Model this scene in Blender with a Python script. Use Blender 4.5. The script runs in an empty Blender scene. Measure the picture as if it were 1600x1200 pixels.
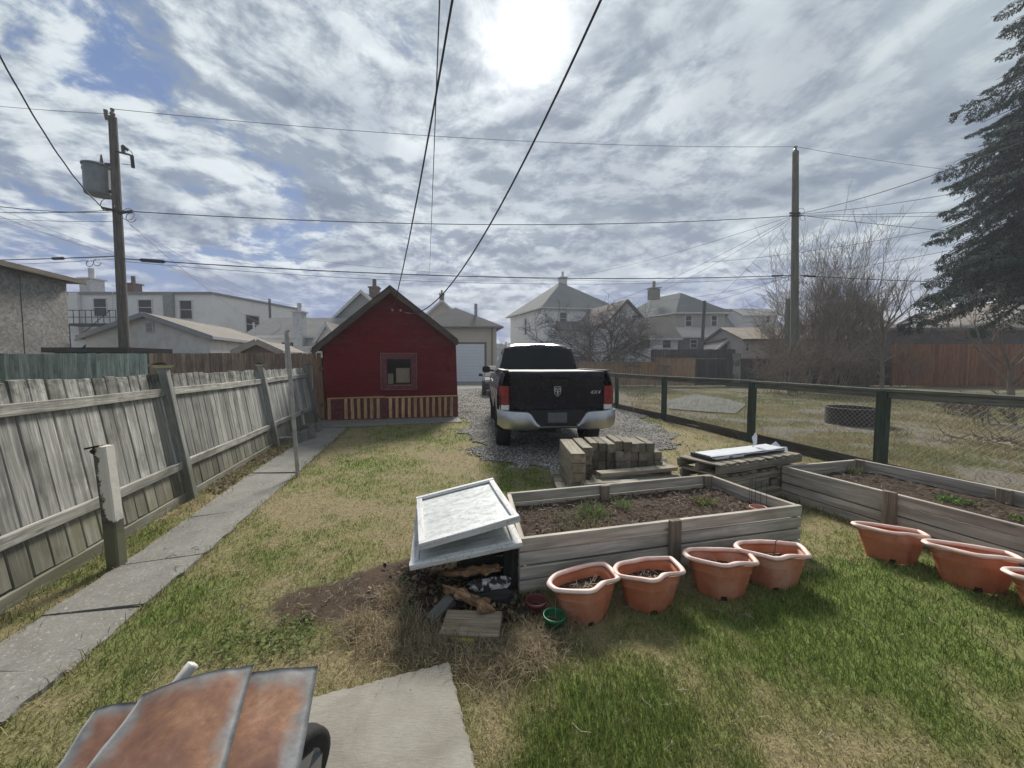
import bpy, math, random
import numpy as np
from mathutils import Vector, Matrix, noise as mnoise
random.seed(7); rng = np.random.default_rng(7)
C = bpy.context.scene.collection
SC = bpy.context.scene
# ------------------------------------------------------------------ camera
F, H, PITCH = 600.0, 1.6, math.radians(3.1)
cam = bpy.data.cameras.new('camera'); camo = bpy.data.objects.new('camera', cam); C.objects.link(camo)
cam.sensor_fit = 'HORIZONTAL'; cam.sensor_width = 36.0; cam.lens = 36.0 * F / 1600.0
cam.clip_start = 0.05; cam.clip_end = 3000
camo.location = (0, 0, H); camo.rotation_euler = (math.radians(90) - PITCH, 0, 0)
SC.camera = camo
SC.view_settings.view_transform = 'Standard'; SC.view_settings.look = 'None'
SC.view_settings.exposure = 0.55; SC.view_settings.gamma = 1.0; SC.view_settings.use_curve_mapping = False
SUN_EL, SUN_AZ = math.radians(39), math.radians(2.4)          # azimuth from +Y towards +X
SUN_DIR = Vector((math.sin(SUN_AZ) * math.cos(SUN_EL), math.cos(SUN_AZ) * math.cos(SUN_EL), math.sin(SUN_EL)))
sun = bpy.data.lights.new('sun', 'SUN'); sun.energy = 4.0; sun.angle = math.radians(13); sun.color = (1.0, 0.95, 0.87)
suno = bpy.data.objects.new('sun', sun); C.objects.link(suno)
suno.rotation_euler = (-SUN_DIR).to_track_quat('-Z', 'Y').to_euler()
# ------------------------------------------------------------------ sky
W = bpy.data.worlds.new('World'); SC.world = W; W.use_nodes = True
wt = W.node_tree; wn = wt.nodes; wl = wt.links
for n in list(wn): wn.remove(n)
def wmath(op, a, b=None, c=None, clamp=False):
    n = wn.new('ShaderNodeMath'); n.operation = op; n.use_clamp = clamp
    for i, v in enumerate((a, b, c)):
        if v is None: continue
        if isinstance(v, (int, float)): n.inputs[i].default_value = v
        else: wl.new(v, n.inputs[i])
    return n.outputs[0]
def wmix(f, a, b):
    n = wn.new('ShaderNodeMix'); n.data_type = 'RGBA'; n.clamp_factor = True
    for s, v in ((n.inputs[0], f), (n.inputs[6], a), (n.inputs[7], b)):
        if isinstance(v, (int, float)): s.default_value = v
        elif isinstance(v, tuple): s.default_value = (*v, 1)
        else: wl.new(v, s)
    return n.outputs[2]
def wramp(f, lo, hi):
    n = wn.new('ShaderNodeMapRange'); n.interpolation_type = 'SMOOTHSTEP'
    wl.new(f, n.inputs[0]); n.inputs[1].default_value = lo; n.inputs[2].default_value = hi
    return n.outputs[0]
def wnoise(vec, scale, detail, rough, dist=0.0):
    n = wn.new('ShaderNodeTexNoise'); n.inputs['Scale'].default_value = scale; n.inputs['Detail'].default_value = detail
    n.inputs['Roughness'].default_value = rough; n.inputs['Distortion'].default_value = dist
    wl.new(vec, n.inputs['Vector']); return n.outputs[0]
tc = wn.new('ShaderNodeTexCoord'); sep = wn.new('ShaderNodeSeparateXYZ'); wl.new(tc.outputs['Generated'], sep.inputs[0])
zc = wmath('MAXIMUM', sep.outputs[2], 0.0)
den = wmath('ADD', zc, 0.20)
px_ = wmath('DIVIDE', sep.outputs[0], den); py_ = wmath('DIVIDE', sep.outputs[1], den)
def wcomb(x, y, z=0.0):
    n = wn.new('ShaderNodeCombineXYZ')
    for i, v in enumerate((x, y, z)):
        if isinstance(v, (int, float)): n.inputs[i].default_value = v
        else: wl.new(v, n.inputs[i])
    return n.outputs[0]
cp = wcomb(px_, py_, 3.7)
sx_s = SUN_DIR.x / (SUN_DIR.z + .20); sy_s = SUN_DIR.y / (SUN_DIR.z + .20)
# step of the cloud plane point towards the sun, for the bright rims
tx = wmath('SUBTRACT', sx_s, px_); ty = wmath('SUBTRACT', sy_s, py_)
tl = wmath('SQRT', wmath('ADD', wmath('ADD', wmath('MULTIPLY', tx, tx), wmath('MULTIPLY', ty, ty)), 0.15))
cps = wcomb(wmath('ADD', px_, wmath('MULTIPLY', wmath('DIVIDE', tx, tl), 0.09)), wmath('ADD', py_, wmath('MULTIPLY', wmath('DIVIDE', ty, tl), 0.09)), 3.7)
big = wnoise(cp, 0.7, 3, 0.5)
n0 = wnoise(cp, 1.8, 13, 0.60, 0.35); n1 = wnoise(cps, 1.8, 13, 0.60, 0.35)
fine = wnoise(cp, 7.5, 9, 0.62, 0.5); fin1 = wnoise(cps, 7.5, 9, 0.62, 0.5)
xr = wramp(sep.outputs[0], -0.55, 0.60)
cov = wmath('ADD', wmath('ADD', wmath('MULTIPLY', n0, 0.75), wmath('MULTIPLY', fine, 0.32)), wmath('ADD', wmath('MULTIPLY', xr, 0.13), wmath('MULTIPLY', big, 0.22)))
cloud = wramp(cov, 0.515, 0.61)
lit = wramp(wmath('ADD', wmath('SUBTRACT', n0, n1), wmath('MULTIPLY', wmath('SUBTRACT', fine, fin1), 0.36)), -0.09, 0.10)
thick = wramp(cov, 0.66, 0.90)
sky = wn.new('ShaderNodeTexSky'); sky.sky_type = 'NISHITA'; sky.sun_disc = False
sky.sun_elevation = SUN_EL; sky.sun_rotation = SUN_AZ
sk = wn.new('ShaderNodeMix'); sk.data_type = 'RGBA'; sk.blend_type = 'MULTIPLY'; sk.inputs[0].default_value = 1
wl.new(sky.outputs[0], sk.inputs[6]); sk.inputs[7].default_value = (0.05, 0.05, 0.055, 1)
dot = wn.new('ShaderNodeVectorMath'); dot.operation = 'DOT_PRODUCT'; wl.new(tc.outputs['Generated'], dot.inputs[0]); dot.inputs[1].default_value = SUN_DIR
dd = wmath('MAXIMUM', dot.outputs['Value'], 0.0)
g1 = wmath('POWER', dd, 320.0); g2 = wmath('POWER', dd, 7.0); g3 = wmath('POWER', dd, 700.0)
blue = wmix(0.8, sk.outputs[2], (0.10, 0.18, 0.36))
el = wramp(sep.outputs[2], 0.0, 0.45)
dark = wmix(el, (0.13, 0.175, 0.30), (0.19, 0.235, 0.30))
lightc = wmix(el, (0.60, 0.64, 0.67), (0.54, 0.595, 0.62))
cc = wmix(lit, dark, lightc)
cc = wmix(wmath('MULTIPLY', thick, 0.5), cc, wmix(lit, (0.19, 0.225, 0.29), (0.42, 0.46, 0.49)))
mass = wramp(wnoise(wcomb(px_, py_, 7.7), 1.9, 9, 0.55, 0.4), 0.43, 0.60)
cc = wmix(wmath('MULTIPLY', mass, 0.88), cc, wmix(lit, (0.10, 0.135, 0.20), (0.24, 0.29, 0.35)))
base = wmix(cloud, blue, cc)
vl = wnoise(cp, 2.2, 6, 0.5, 0.2)
veil = wmix(wramp(vl, 0.40, 0.60), (0.155, 0.195, 0.25), (0.42, 0.485, 0.51))
base = wmix(wmath('MULTIPLY', wmath('MULTIPLY', xr, wramp(sep.outputs[2], 0.06, 0.36)), 0.55), base, veil)
lowp = wcomb(wmath('MULTIPLY', sep.outputs[0], 1.0), wmath('MULTIPLY', sep.outputs[2], 1.5), 1.9)
lown = wnoise(lowp, 5.0, 11, 0.56, 0.2)
lowp2 = wcomb(wmath('MULTIPLY', sep.outputs[0], 1.0), wmath('ADD', wmath('MULTIPLY', sep.outputs[2], 1.5), 0.045), 1.9)
lown2 = wnoise(lowp2, 5.0, 11, 0.56, 0.2)
lowcol = wmix(wramp(lown, 0.44, 0.54), wmix(wramp(wnoise(lowp, 2.0, 4, .5), .4, .6), (0.105, 0.155, 0.32), (0.15, 0.195, 0.33)), wmix(wramp(wmath('SUBTRACT', lown, lown2), -0.05, 0.06), (0.19, 0.22, 0.30), (0.48, 0.51, 0.54)))
lowf = wmath('SUBTRACT', 1.0, wramp(sep.outputs[2], 0.07, 0.24))
base = wmix(wmath('MULTIPLY', lowf, 0.93), base, lowcol)
hor = wmath('SUBTRACT', 1.0, wramp(sep.outputs[2], -0.02, 0.06))
base = wmix(wmath('MULTIPLY', hor, 0.4), base, (0.36, 0.41, 0.50))
thin = wmath('SUBTRACT', 1.0, wmath('MULTIPLY', wramp(n0, 0.46, 0.62), 0.85))
glow = wmath('ADD', wmath('ADD', wmath('MULTIPLY', wmath('MULTIPLY', g1, 0.85), thin), wmath('MULTIPLY', wmath('MULTIPLY', g2, 0.13), wmath('ADD', lit, 0.15))), wmath('MULTIPLY', g3, 0.75))
gl = wn.new('ShaderNodeVectorMath'); gl.operation = 'SCALE'; gl.inputs[0].default_value = (1.0, 0.99, 0.95); wl.new(glow, gl.inputs['Scale'])
addn = wn.new('ShaderNodeVectorMath'); addn.operation = 'ADD'; wl.new(base, addn.inputs[0]); wl.new(gl.outputs[0], addn.inputs[1])
bg = wn.new('ShaderNodeBackground'); wl.new(addn.outputs[0], bg.inputs[0]); bg.inputs[1].default_value = 0.90
wo = wn.new('ShaderNodeOutputWorld'); wl.new(bg.outputs[0], wo.inputs[0])
# ------------------------------------------------------------------ helpers
cp_, sp_ = math.cos(PITCH), math.sin(PITCH)
V = Vector
def ray(px, py):
    u, v = (px - 800) / F, (600 - py) / F
    return V((u, cp_ + v * sp_, v * cp_ - sp_))
def G(px, py, z=0.0):
    d = ray(px, py); t = (z - H) / d.z
    return V((d.x * t, d.y * t, z))
def D(px, py, Y):
    d = ray(px, py); t = Y / d.y
    return V((d.x * t, Y, H + d.z * t))
def onplane(px, py, P, n):
    d = ray(px, py); o = V((0, 0, H)); t = (P - o).dot(n) / d.dot(n)
    return o + d * t
RR = V((0.972, 0.233, 0)); DD = V((-0.233, 0.972, 0)); UP = V((0, 0, 1))
MW = {}
def link(o, parent, M):
    C.objects.link(o); MW[o.name] = M.copy()
    if parent is not None:
        o.parent = parent; o.matrix_basis = MW[parent.name].inverted() @ M
    else: o.matrix_basis = M
    return o
def thing(name, label, cat, loc=(0, 0, 0), rz=0.0, group=None, M=None):
    o = bpy.data.objects.new(name, None); o.empty_display_size = 0.1
    M = M if M is not None else Matrix.Translation(V(loc)) @ Matrix.Rotation(rz, 4, 'Z')
    link(o, None, M); o['label'] = label; o['category'] = cat
    if group: o['group'] = group
    return o
def tag(o, label=None, cat=None, group=None, kind=None):
    if label: o['label'] = label
    if cat: o['category'] = cat
    if group: o['group'] = group
    if kind: o['kind'] = kind
    return o
class MB:
    def __init__(s): s.v = []; s.f = []; s.m = []
    def add(s, vs, fs, mi=0):
        k = len(s.v); s.v += [tuple(v) for v in vs]; s.f += [tuple(i + k for i in f) for f in fs]; s.m += [mi] * len(fs)
    def box(s, c, size, X=V((1, 0, 0)), Y=V((0, 1, 0)), Z=None, mi=0):
        X = V(X).normalized(); Y = V(Y).normalized(); Z = V(Z).normalized() if Z is not None else X.cross(Y)
        c = V(c); a, b, d = size[0] / 2, size[1] / 2, size[2] / 2
        vs = [c + X * (a * i) + Y * (b * j) + Z * (d * k) for i in (-1, 1) for j in (-1, 1) for k in (-1, 1)]
        s.add(vs, [(0, 1, 3, 2), (4, 6, 7, 5), (0, 4, 5, 1), (2, 3, 7, 6), (0, 2, 6, 4), (1, 5, 7, 3)], mi)
    def bar(s, a, b, w, t, wd=UP, mi=0):
        a, b = V(a), V(b); L = (b - a); n = L.length; L.normalize(); wd = V(wd); wd = (wd - L * wd.dot(L)).normalized()
        s.box((a + b) / 2, (n, w, t), L, wd, None, mi)
    def tube(s, pts, r, n=6, mi=0, caps=True):
        pts = [V(p) for p in pts]; rs = r if isinstance(r, (list, tuple)) else [r] * len(pts)
        k0 = len(s.v); ref = V((0.13, 0.21, 0.97))
        for i, p in enumerate(pts):
            t = (pts[min(i + 1, len(pts) - 1)] - pts[max(i - 1, 0)]).normalized()
            a = t.cross(ref)
            if a.length < 1e-3: a = t.cross(V((1, 0, 0)))
            a.normalize(); b = t.cross(a)
            for j in range(n):
                q = 2 * math.pi * j / n; s.v.append(tuple(p + (a * math.cos(q) + b * math.sin(q)) * rs[i]))
        for i in range(len(pts) - 1):
            for j in range(n):
                s.f.append((k0 + i * n + j, k0 + i * n + (j + 1) % n, k0 + (i + 1) * n + (j + 1) % n, k0 + (i + 1) * n + j)); s.m.append(mi)
        if caps and n > 2:
            s.f.append(tuple(k0 + j for j in range(n))[::-1]); s.m.append(mi)
            s.f.append(tuple(k0 + (len(pts) - 1) * n + j for j in range(n))); s.m.append(mi)
    def extrude(s, poly, vec, mi=0):
        vec = V(vec); n = len(poly); vs = [V(p) for p in poly] + [V(p) + vec for p in poly]
        s.add(vs, [tuple(range(n))[::-1], tuple(range(n, 2 * n))] + [(i, (i + 1) % n, n + (i + 1) % n, n + i) for i in range(n)], mi)
    def grid(s, rows, mi=0, closed=False):
        nr, nc = len(rows), len(rows[0]); k = len(s.v)
        for r in rows: s.v += [tuple(p) for p in r]
        for i in range(nr - 1):
            for j in range(nc if closed else nc - 1):
                j2 = (j + 1) % nc
                s.f.append((k + i * nc + j, k + i * nc + j2, k + (i + 1) * nc + j2, k + (i + 1) * nc + j)); s.m.append(mi)
    def mesh(s, name, mats, smooth=False):
        me = bpy.data.meshes.new(name); me.from_pydata(s.v, [], s.f); 
        for m in (mats if isinstance(mats, (list, tuple)) else [mats]): me.materials.append(m)
        me.polygons.foreach_set('material_index', s.m)
        if smooth: me.polygons.foreach_set('use_smooth', [True] * len(s.f))
        me.update(); return me
    def build(s, name, mats, parent=None, M=None, smooth=False, world=False):
        """verts in the parent's frame (or world coordinates when world=True)"""
        if M is None: M = MW[parent.name] if parent is not None else Matrix.Identity(4)
        if world:
            I = M.inverted(); s.v = [tuple(I @ V(v)) for v in s.v]
        o = bpy.data.objects.new(name, s.mesh(name, mats, smooth)); return link(o, parent, M)
def recenter(o):
    """put the origin of a top-level mesh at the bottom of its bounds"""
    me = o.data; n = len(me.vertices); a = np.empty(n * 3); me.vertices.foreach_get('co', a); a = a.reshape(-1, 3)
    c = np.array([(a[:, 0].min() + a[:, 0].max()) / 2, (a[:, 1].min() + a[:, 1].max()) / 2, a[:, 2].min()])
    a -= c; me.vertices.foreach_set('co', a.ravel()); o.location = tuple(c + np.array(o.location)); MW[o.name] = Matrix.Translation(o.location); me.update(); return o
def plank(name, a, b, w, t, mat, parent=None, wd=UP, ch=0.004, warp=0.004, end=None):
    a, b = V(a), V(b); L = b - a; n = L.length; L.normalize(); wd = V(wd); Wv = (wd - L * wd.dot(L)).normalized(); T = L.cross(Wv)
    M = Matrix((L, Wv, T)).transposed().to_4x4(); M.translation = (a + b) / 2
    hw, ht = w / 2, t / 2; ch = min(ch, ht * 0.45, hw * 0.45)
    sec = [(-hw + ch, -ht), (hw - ch, -ht), (hw, -ht + ch), (hw, ht - ch), (hw - ch, ht), (-hw + ch, ht), (-hw, ht - ch), (-hw, -ht + ch)]
    vs = []
    for i, x in enumerate((-n / 2, 0, n / 2)):
        dy, dz = random.uniform(-warp, warp), random.uniform(-warp, warp) * 0.6
        for (y, z) in sec: vs.append((x + random.uniform(-1, 1) * warp * (i != 1), y + dy, z + dz))
    fs = [tuple(range(8))[::-1], tuple(range(16, 24))]
    for i in range(2): fs += [(i * 8 + j, i * 8 + (j + 1) % 8, (i + 1) * 8 + (j + 1) % 8, (i + 1) * 8 + j) for j in range(8)]
    me = bpy.data.meshes.new(name); me.from_pydata(vs, [], fs); me.materials.append(mat)
    if end: me.materials.append(end); me.polygons[0].material_index = 1; me.polygons[1].material_index = 1
    me.update(); return link(bpy.data.objects.new(name, me), parent, M)
def copy_tree(o, M, parent=None):
    """copies a thing with its parts and sub-parts; M is the copy's world matrix"""
    M0 = MW[o.name]; c = o.copy(); link(c, parent, M)
    for ch in KIDS.get(o.name, []): copy_tree(ch, M @ M0.inverted() @ MW[ch.name], c)
    return c
KIDS = {}
_link = link
def link(o, parent, M):
    _link(o, parent, M)
    if parent is not None: KIDS.setdefault(parent.name, []).append(o)
    return o
# ------------------------------------------------------------------ materials
MATS = {}
def newmat(name):
    m = bpy.data.materials.new(name); m.use_nodes = True; nt = m.node_tree
    return m, nt, nt.nodes['Principled BSDF']
class N:
    def __init__(s, nt): s.nt = nt
    def n(s, t, **k):
        x = s.nt.nodes.new(t)
        for a, b in k.items(): setattr(x, a, b)
        return x
    def l(s, a, b): s.nt.links.new(a, b)
    def noise(s, vec, scale, detail=4, rough=0.55, dist=0.0):
        x = s.n('ShaderNodeTexNoise'); x.inputs['Scale'].default_value = scale; x.inputs['Detail'].default_value = detail
        x.inputs['Roughness'].default_value = rough; x.inputs['Distortion'].default_value = dist
        if vec is not None: s.l(vec, x.inputs['Vector'])
        return x.outputs[0]
    def ramp(s, f, stops):
        x = s.n('ShaderNodeValToRGB'); e = x.color_ramp.elements
        while len(e) < len(stops): e.new(0.5)
        for i, (p, c) in enumerate(stops): e[i].position = p; e[i].color = (*c, 1) if len(c) == 3 else c
        s.l(f, x.inputs[0]); return x.outputs[0]
    def mix(s, f, a, b, mode='MIX'):
        x = s.n('ShaderNodeMix'); x.data_type = 'RGBA'; x.blend_type = mode
        for so, v in ((x.inputs[0], f), (x.inputs[6], a), (x.inputs[7], b)):
            if isinstance(v, (int, float)): so.default_value = v
            elif isinstance(v, tuple): so.default_value = (*v, 1)
            else: s.l(v, so)
        return x.outputs[2]
    def math(s, op, a, b=0.0, clamp=False):
        x = s.n('ShaderNodeMath', operation=op, use_clamp=clamp)
        for i, v in enumerate((a, b)):
            if isinstance(v, (int, float)): x.inputs[i].default_value = v
            else: s.l(v, x.inputs[i])
        return x.outputs[0]
    def mapr(s, f, lo, hi, a=0.0, b=1.0):
        x = s.n('ShaderNodeMapRange'); s.l(f, x.inputs[0])
        for i, v in enumerate((lo, hi, a, b)): x.inputs[1 + i].default_value = v
        return x.outputs[0]
    def bump(s, h, strength, dist, bs):
        x = s.n('ShaderNodeBump'); x.inputs['Strength'].default_value = strength; x.inputs['Distance'].default_value = dist
        s.l(h, x.inputs['Height']); s.l(x.outputs[0], bs.inputs['Normal'])
    def objvec(s, scale=(1, 1, 1), rnd=True):
        tc = s.n('ShaderNodeTexCoord'); v = tc.outputs['Object']
        if rnd:
            oi = s.n('ShaderNodeObjectInfo'); m = s.n('ShaderNodeVectorMath', operation='SCALE'); m.inputs[0].default_value = (31, 17, 23); s.l(oi.outputs['Random'], m.inputs['Scale'])
            a = s.n('ShaderNodeVectorMath', operation='ADD'); s.l(v, a.inputs[0]); s.l(m.outputs[0], a.inputs[1]); v = a.outputs[0]
        mp = s.n('ShaderNodeMapping'); mp.inputs['Scale'].default_value = scale; s.l(v, mp.inputs['Vector']); return mp.outputs[0]
    def pos(s): return s.n('ShaderNodeNewGeometry').outputs['Position']
def wood(name, c1, c2, stain=(0.03, 0.03, 0.025), stain_amt=0.5, streak=0.75, rough=0.85, vary=(0.78, 1.18), grain=14, axis=0, moss=None, lowdark=None):
    """weathered board: grain along the local axis, every board its own tone"""
    if name in MATS: return MATS[name]
    m, nt, bs = newmat(name); q = N(nt)
    sc = [grain] * 3; sc[axis] = 1.0; sc2 = [110] * 3; sc2[axis] = 4
    a = q.noise(q.objvec(tuple(sc)), 1.0, 5, 0.6, 0.6); b = q.noise(q.objvec(tuple(sc2)), 1.0, 3, 0.6, 0.3)
    big = q.noise(q.objvec((2.2, 2.2, 2.2)), 1.0, 4, 0.6)
    col = q.ramp(a, [(0.34, tuple(x * 0.72 for x in c1)), (0.5, tuple((x + y) / 2 for x, y in zip(c1, c2))), (0.64, tuple(x * 1.12 for x in c2))])
    col = q.mix(q.mapr(b, 0.35, 0.65, 0.0, streak), col, tuple(x * 0.55 for x in c1))
    col = q.mix(q.mapr(big, 0.52, 0.72, 0.0, stain_amt), col, stain)
    # knots
    vo = q.n('ShaderNodeTexVoronoi'); vo.inputs['Scale'].default_value = 1.0; ks = [9] * 3; ks[axis] = 2.2; q.l(q.objvec(tuple(ks)), vo.inputs['Vector'])
    col = q.mix(q.mapr(vo.outputs['Distance'], 0.05, 0.13, 0.7, 0.0), col, tuple(x * 0.3 for x in c1))
    if moss:
        z = q.n('ShaderNodeSeparateXYZ'); q.l(q.pos(), z.inputs[0])
        f = q.math('MULTIPLY', q.mapr(z.outputs[2], 0.30, 0.46, 1.0, 0.0), q.mapr(big, 0.3, 0.6, 0.6, 1.0)); 
        col = q.mix(q.math('MULTIPLY', f, 0.8), col, moss)
    if lowdark:      # black mildew creeping along the tops
        z = q.n('ShaderNodeSeparateXYZ'); q.l(q.pos(), z.inputs[0])
        f = q.math('MULTIPLY', q.mapr(z.outputs[2], lowdark[0], lowdark[1], 0.0, 1.0), q.mapr(q.noise(q.pos(), 9.0, 5, 0.7), 0.42, 0.6, 0.0, 0.75)); col = q.mix(f, col, (0.035, 0.037, 0.03))
    oi = q.n('ShaderNodeObjectInfo'); hv = q.n('ShaderNodeHueSaturation'); q.l(col, hv.inputs['Color']); q.l(q.mapr(oi.outputs['Random'], 0, 1, *vary), hv.inputs['Value'])
    q.l(hv.outputs[0], bs.inputs['Base Color']); bs.inputs['Roughness'].default_value = rough; bs.inputs['Specular IOR Level'].default_value = 0.25
    q.bump(q.math('ADD', b, a), 0.5, 0.004, bs); MATS[name] = m; return m
def plain(name, col, rough=0.6, metal=0.0, var=0.15, scale=6.0, bump=0.0, spec=0.4, col2=None, f=(0.4, 0.65), coat=0.0, detail=6, rnd=True, stretch=(1, 1, 1), vary=None):
    if name in MATS: return MATS[name]
    m, nt, bs = newmat(name); q = N(nt)
    v = q.objvec(stretch, rnd); n = q.noise(v, scale, detail, 0.6)
    c2 = col2 if col2 else tuple(x * (1 - var) for x in col)
    c = q.ramp(n, [(f[0], col), (f[1], c2)])
    if vary:
        oi = q.n('ShaderNodeObjectInfo'); hv = q.n('ShaderNodeHueSaturation'); q.l(c, hv.inputs['Color']); q.l(q.mapr(oi.outputs['Random'], 0, 1, *vary), hv.inputs['Value']); c = hv.outputs[0]
    q.l(c, bs.inputs['Base Color']); bs.inputs['Roughness'].default_value = rough; bs.inputs['Metallic'].default_value = metal
    bs.inputs['Specular IOR Level'].default_value = spec; bs.inputs['Coat Weight'].default_value = coat; bs.inputs['Coat Roughness'].default_value = 0.05
    if bump: q.bump(q.noise(v, scale * 6, 6, 0.65), bump, 0.01, bs)
    MATS[name] = m; return m
def siding(name, col, pitch=0.12, dirt=(0.3, 0.3, 0.28)):
    """lap siding far away: shallow relief lines plus a little grime"""
    if name in MATS: return MATS[name]
    m, nt, bs = newmat(name); q = N(nt); s = q.n('ShaderNodeSeparateXYZ'); q.l(q.pos(), s.inputs[0])
    fr = q.math('FRACT', q.math('DIVIDE', s.outputs[2], pitch))
    c = q.mix(q.mapr(q.noise(q.pos(), 1.2, 6, 0.65), 0.5, 0.8, 0, 0.35), col, dirt)
    q.l(c, bs.inputs['Base Color']); bs.inputs['Roughness'].default_value = 0.7; bs.inputs['Specular IOR Level'].default_value = 0.2
    q.bump(fr, 0.9, 0.02, bs); MATS[name] = m; return m
def shingles(name, c1, c2, pitch=0.14):
    if name in MATS: return MATS[name]
    m, nt, bs = newmat(name); q = N(nt)
    n = q.noise(q.pos(), 14, 4, 0.7); b = q.noise(q.pos(), 0.7, 5, 0.6); s = q.n('ShaderNodeSeparateXYZ'); q.l(q.pos(), s.inputs[0])
    fr = q.math('FRACT', q.math('DIVIDE', s.outputs[2], pitch * 0.6))
    c = q.mix(q.mapr(b, 0.3, 0.7), c1, c2); c = q.mix(q.mapr(n, 0.35, 0.65, 0.0, 0.45), c, tuple(x * 0.5 for x in c1)); c = q.mix(q.mapr(fr, 0.0, 0.15, 0.4, 0.0), c, tuple(x * 0.3 for x in c1))
    q.l(c, bs.inputs['Base Color']); bs.inputs['Roughness'].default_value = 0.95; q.bump(fr, 0.5, 0.02, bs); MATS[name] = m; return m
# ------------------------------------------------------------------ ground regions (world xy polygons)
def polypx(pts): return [tuple(G(x, y)[:2]) for x, y in pts]
def inside(P, poly):
    x, y = P[:, 0], P[:, 1]; r = np.zeros(len(P), bool); n = len(poly)
    for i in range(n):
        x1, y1 = poly[i]; x2, y2 = poly[(i + 1) % n]
        c = ((y1 > y) != (y2 > y))
        with np.errstate(divide='ignore', invalid='ignore'): r ^= c & (x < (x2 - x1) * (y - y1) / (y2 - y1 + 1e-12) + x1)
    return r
def vnoise(P, scale, seed=0, octv=4):
    r = np.zeros(len(P)); amp = 1.0; tot = 0
    for o in range(octv):
        q = P * scale * 2 ** o + seed * 13.7 + o * 5.3; i = np.floor(q).astype(int); f = q - i; f = f * f * (3 - 2 * f)
        def h(a, b): 
            n = (a * 374761393 + b * 668265263 + seed * 974634777) & 0xffffffff; n = ((n ^ (n >> 13)) * 1274126177) & 0xffffffff
            return ((n ^ (n >> 16)) & 0xffff) / 65535.0
        a = h(i[:, 0], i[:, 1]); b = h(i[:, 0] + 1, i[:, 1]); c = h(i[:, 0], i[:, 1] + 1); d = h(i[:, 0] + 1, i[:, 1] + 1)
        r += amp * ((a * (1 - f[:, 0]) + b * f[:, 0]) * (1 - f[:, 1]) + (c * (1 - f[:, 0]) + d * f[:, 0]) * f[:, 1]); tot += amp; amp *= 0.55
    return r / tot
FA, FB = G(0, 965), G(495, 661)                                   # foot line of the left fence
fdir = (FB - FA).normalized(); fnor = V((-fdir.y, fdir.x, 0))      # points away from the yard
CF = [G(1037, 657), G(1173, 691)]; cdir = (CF[1] - CF[0]).normalized()   # chain link fence foot line
P_R = [(0, 1137), (103, 1056), (225, 950), (320, 870), (400, 797), (465, 741), (543, 669)]
P_L = [(-170, 1137), (-60, 1056), (65, 968), (185, 888), (296, 812), (392, 742), (500, 669)]
PATH = polypx([(-420, 1400)] + [(x, y) for x, y in P_L] + [(x, y) for x, y in P_R[::-1]] + [(-330, 1400)])
SLABC = [G(702, 1046), G(772, 1330), G(330, 1400), G(392, 1126)]
SLAB = [tuple(p[:2]) for p in SLABC]
B1 = [G(812, 842, .4), G(1253, 789, .4), G(1108, 740, .4), G(792, 769, .4)]
B1P = [tuple(p[:2]) for p in B1]
b2o = G(1222, 727, .4); b2e = (G(1600, 822, .4) - b2o).normalized(); b2f = (G(1345, 716, .4) - b2o); b2f = b2f.normalized() * 1.22
b2o = V((b2o.x, b2o.y, 0)); B2 = [b2o, b2o + b2e * 2.55, b2o + b2e * 2.55 + b2f, b2o + b2f]
for v in B2: v.z = 0.4
B2P = [tuple(p[:2]) for p in B2]
GRAV = polypx([(676, 588), (690, 600), (712, 640), (722, 665), (746, 695), (775, 722), (862, 738), (930, 745), (1035, 708), (1052, 690), (1030, 664), (965, 630), (930, 606), (905, 588)])
chain = [tuple((CF[1] + cdir * s)[:2]) for s in (-30, 9)]
YARD_R = [chain[0], chain[1], (12, 0.5), (34, 8), (34, 30), (4, 30)]
LAWN = [tuple((FA - fdir * 3)[:2]), tuple((FB + fdir * 0.4)[:2]), tuple(G(716, 655)[:2]), tuple(G(700, 588)[:2]), tuple((CF[0] - cdir * 22)[:2]), chain[1], (7.5, 0.2), (-3, 0.2)]
SOIL = polypx([(415, 945), (470, 915), (560, 900), (640, 885), (690, 870), (735, 860), (820, 900), (840, 960), (800, 1000), (700, 985), (640, 978), (560, 985), (480, 990), (420, 985)])
MULCH = polypx([(322, 770), (350, 742), (420, 705), (446, 700), (470, 690), (440, 712), (395, 735), (345, 775)])
def blobs(P, lst):
    r = np.zeros(len(P))
    for px, py, rad, amt in lst:
        c = G(px, py); d2 = ((P[:, 0] - c.x) ** 2 + (P[:, 1] - c.y) ** 2) / rad ** 2; r += amt * np.exp(-d2)
    return r
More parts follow.
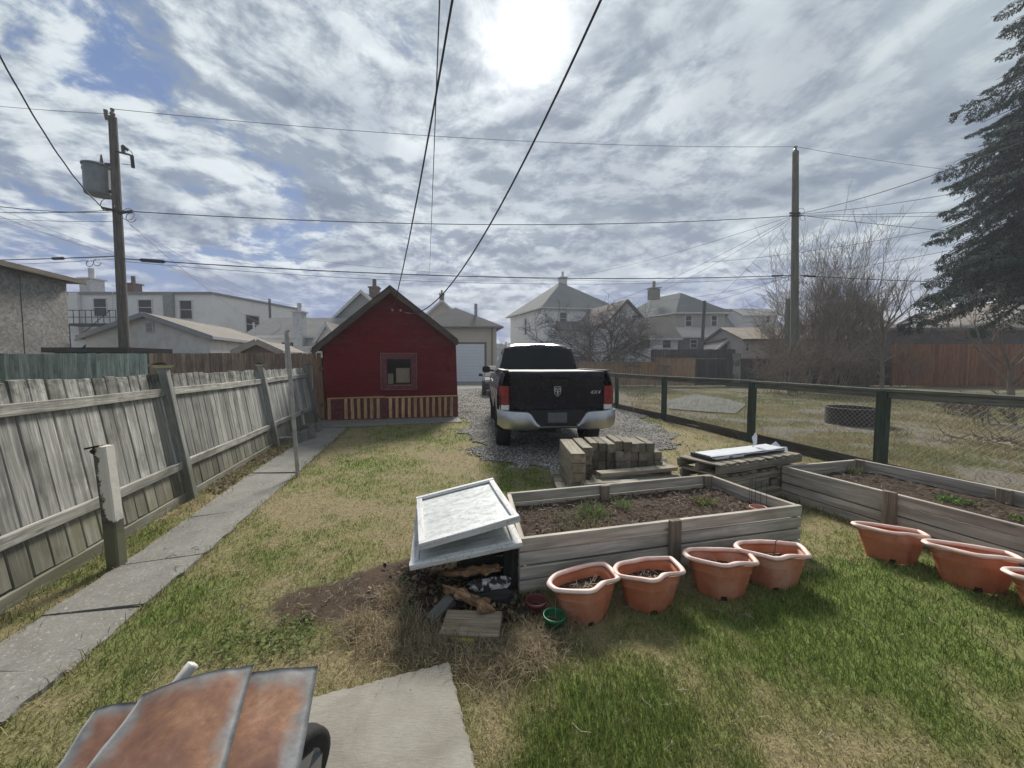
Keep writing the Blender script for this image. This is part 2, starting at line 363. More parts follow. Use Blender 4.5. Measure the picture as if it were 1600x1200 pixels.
def green_field(P):
    """0 = straw, 1 = lush green"""
    g = 0.13 + 1.5 * (vnoise(P, 0.9, 3, 4) - 0.42) + 1.3 * (vnoise(P, 5.0, 5, 3) - 0.5)
    g += blobs(P, [(1420, 1000, .7, .55), (1250, 950, .5, .45), (1000, 1100, .35, .45), (930, 1180, .3, .4), (1350, 900, .5, .5), (1100, 960, .3, .2),
                   (950, 1120, .5, .3), (1150, 1030, .6, .35), (1500, 1050, .6, .25), (1300, 1060, .5, .3), (330, 1010, .25, .3), (470, 980, .2, .3), (280, 960, .3, .1), (560, 730, 1.0, .15), (830, 740, .7, .25), (480, 860, .3, .25),
                   (1250, 1130, .22, -.4), (1480, 1080, .3, -.45), (800, 1100, .3, -.45), (720, 1010, .35, -.7), (1180, 1060, .15, -.35), (1270, 830, .25, -.15), (560, 1040, .25, -.4), (880, 1000, .2, -.4),
                   (470, 800, .4, -.35), (600, 840, .35, -.2), (330, 880, .3, -.1), (300, 1110, .2, -.1), (1100, 1190, .2, -.2), (700, 700, 1.2, -.15), (1500, 1180, .2, -.3), (60, 1170, .3, .1)])
    return np.clip(g, 0, 1)
def soil_field(P):
    s = blobs(P, [(470, 945, .26, 1.0), (560, 935, .26, 1.0), (620, 920, .28, 1.2), (680, 900, .35, 1.2), (740, 880, .3, 1.2), (800, 930, .25, 1.1), (690, 950, .2, .8)])
    return np.clip((s + 0.7 * (vnoise(P, 6, 9, 4) - 0.5) - 0.45) * 4, 0, 1)
def attr_mesh(name, v, f, cols, mat):
    me = bpy.data.meshes.new(name); nv = len(v); nf = len(f); k = f.shape[1]
    me.vertices.add(nv); me.vertices.foreach_set('co', v.astype(np.float32).ravel())
    me.loops.add(nf * k); me.loops.foreach_set('vertex_index', f.astype(np.int32).ravel())
    me.polygons.add(nf); me.polygons.foreach_set('loop_start', np.arange(0, nf * k, k, dtype=np.int32))
    if cols is not None:
        a = me.color_attributes.new('Col', 'FLOAT_COLOR', 'POINT'); a.data.foreach_set('color', np.c_[cols, np.ones(nv)].astype(np.float32).ravel())
    me.materials.append(mat); me.update(calc_edges=True); me.validate(); return me
def colmat(name, rough=0.8, detail=0.5, bump=0.4, scale=60, trans=0.0, spec=0.15):
    m, nt, bs = newmat(name); q = N(nt); a = q.n('ShaderNodeVertexColor', layer_name='Col')
    c = a.outputs[0]
    if detail:
        n = q.noise(q.pos(), scale, 6, 0.7); c = q.mix(q.mapr(n, 0.35, 0.65, 0, detail), c, q.mix(0.6, c, (0.01, 0.008, 0.005)))
        q.bump(n, bump, 0.02, bs)
    q.l(c, bs.inputs['Base Color']); bs.inputs['Roughness'].default_value = rough; bs.inputs['Specular IOR Level'].default_value = spec
    if trans:
        tr = q.n('ShaderNodeBsdfTranslucent'); q.l(c, tr.inputs[0]); mx = q.n('ShaderNodeMixShader'); mx.inputs[0].default_value = trans
        q.l(bs.outputs[0], mx.inputs[1]); q.l(tr.outputs[0], mx.inputs[2]); q.l(mx.outputs[0], nt.nodes['Material Output'].inputs[0])
    return m
STRAW = np.array([0.45, 0.37, 0.21]); GREEN = np.array([0.112, 0.168, 0.038]); OLIVE = np.array([0.21, 0.20, 0.070]); EARTH = np.array([0.085, 0.06, 0.042])
def grasscol(g, n, r):
    """per blade colour from the green field"""
    k = np.clip(g + r.normal(0, 0.28, n), 0, 1)[:, None]
    c = np.where(k < 0.5, STRAW * (1 - 2 * k) + OLIVE * 2 * k, OLIVE * (2 - 2 * k) + GREEN * (2 * k - 1))
    return c * r.uniform(0.6, 1.25, n)[:, None]
# ---- the wide ground sheet
m, nt, bs = newmat('open_ground'); q = N(nt); p = q.pos()
c = q.ramp(q.noise(p, 0.35, 8, 0.62), [(0.35, (0.13, 0.115, 0.055)), (0.5, (0.17, 0.145, 0.08)), (0.66, (0.10, 0.105, 0.045))])
c = q.mix(q.mapr(q.noise(p, 2.3, 8, 0.7), 0.5, 0.66, 0, 0.75), c, (0.12, 0.105, 0.085))
c = q.mix(q.mapr(q.noise(p, 14, 6, 0.7), 0.4, 0.65, 0, 0.6), c, (0.055, 0.05, 0.03)); q.l(c, bs.inputs['Base Color']); bs.inputs['Roughness'].default_value = 0.95
bs.inputs['Specular IOR Level'].default_value = 0.1
q.bump(q.noise(p, 9, 8, 0.7), 0.6, 0.08, bs)
mb = MB(); mb.add([(-900, -300, -0.012), (900, -300, -0.012), (900, 1500, -0.012), (-900, 1500, -0.012)], [(0, 1, 2, 3)])
tag(mb.build('ground', m), 'bare rough ground running out to the horizon behind the yards', kind='structure')
# ---- lawn sheet
def sheet(name, poly, step, z0, colf, mat, zf=None, warp=0.0):
    P = np.array(poly); x0, y0 = P.min(0) - step; x1, y1 = P.max(0) + step
    xs = np.arange(x0, x1, step); ys = np.arange(y0, y1, step); X, Y = np.meshgrid(xs, ys); Q = np.c_[X.ravel(), Y.ravel()]
    nx = len(xs); ny = len(ys); i = np.arange(nx * ny).reshape(ny, nx)
    f = np.c_[i[:-1, :-1].ravel(), i[:-1, 1:].ravel(), i[1:, 1:].ravel(), i[1:, :-1].ravel()]
    cen = (Q[f[:, 0]] + Q[f[:, 2]]) / 2; wv_ = warp * np.c_[vnoise(cen, 2.2, 61, 3) - .5, vnoise(cen, 2.2, 62, 3) - .5]; f = f[inside(cen + wv_, poly)]
    z = np.full(len(Q), z0) + (zf(Q) if zf is not None else 0)
    u, inv = np.unique(f, return_inverse=True); v = np.c_[Q, z][u]; f = inv.reshape(-1, 4)
    o = bpy.data.objects.new(name, attr_mesh(name, v, f, colf(Q[u]) if colf else None, mat)); link(o, None, Matrix.Identity(4)); return o
def lawncol(Q):
    g = green_field(Q)[:, None]; s = soil_field(Q)[:, None]
    c = (STRAW * .62) * (1 - g) + (GREEN * 1.0 + OLIVE * .3) * g; e = EARTH * (0.7 + 0.5 * vnoise(Q, 11, 4, 3))[:, None]
    return c * (1 - s) + e * s
def lawnz(Q): return 0.03 * (vnoise(Q, 1.1, 21, 3) - 0.5) + 0.03 * soil_field(Q) * (vnoise(Q, 9, 22, 3) - 0.2)
lawnmat = colmat('lawn_ground', 0.95, 0.55, 0.6, 45)
tag(sheet('lawn', LAWN, 0.05, 0.004, lawncol, lawnmat, lawnz), 'patchy spring lawn of green and straw-coloured grass between fence and driveway', kind='structure')
# ---- grass blades
def blades(name, P, g, L, w, lean, mat, seg=2, r=rng, col=None, z=0.0, straw_boost=0.0):
    n = len(P); th = r.uniform(0, 2 * np.pi, n); ph = r.uniform(0, 2 * np.pi, n)
    dx, dy = np.cos(th), np.sin(th); wx, wy = np.cos(ph) * w / 2, np.sin(ph) * w / 2
    horiz = L * np.sin(lean); vert = L * np.cos(lean)
    base = np.c_[P, np.full(n, z) + (z if False else 0)]; base[:, 2] = z
    c = grasscol(g, n, r) if col is None else col
    mid = base + np.c_[dx * horiz * 0.38, dy * horiz * 0.38, vert * 0.66]
    tip = base + np.c_[dx * horiz, dy * horiz, vert * (1 - 0.25 * np.sin(lean))]
    wv = np.c_[wx, wy, np.zeros(n)]
    if seg == 2:
        v = np.stack([base - wv, base + wv, mid - wv * .8, mid + wv * .8, tip], 1).reshape(-1, 3)
        k = np.arange(n)[:, None] * 5; f = np.concatenate([k + np.array([0, 1, 3]), k + np.array([0, 3, 2]), k + np.array([2, 3, 4])]); cc = np.repeat(c, 5, 0)
    else:
        v = np.stack([base - wv, base + wv, tip], 1).reshape(-1, 3); f = np.arange(n * 3).reshape(-1, 3); cc = np.repeat(c, 3, 0)
    o = bpy.data.objects.new(name, attr_mesh(name, v, f, cc, mat)); return link(o, None, Matrix.Identity(4))
def logpts(n, r0, r1, a0=-60, a1=58):
    th = np.radians(rng.uniform(a0, a1, n)); rr = np.exp(rng.uniform(np.log(r0), np.log(r1), n)); return np.c_[rr * np.sin(th), rr * np.cos(th)], rr
bm_ = colmat('grass_blades', 0.75, 0, trans=0.3)
P, rr = logpts(330000, 1.0, 13.0)
keep = inside(P, LAWN)
for pl in (PATH, SLAB, B1P, B2P): keep &= ~inside(P, pl)
ing = inside(P + .9 * np.c_[vnoise(P, 2.2, 61, 3) - .5, vnoise(P, 2.2, 62, 3) - .5] + rng.normal(0, .05, P.shape), GRAV); keep &= ~(ing & (rng.uniform(0, 1, len(P)) > 0.025))
soil = soil_field(P); keep &= rng.uniform(0, 1, len(P)) > soil * 0.93
keep &= ~(inside(P, MULCH) & (rng.uniform(0, 1, len(P)) > 0.15))
# leave the shed footprint clear
keep &= ~((P @ np.array(DD[:2]) > (G(512, 657).xy @ DD.xy) - 0.25) & (P[:, 0] < G(716, 655).x))
P = P[keep]; rr = rr[keep]; g = green_field(P); n = len(P)
L = (0.018 + 0.015 * g + rng.exponential(0.009, n)) * (1 + 0.05 * rr); lean = np.clip(rng.normal(1.15 - 0.6 * g, 0.3, n), 0.05, 1.5)
z = lawnz(P)
def blades_z(name, P, g, L, w, lean, mat, zz, **k):
    o = blades(name, P, g, L, w, lean, mat, **k); me = o.data; nv = len(me.vertices); a = np.empty(nv * 3); me.vertices.foreach_get('co', a); a = a.reshape(-1, 3)
    a[:, 2] += np.repeat(zz, nv // len(P)); me.vertices.foreach_set('co', a.ravel()); me.update(); return o
tag(blades_z('grass', P, g, L, 0.0012 + 0.0009 * rr, lean, bm_, z), 'short patchy grass blades, green and straw, all over the lawn', 'grass', kind='stuff')
# dead straw thatch round the wood pile and along the edges
def around(pts, n, sd):
    out = []
    for px, py, k in pts:
        c = G(px, py); out.append(rng.normal(0, sd * k, (n, 2)) + np.array(c[:2]))
    return np.concatenate(out)
P = around([(600, 1010, 1), (660, 1025, 1), (720, 1035, 1), (790, 1040, 1), (850, 1000, .9), (560, 985, .8), (640, 985, .7), (880, 970, .7), (690, 1008, .7), (620, 940, .7), (830, 1020, .8)], 900, 0.085)
P = P[~inside(P, SLAB) & ~inside(P, B1P)]; n = len(P)
tag(blades('dead_grass', P, np.zeros(n), rng.uniform(0.06, 0.16, n), np.full(n, 0.0032), np.clip(rng.normal(1.0, 0.35, n), 0.2, 1.5), bm_,
    col=np.array([0.42, 0.34, 0.22]) * rng.uniform(0.35, 1.3, n)[:, None]), 'tangle of dead straw-coloured grass in front of the wood pile', 'dead grass', kind='stuff')
# taller tufts against fence, planters and path
E = []
for s in np.linspace(-1.5, 8, 60): 
    p = FA + fdir * s - fnor * random.uniform(0.03, 0.16); E.append((p.x, p.y, 12))
for a, b in ((B1[0], B1[1]), (B2[0], B2[1])):
    for s in np.linspace(0, 1, 40):
        p = a.lerp(b, s); nn = V((b.y - a.y, a.x - b.x, 0)).normalized(); p = p + nn * random.uniform(0.02, 0.06); E.append((p.x, p.y, 10))
for c_ in ([G(x, y) for x, y in P_R], [G(x, y) for x, y in P_L], [SLABC[1], SLABC[0], SLABC[3]]):
    for a, b in zip(c_[:-1], c_[1:]):
        for s in np.linspace(0, 1, max(4, int((b - a).length * 9))): p = a.lerp(b, s); E.append((p.x + random.uniform(-.02, .02), p.y, 5))
pts = np.concatenate([rng.normal(0, 0.05, (k * 4, 2)) + np.array([x, y]) for x, y, k in E]); pts = pts[~inside(pts, B1P) & ~inside(pts, B2P) & ~(inside(pts, PATH) & (rng.uniform(0, 1, len(pts)) > .2)) & ~(inside(pts, SLAB) & (rng.uniform(0, 1, len(pts)) > .1))]
n = len(pts); g = np.clip(rng.normal(0.5, 0.3, n), 0, 1)
tag(blades('edge_grass', pts, g, rng.uniform(0.04, 0.11, n), 0.002 + 0.0006 * np.linalg.norm(pts, axis=1), np.clip(rng.normal(0.7, 0.3, n), 0.1, 1.4), bm_), 'longer grass left growing along fence and planter boards', 'grass', kind='stuff')
# clover-like weeds near the bare soil
def weeds(name, spots, label, cat='weeds', col=(0.11, 0.15, 0.045)):
    vs, fs, cs = [], [], []
    for px, py, rad, n in spots:
        c0 = G(px, py)
        for _ in range(n):
            a = random.uniform(0, 6.28); r = rad * math.sqrt(random.random()); c = V((c0.x + r * math.cos(a), c0.y + r * math.sin(a), random.uniform(0.012, 0.045)))
            t = random.uniform(0, 6.28); s = random.uniform(0.008, 0.017); u = V((math.cos(t), math.sin(t), random.uniform(-.3, .5))) * s; w = V((-math.sin(t), math.cos(t), random.uniform(-.3, .3))) * s * .7
            k = len(vs); vs += [c - u, c + w, c + u, c - w]; fs.append((k, k + 1, k + 2, k + 3)); cc = np.array(col) * random.uniform(.6, 1.5); cs += [cc] * 4
    o = bpy.data.objects.new(name, attr_mesh(name, np.array(vs), np.array(fs), np.array(cs), bm_)); link(o, None, Matrix.Identity(4)); return tag(o, label, cat, kind='stuff')
weeds('clover', [(340, 1015, .2, 90), (450, 990, .16, 130), (400, 1010, .2, 80), (480, 1010, .12, 60)], 'low bright green clover between the rusty sheets and the bare soil')
# ---- rough ground of the neighbouring yard
m2 = colmat('rough_yard', 0.95, 0.8, 1.0, 5)
def rcol(Q):
    g = vnoise(Q, 0.5, 31, 5); s = vnoise(Q, 1.3, 33, 4)
    a = np.array([0.20, 0.18, 0.095]); b = np.array([0.13, 0.15, 0.06]); e = np.array([0.19, 0.17, 0.145]); t = np.array([.30, .22, .13])
    k = np.clip((g - .4) * 5, 0, 1)[:, None]; c = a * (1 - k) + b * k
    k = np.clip((s - .5) * 7 + blobs(Q, [(1480, 690, 1.2, 1.5), (1250, 680, 1.0, .5)]), 0, 1)[:, None]; c = c * (1 - k) + e * k
    k = np.clip(blobs(Q, [(1560, 690, .7, .9), (1500, 690, .4, .4)]) - .2, 0, 1)[:, None]; return c * (1 - k) + t * k
tag(sheet('neighbour_yard_ground', YARD_R, 0.2, -0.006, rcol, m2, lambda Q: 0.05 * (vnoise(Q, .8, 41, 4) - .5) * (Q[:, 1] < 30)), 'uneven scrubby ground beyond the chain link fence', kind='structure')
P, rr = logpts(260000, 3.5, 26.0, 5, 62); P2 = P
k = inside(P, YARD_R); P = P[k]; rr = rr[k]; k = rng.uniform(0, 1, len(P)) > np.clip((vnoise(P, 1.3, 33, 4) - .45) * 5, 0, .85); P = P[k]; rr = rr[k]
n = len(P); g = np.clip(1.4 * (vnoise(P, .5, 31, 5) - .35) + .35 * (rr > 18), 0, 1)
tag(blades('rough_grass', P, g, rng.gamma(2.0, 0.026, n) + .04 + .35 * np.clip(vnoise(P, 2.2, 77, 3) - .5, 0, 1), 0.001 + .0009 * rr, np.clip(rng.normal(.95, .35, n), .1, 1.45), bm_, seg=1, col=grasscol(g * .8, n, rng) * (.5 + .7 * vnoise(P, 3.0, 88, 3))[:, None]), 'rough unmown grass over the neighbouring yard', 'grass', kind='stuff')
# grey netted patch lying in the neighbour's grass
gp = MB(); pp = [G(1040, 628), G(1085, 617), G(1130, 623), G(1166, 633), G(1150, 648), (G(1105, 645)), G(1045, 640)]
gp.add([(p.x, p.y, 0.04) for p in pp] + [(p.x, p.y, 0.0) for p in pp], [tuple(range(7))] + [(i, 7 + i, 7 + (i + 1) % 7, (i + 1) % 7) for i in range(7)])
tag(recenter(gp.build('ground_tarp', plain('tarp_grey', (0.13, 0.135, 0.13), 0.95, col2=(.08, .085, .07), scale=9, bump=1.0))), 'pale grey tarp lying flat on the grass behind the green posts', 'tarp')
# ---- gravel driveway with loose stones
gm = plain('gravel_base', (0.20, 0.19, 0.17), 0.95, col2=(0.10, 0.095, 0.085), scale=40, bump=1.0, rnd=False)
tag(sheet('driveway', GRAV, 0.06, 0.016, None, gm, lambda Q: .02 * (vnoise(Q, 1.5, 51, 3) - .3), .9), 'grey gravel driveway under and behind the pickup truck', kind='structure')
P, rr = logpts(60000, 4.3, 24, -14, 30); P = P[inside(P + 1.3 * np.c_[vnoise(P, 2.2, 61, 3) - .5, vnoise(P, 2.2, 62, 3) - .5] + rng.normal(0, .06, P.shape), GRAV)]; rr = np.linalg.norm(P, axis=1); n = len(P)
s = (rng.uniform(0.006, 0.016, n) * (1 + 0.05 * rr))[:, None, None]; octa = np.array([[1, 0, 0], [0, 1, 0], [-1, 0, 0], [0, -1, 0], [0, 0, .8], [0, 0, -.8]])[None] * rng.uniform(.6, 1.3, (n, 6, 1))
th = rng.uniform(0, 6.28, n); R = np.stack([np.c_[np.cos(th), -np.sin(th), 0 * th], np.c_[np.sin(th), np.cos(th), 0 * th], np.c_[.4 * np.sin(5 * th), .3 * np.cos(3 * th), 1 + 0 * th]], 1)
v = np.einsum('nij,nkj->nki', R, octa * s) + np.c_[P, np.full(n, .024)][:, None, :]
fo = np.array([[0, 1, 4], [1, 2, 4], [2, 3, 4], [3, 0, 4], [1, 0, 5], [2, 1, 5], [3, 2, 5], [0, 3, 5]]); f = (np.arange(n)[:, None, None] * 6 + fo[None]).reshape(-1, 3)
cs = np.repeat(np.array([.33, .315, .29]) * rng.uniform(.35, 1.7, n)[:, None], 6, 0)
o = bpy.data.objects.new('gravel', attr_mesh('gravel', v.reshape(-1, 3), f, cs, colmat('gravel_stone', .85, 0))); link(o, None, Matrix.Identity(4)); tag(o, 'loose grey gravel stones scattered over the driveway', 'gravel', kind='stuff')
# ---- concrete path as slabs
concm, nt, bs = newmat('old_concrete'); q = N(nt); p = q.pos()
c = q.ramp(q.noise(p, 3.5, 7, 0.65), [(0.35, (0.15, 0.14, 0.125)), (0.62, (0.22, 0.21, 0.19))]); c = q.mix(q.mapr(q.noise(p, 55, 5, 0.8), 0.50, 0.60, 0, 0.75), c, (0.14, 0.135, 0.12))
c = q.mix(q.mapr(q.noise(p, 38, 4, 0.8, 1.0), 0.56, 0.66, 0, 0.8), c, (0.42, 0.40, 0.36)); q.l(c, bs.inputs['Base Color']); bs.inputs['Roughness'].default_value = 0.9
q.bump(q.noise(p, 60, 6, 0.75), 0.7, 0.006, bs)
path = thing('path', 'rough exposed-aggregate concrete path beside the leaning board fence', 'path'); del path['category']; path['kind'] = 'structure'
PL = [G(x, y) for x, y in [(-330, 1400)] + P_L]; PR = [G(x, y) for x, y in [(-330, 1500)] + P_R]
PR[0] = PR[1] + (PR[1] - PR[2]) * 1.2; PL[0] = PL[1] + (PL[1] - PL[2]) * 1.2
for i in range(len(PL) - 1):
    mbp = MB(); a, b, c_, d = PL[i], PL[i + 1], PR[i + 1], PR[i]; e = 0.006
    l = lambda p, q_, t: p.lerp(q_, t)
    tz = [random.uniform(0.014, 0.028) for _ in range(4)]; nseg = 10; rows = []
    for k in range(nseg + 1):
        t = 0.012 + (k / nseg) * 0.976; pa = l(a, b, t); pd = l(d, c_, t); row = []
        for j in range(6):
            pq = l(pa, pd, j / 5); jit = random.uniform(-.012, .012) if j in (0, 5) else 0
            row.append((pq.x + jit, pq.y, tz[0] * (1 - j / 5) + tz[1] * j / 5 + (tz[2] - .02) * t))
        rows.append(row)
    mbp.grid(rows); rim = [r[0] for r in rows] + rows[-1][1:] + [r[-1] for r in rows[::-1][1:]] + rows[0][1:-1][::-1]
    k0 = len(mbp.v); nrim = len(rim); mbp.v += rim + [(x, y, -.03) for x, y, _ in rim]; 
    for j in range(nrim): mbp.f.append((k0 + j, k0 + (j + 1) % nrim, k0 + nrim + (j + 1) % nrim, k0 + nrim + j)); mbp.m.append(0)
    mbp.build('slab', concm, path)
mbp = MB(); a, b, c_, d = G(497, 669), G(545, 668.5), G(722, 660), G(716, 653); mbp.extrude([V((p.x, p.y, -.03)) for p in (a, b, c_, d, G(497, 655))], (0, 0, .055)); mbp.build('slab', concm, path)
# foreground paver
mbp = MB(); 
conc2, nt, bs = newmat('broom_concrete'); q = N(nt); p = q.pos(); mp = q.n('ShaderNodeMapping'); mp.inputs['Rotation'].default_value = (0, 0, 0.25); mp.inputs['Scale'].default_value = (30, 120, 30); q.l(p, mp.inputs[0])
c = q.ramp(q.noise(p, 5, 7, 0.65), [(0.35, (0.235, 0.215, 0.18)), (0.65, (0.30, 0.28, 0.24))]); c = q.mix(q.mapr(q.noise(mp.outputs[0], 1, 4, .6), .4, .65, 0, .15), c, (0.17, 0.155, 0.13))
c = q.mix(q.mapr(q.noise(p, 90, 4, 0.8), 0.6, 0.66, 0, 0.7), c, (0.09, 0.08, 0.07)); c = q.mix(q.mapr(q.noise(p, 2.6, 7, 0.7, .6), 0.46, 0.66, 0, 0.55), c, (0.13, 0.115, 0.085)); q.l(c, bs.inputs['Base Color']); bs.inputs['Roughness'].default_value = 0.9; q.bump(q.noise(mp.outputs[0], 1, 5, .7), .6, .004, bs)
def slabmesh(mb, C4, z0, z1, n=14, jit=.006, ch=.008):
    top = []; 
    for i in range(4):
        a, b = C4[i], C4[(i + 1) % 4]; nn = V((b.y - a.y, a.x - b.x, 0)).normalized()
        for k in range(n): pq = a.lerp(b, k / n) + nn * random.uniform(-jit, jit) * (k > 0); top.append(pq)
    cen = sum(C4, V((0, 0, 0))) / 4; N_ = len(top); vs = [V((p.x, p.y, z0)) for p in top] + [V((p.x, p.y, z1 - ch)) for p in top] + [V((p.x, p.y, z1)) + (V((cen.x - p.x, cen.y - p.y, 0)).normalized() * ch) for p in top]
    fs = [tuple(range(2 * N_, 3 * N_))]
    for r_ in range(2): fs += [(r_ * N_ + j, r_ * N_ + (j + 1) % N_, (r_ + 1) * N_ + (j + 1) % N_, (r_ + 1) * N_ + j) for j in range(N_)]
    mb.add(vs, fs)
slabmesh(mbp, [SLABC[3], SLABC[2], SLABC[1], SLABC[0]], -.03, .045, 40, .006, .010)
tag(recenter(mbp.build('concrete_paver', conc2)), 'large bare concrete slab lying on the grass beside the rusty sheets', 'concrete slab')
# twigs and pale litter on lawn and soil
mb = MB()
for _ in range(420):
    th = math.radians(random.uniform(-45, 50)); r0 = math.exp(random.uniform(math.log(1.6), math.log(12))); p = V((r0 * math.sin(th), r0 * math.cos(th), .028))
    if not inside(np.array([p[:2]]), LAWN)[0] or inside(np.array([p[:2]]), B1P)[0] or inside(np.array([p[:2]]), B2P)[0]: continue
    a = random.uniform(0, 6.28); l_ = random.uniform(.015, .06); mb.tube([p, p + V((math.cos(a) * l_, math.sin(a) * l_, random.uniform(-.01, .02))), p + V((math.cos(a + .4) * l_ * 1.8, math.sin(a + .4) * l_ * 1.8, 0))], .0012 + .0003 * r0, 3, caps=False)
for px, py, rad, k in [(470, 950, .3, 40), (560, 930, .3, 50), (640, 930, .25, 60), (720, 940, .2, 40)]:
    c0 = G(px, py)
    for _ in range(k):
        p = c0 + V((random.gauss(0, rad * .5), random.gauss(0, rad * .5), .035)); a = random.uniform(0, 6.28); l_ = random.uniform(.02, .09)
        mb.tube([p, p + V((math.cos(a) * l_ * .5, math.sin(a) * l_ * .5, random.uniform(0, .03))), p + V((math.cos(a + .5) * l_, math.sin(a + .5) * l_, 0))], .0018, 3, caps=False)
tag(mb.build('garden_litter', plain('twig_pale', (0.38, 0.33, 0.25), 0.9, var=.5)), 'pale twigs and dry stalks scattered over lawn and soil', 'twigs', kind='stuff')
# mulch of dry leaves by the fence, clods on the bare soil
vs, fs, cs = [], [], []
def flake(c, s, col):
    t = random.uniform(0, 6.28); u = V((math.cos(t), math.sin(t), random.uniform(-.5, .8))) * s; w = V((-math.sin(t), math.cos(t), random.uniform(-.5, .5))) * s * .6
    k = len(vs); vs.extend([c - u, c + w, c + u, c - w]); fs.append((k, k + 1, k + 2, k + 3)); cs.extend([col] * 4)
mp_ = np.array(MULCH); 
for _ in range(4000):
    p = mp_.min(0) + rng.uniform(0, 1, 2) * (mp_.max(0) - mp_.min(0))
    if inside(p[None], MULCH)[0]: flake(V((p[0], p[1], random.uniform(.008, .05))), random.uniform(.012, .03), np.array([.17, .13, .095]) * random.uniform(.4, 1.8))
o = bpy.data.objects.new('leaf_mulch', attr_mesh('leaf_mulch', np.array(vs), np.array(fs), np.array(cs), bm_)); link(o, None, Matrix.Identity(4)); tag(o, 'brown dry leaf litter between path and fence', 'leaf litter', kind='stuff')
# ------------------------------------------------------------------ left board fence (leans away from the yard)
WG = wood('fence_grey', (0.30, 0.295, 0.27), (0.54, 0.53, 0.49), stain=(0.10, 0.10, 0.08), stain_amt=.8, moss=(0.15, 0.14, 0.085), vary=(0.6, 1.25), lowdark=(1.2, 1.42), grain=22)
WR = wood('fence_rail', (0.36, 0.35, 0.31), (0.60, 0.58, 0.52), stain=(0.10, 0.10, 0.075), stain_amt=.9, vary=(.85, 1.15), lowdark=(1.16, 1.5))
WP = wood('fence_post', (0.24, 0.25, 0.23), (0.38, 0.39, 0.36), stain=(0.12, 0.13, 0.09), moss=(0.13, 0.13, 0.08))
WW = wood('fence_pale', (0.36, 0.36, 0.34), (0.55, 0.55, 0.53), stain=(0.16, 0.16, 0.13), moss=(0.16, 0.15, 0.10), lowdark=(1.2, 1.55))
WWH = wood('fence_white', (0.66, 0.67, 0.68), (0.76, 0.77, 0.78), stain=(0.45, 0.45, 0.44), stain_amt=.3)
LEAN = 0.15
fence = thing('board_fence', 'long weathered grey board fence leaning outward beside the concrete path', 'fence', FA)
def fp(s, z, off=0.0): return V((FA.x, FA.y, 0)) + fdir * s + fnor * (off + LEAN * z) + UP * z
flen = (FB - FA).length; s = -2.2; 
postS = [(G(8, 1003) - FA).dot(fdir), (G(314, 779) - FA).dot(fdir), (G(434, 699) - FA).dot(fdir), (G(498, 661) - FA).dot(fdir)]
postS[0] = min(postS[0], postS[1] - 2.3)
while s < postS[3] - 0.06:
    w = random.uniform(0.122, 0.146); far = s > postS[2] - .3
    top = 1.47 + random.uniform(-.012, .012)
    mt = WW if far and random.random() < .75 else WG
    ww = w
    if abs(s - (postS[3] - .95)) < .075: mt = WWH
    plank('board', fp(s + w / 2, 0.10 + random.uniform(-.01, .01), 0.052), fp(s + w / 2, top, 0.052), ww, 0.019, mt, fence, fdir, ch=.005, warp=.005); s += w + random.uniform(0.006, 0.016)
S = [-2.4] + postS
for i in range(len(S) - 1):
    for z in (1.27, 0.42): plank('rail', fp(S[i] + .05, z + .0, 0.021), fp(S[i + 1] - .05, z + random.uniform(-.01, .01), 0.021), 0.088, 0.038, WR, fence, UP, warp=.005)
    plank('kickboard', fp(S[i] + .05, 0.035, .05), fp(S[i + 1] - .05, 0.035, .05), .11, .03, WG, fence, UP)
capb = plain('cap_black', (0.02, 0.02, 0.02), .9, spec=.05); capy = plain('cap_lens', (0.55, 0.52, 0.33), .3)
for i, sp in enumerate(postS):
    h = 1.54 if i else 1.45
    plank('post', fp(sp, -.05, 0.0), fp(sp, h, 0.0), 0.088, 0.088, WP, fence, fdir, ch=.006, warp=.004)
    if i in (1, 2):      # lamp cap
        c0 = fp(sp, h + .003, 0); mb = MB(); a = .055; b = .075
        lo = [c0 + fdir * (a * x) + fnor * (a * y) for x, y in ((-1, -1), (1, -1), (1, 1), (-1, 1))]; hi = [c0 + fdir * (b * x) + fnor * (b * y) + UP * .035 for x, y in ((-1, -1), (1, -1), (1, 1), (-1, 1))]
        mb.add(lo + hi, [(3, 2, 1, 0), (4, 5, 6, 7), (0, 1, 5, 4), (1, 2, 6, 5), (2, 3, 7, 6), (3, 0, 4, 7)]); lamp = mb.build('post_lamp', capy, fence, world=True)
        mb = MB(); lo = [c0 + fdir * (b * 1.05 * x) + fnor * (b * 1.05 * y) + UP * .037 for x, y in ((-1, -1), (1, -1), (1, 1), (-1, 1))]; hi = [c0 + fdir * (.035 * x) + fnor * (.035 * y) + UP * .065 for x, y in ((-1, -1), (1, -1), (1, 1), (-1, 1))]
        mb.add(lo + hi, [(3, 2, 1, 0), (4, 5, 6, 7), (0, 1, 5, 4), (1, 2, 6, 5), (2, 3, 7, 6), (3, 0, 4, 7)]); mb.build('lamp_cover', capb, lamp, world=True)
    if i == 3:
        mb = MB(); c0 = fp(sp, h + .02, 0); mb.box(c0, (.14, .14, .035), fdir, fnor); mb.build('post_cap', WR, fence, world=True)
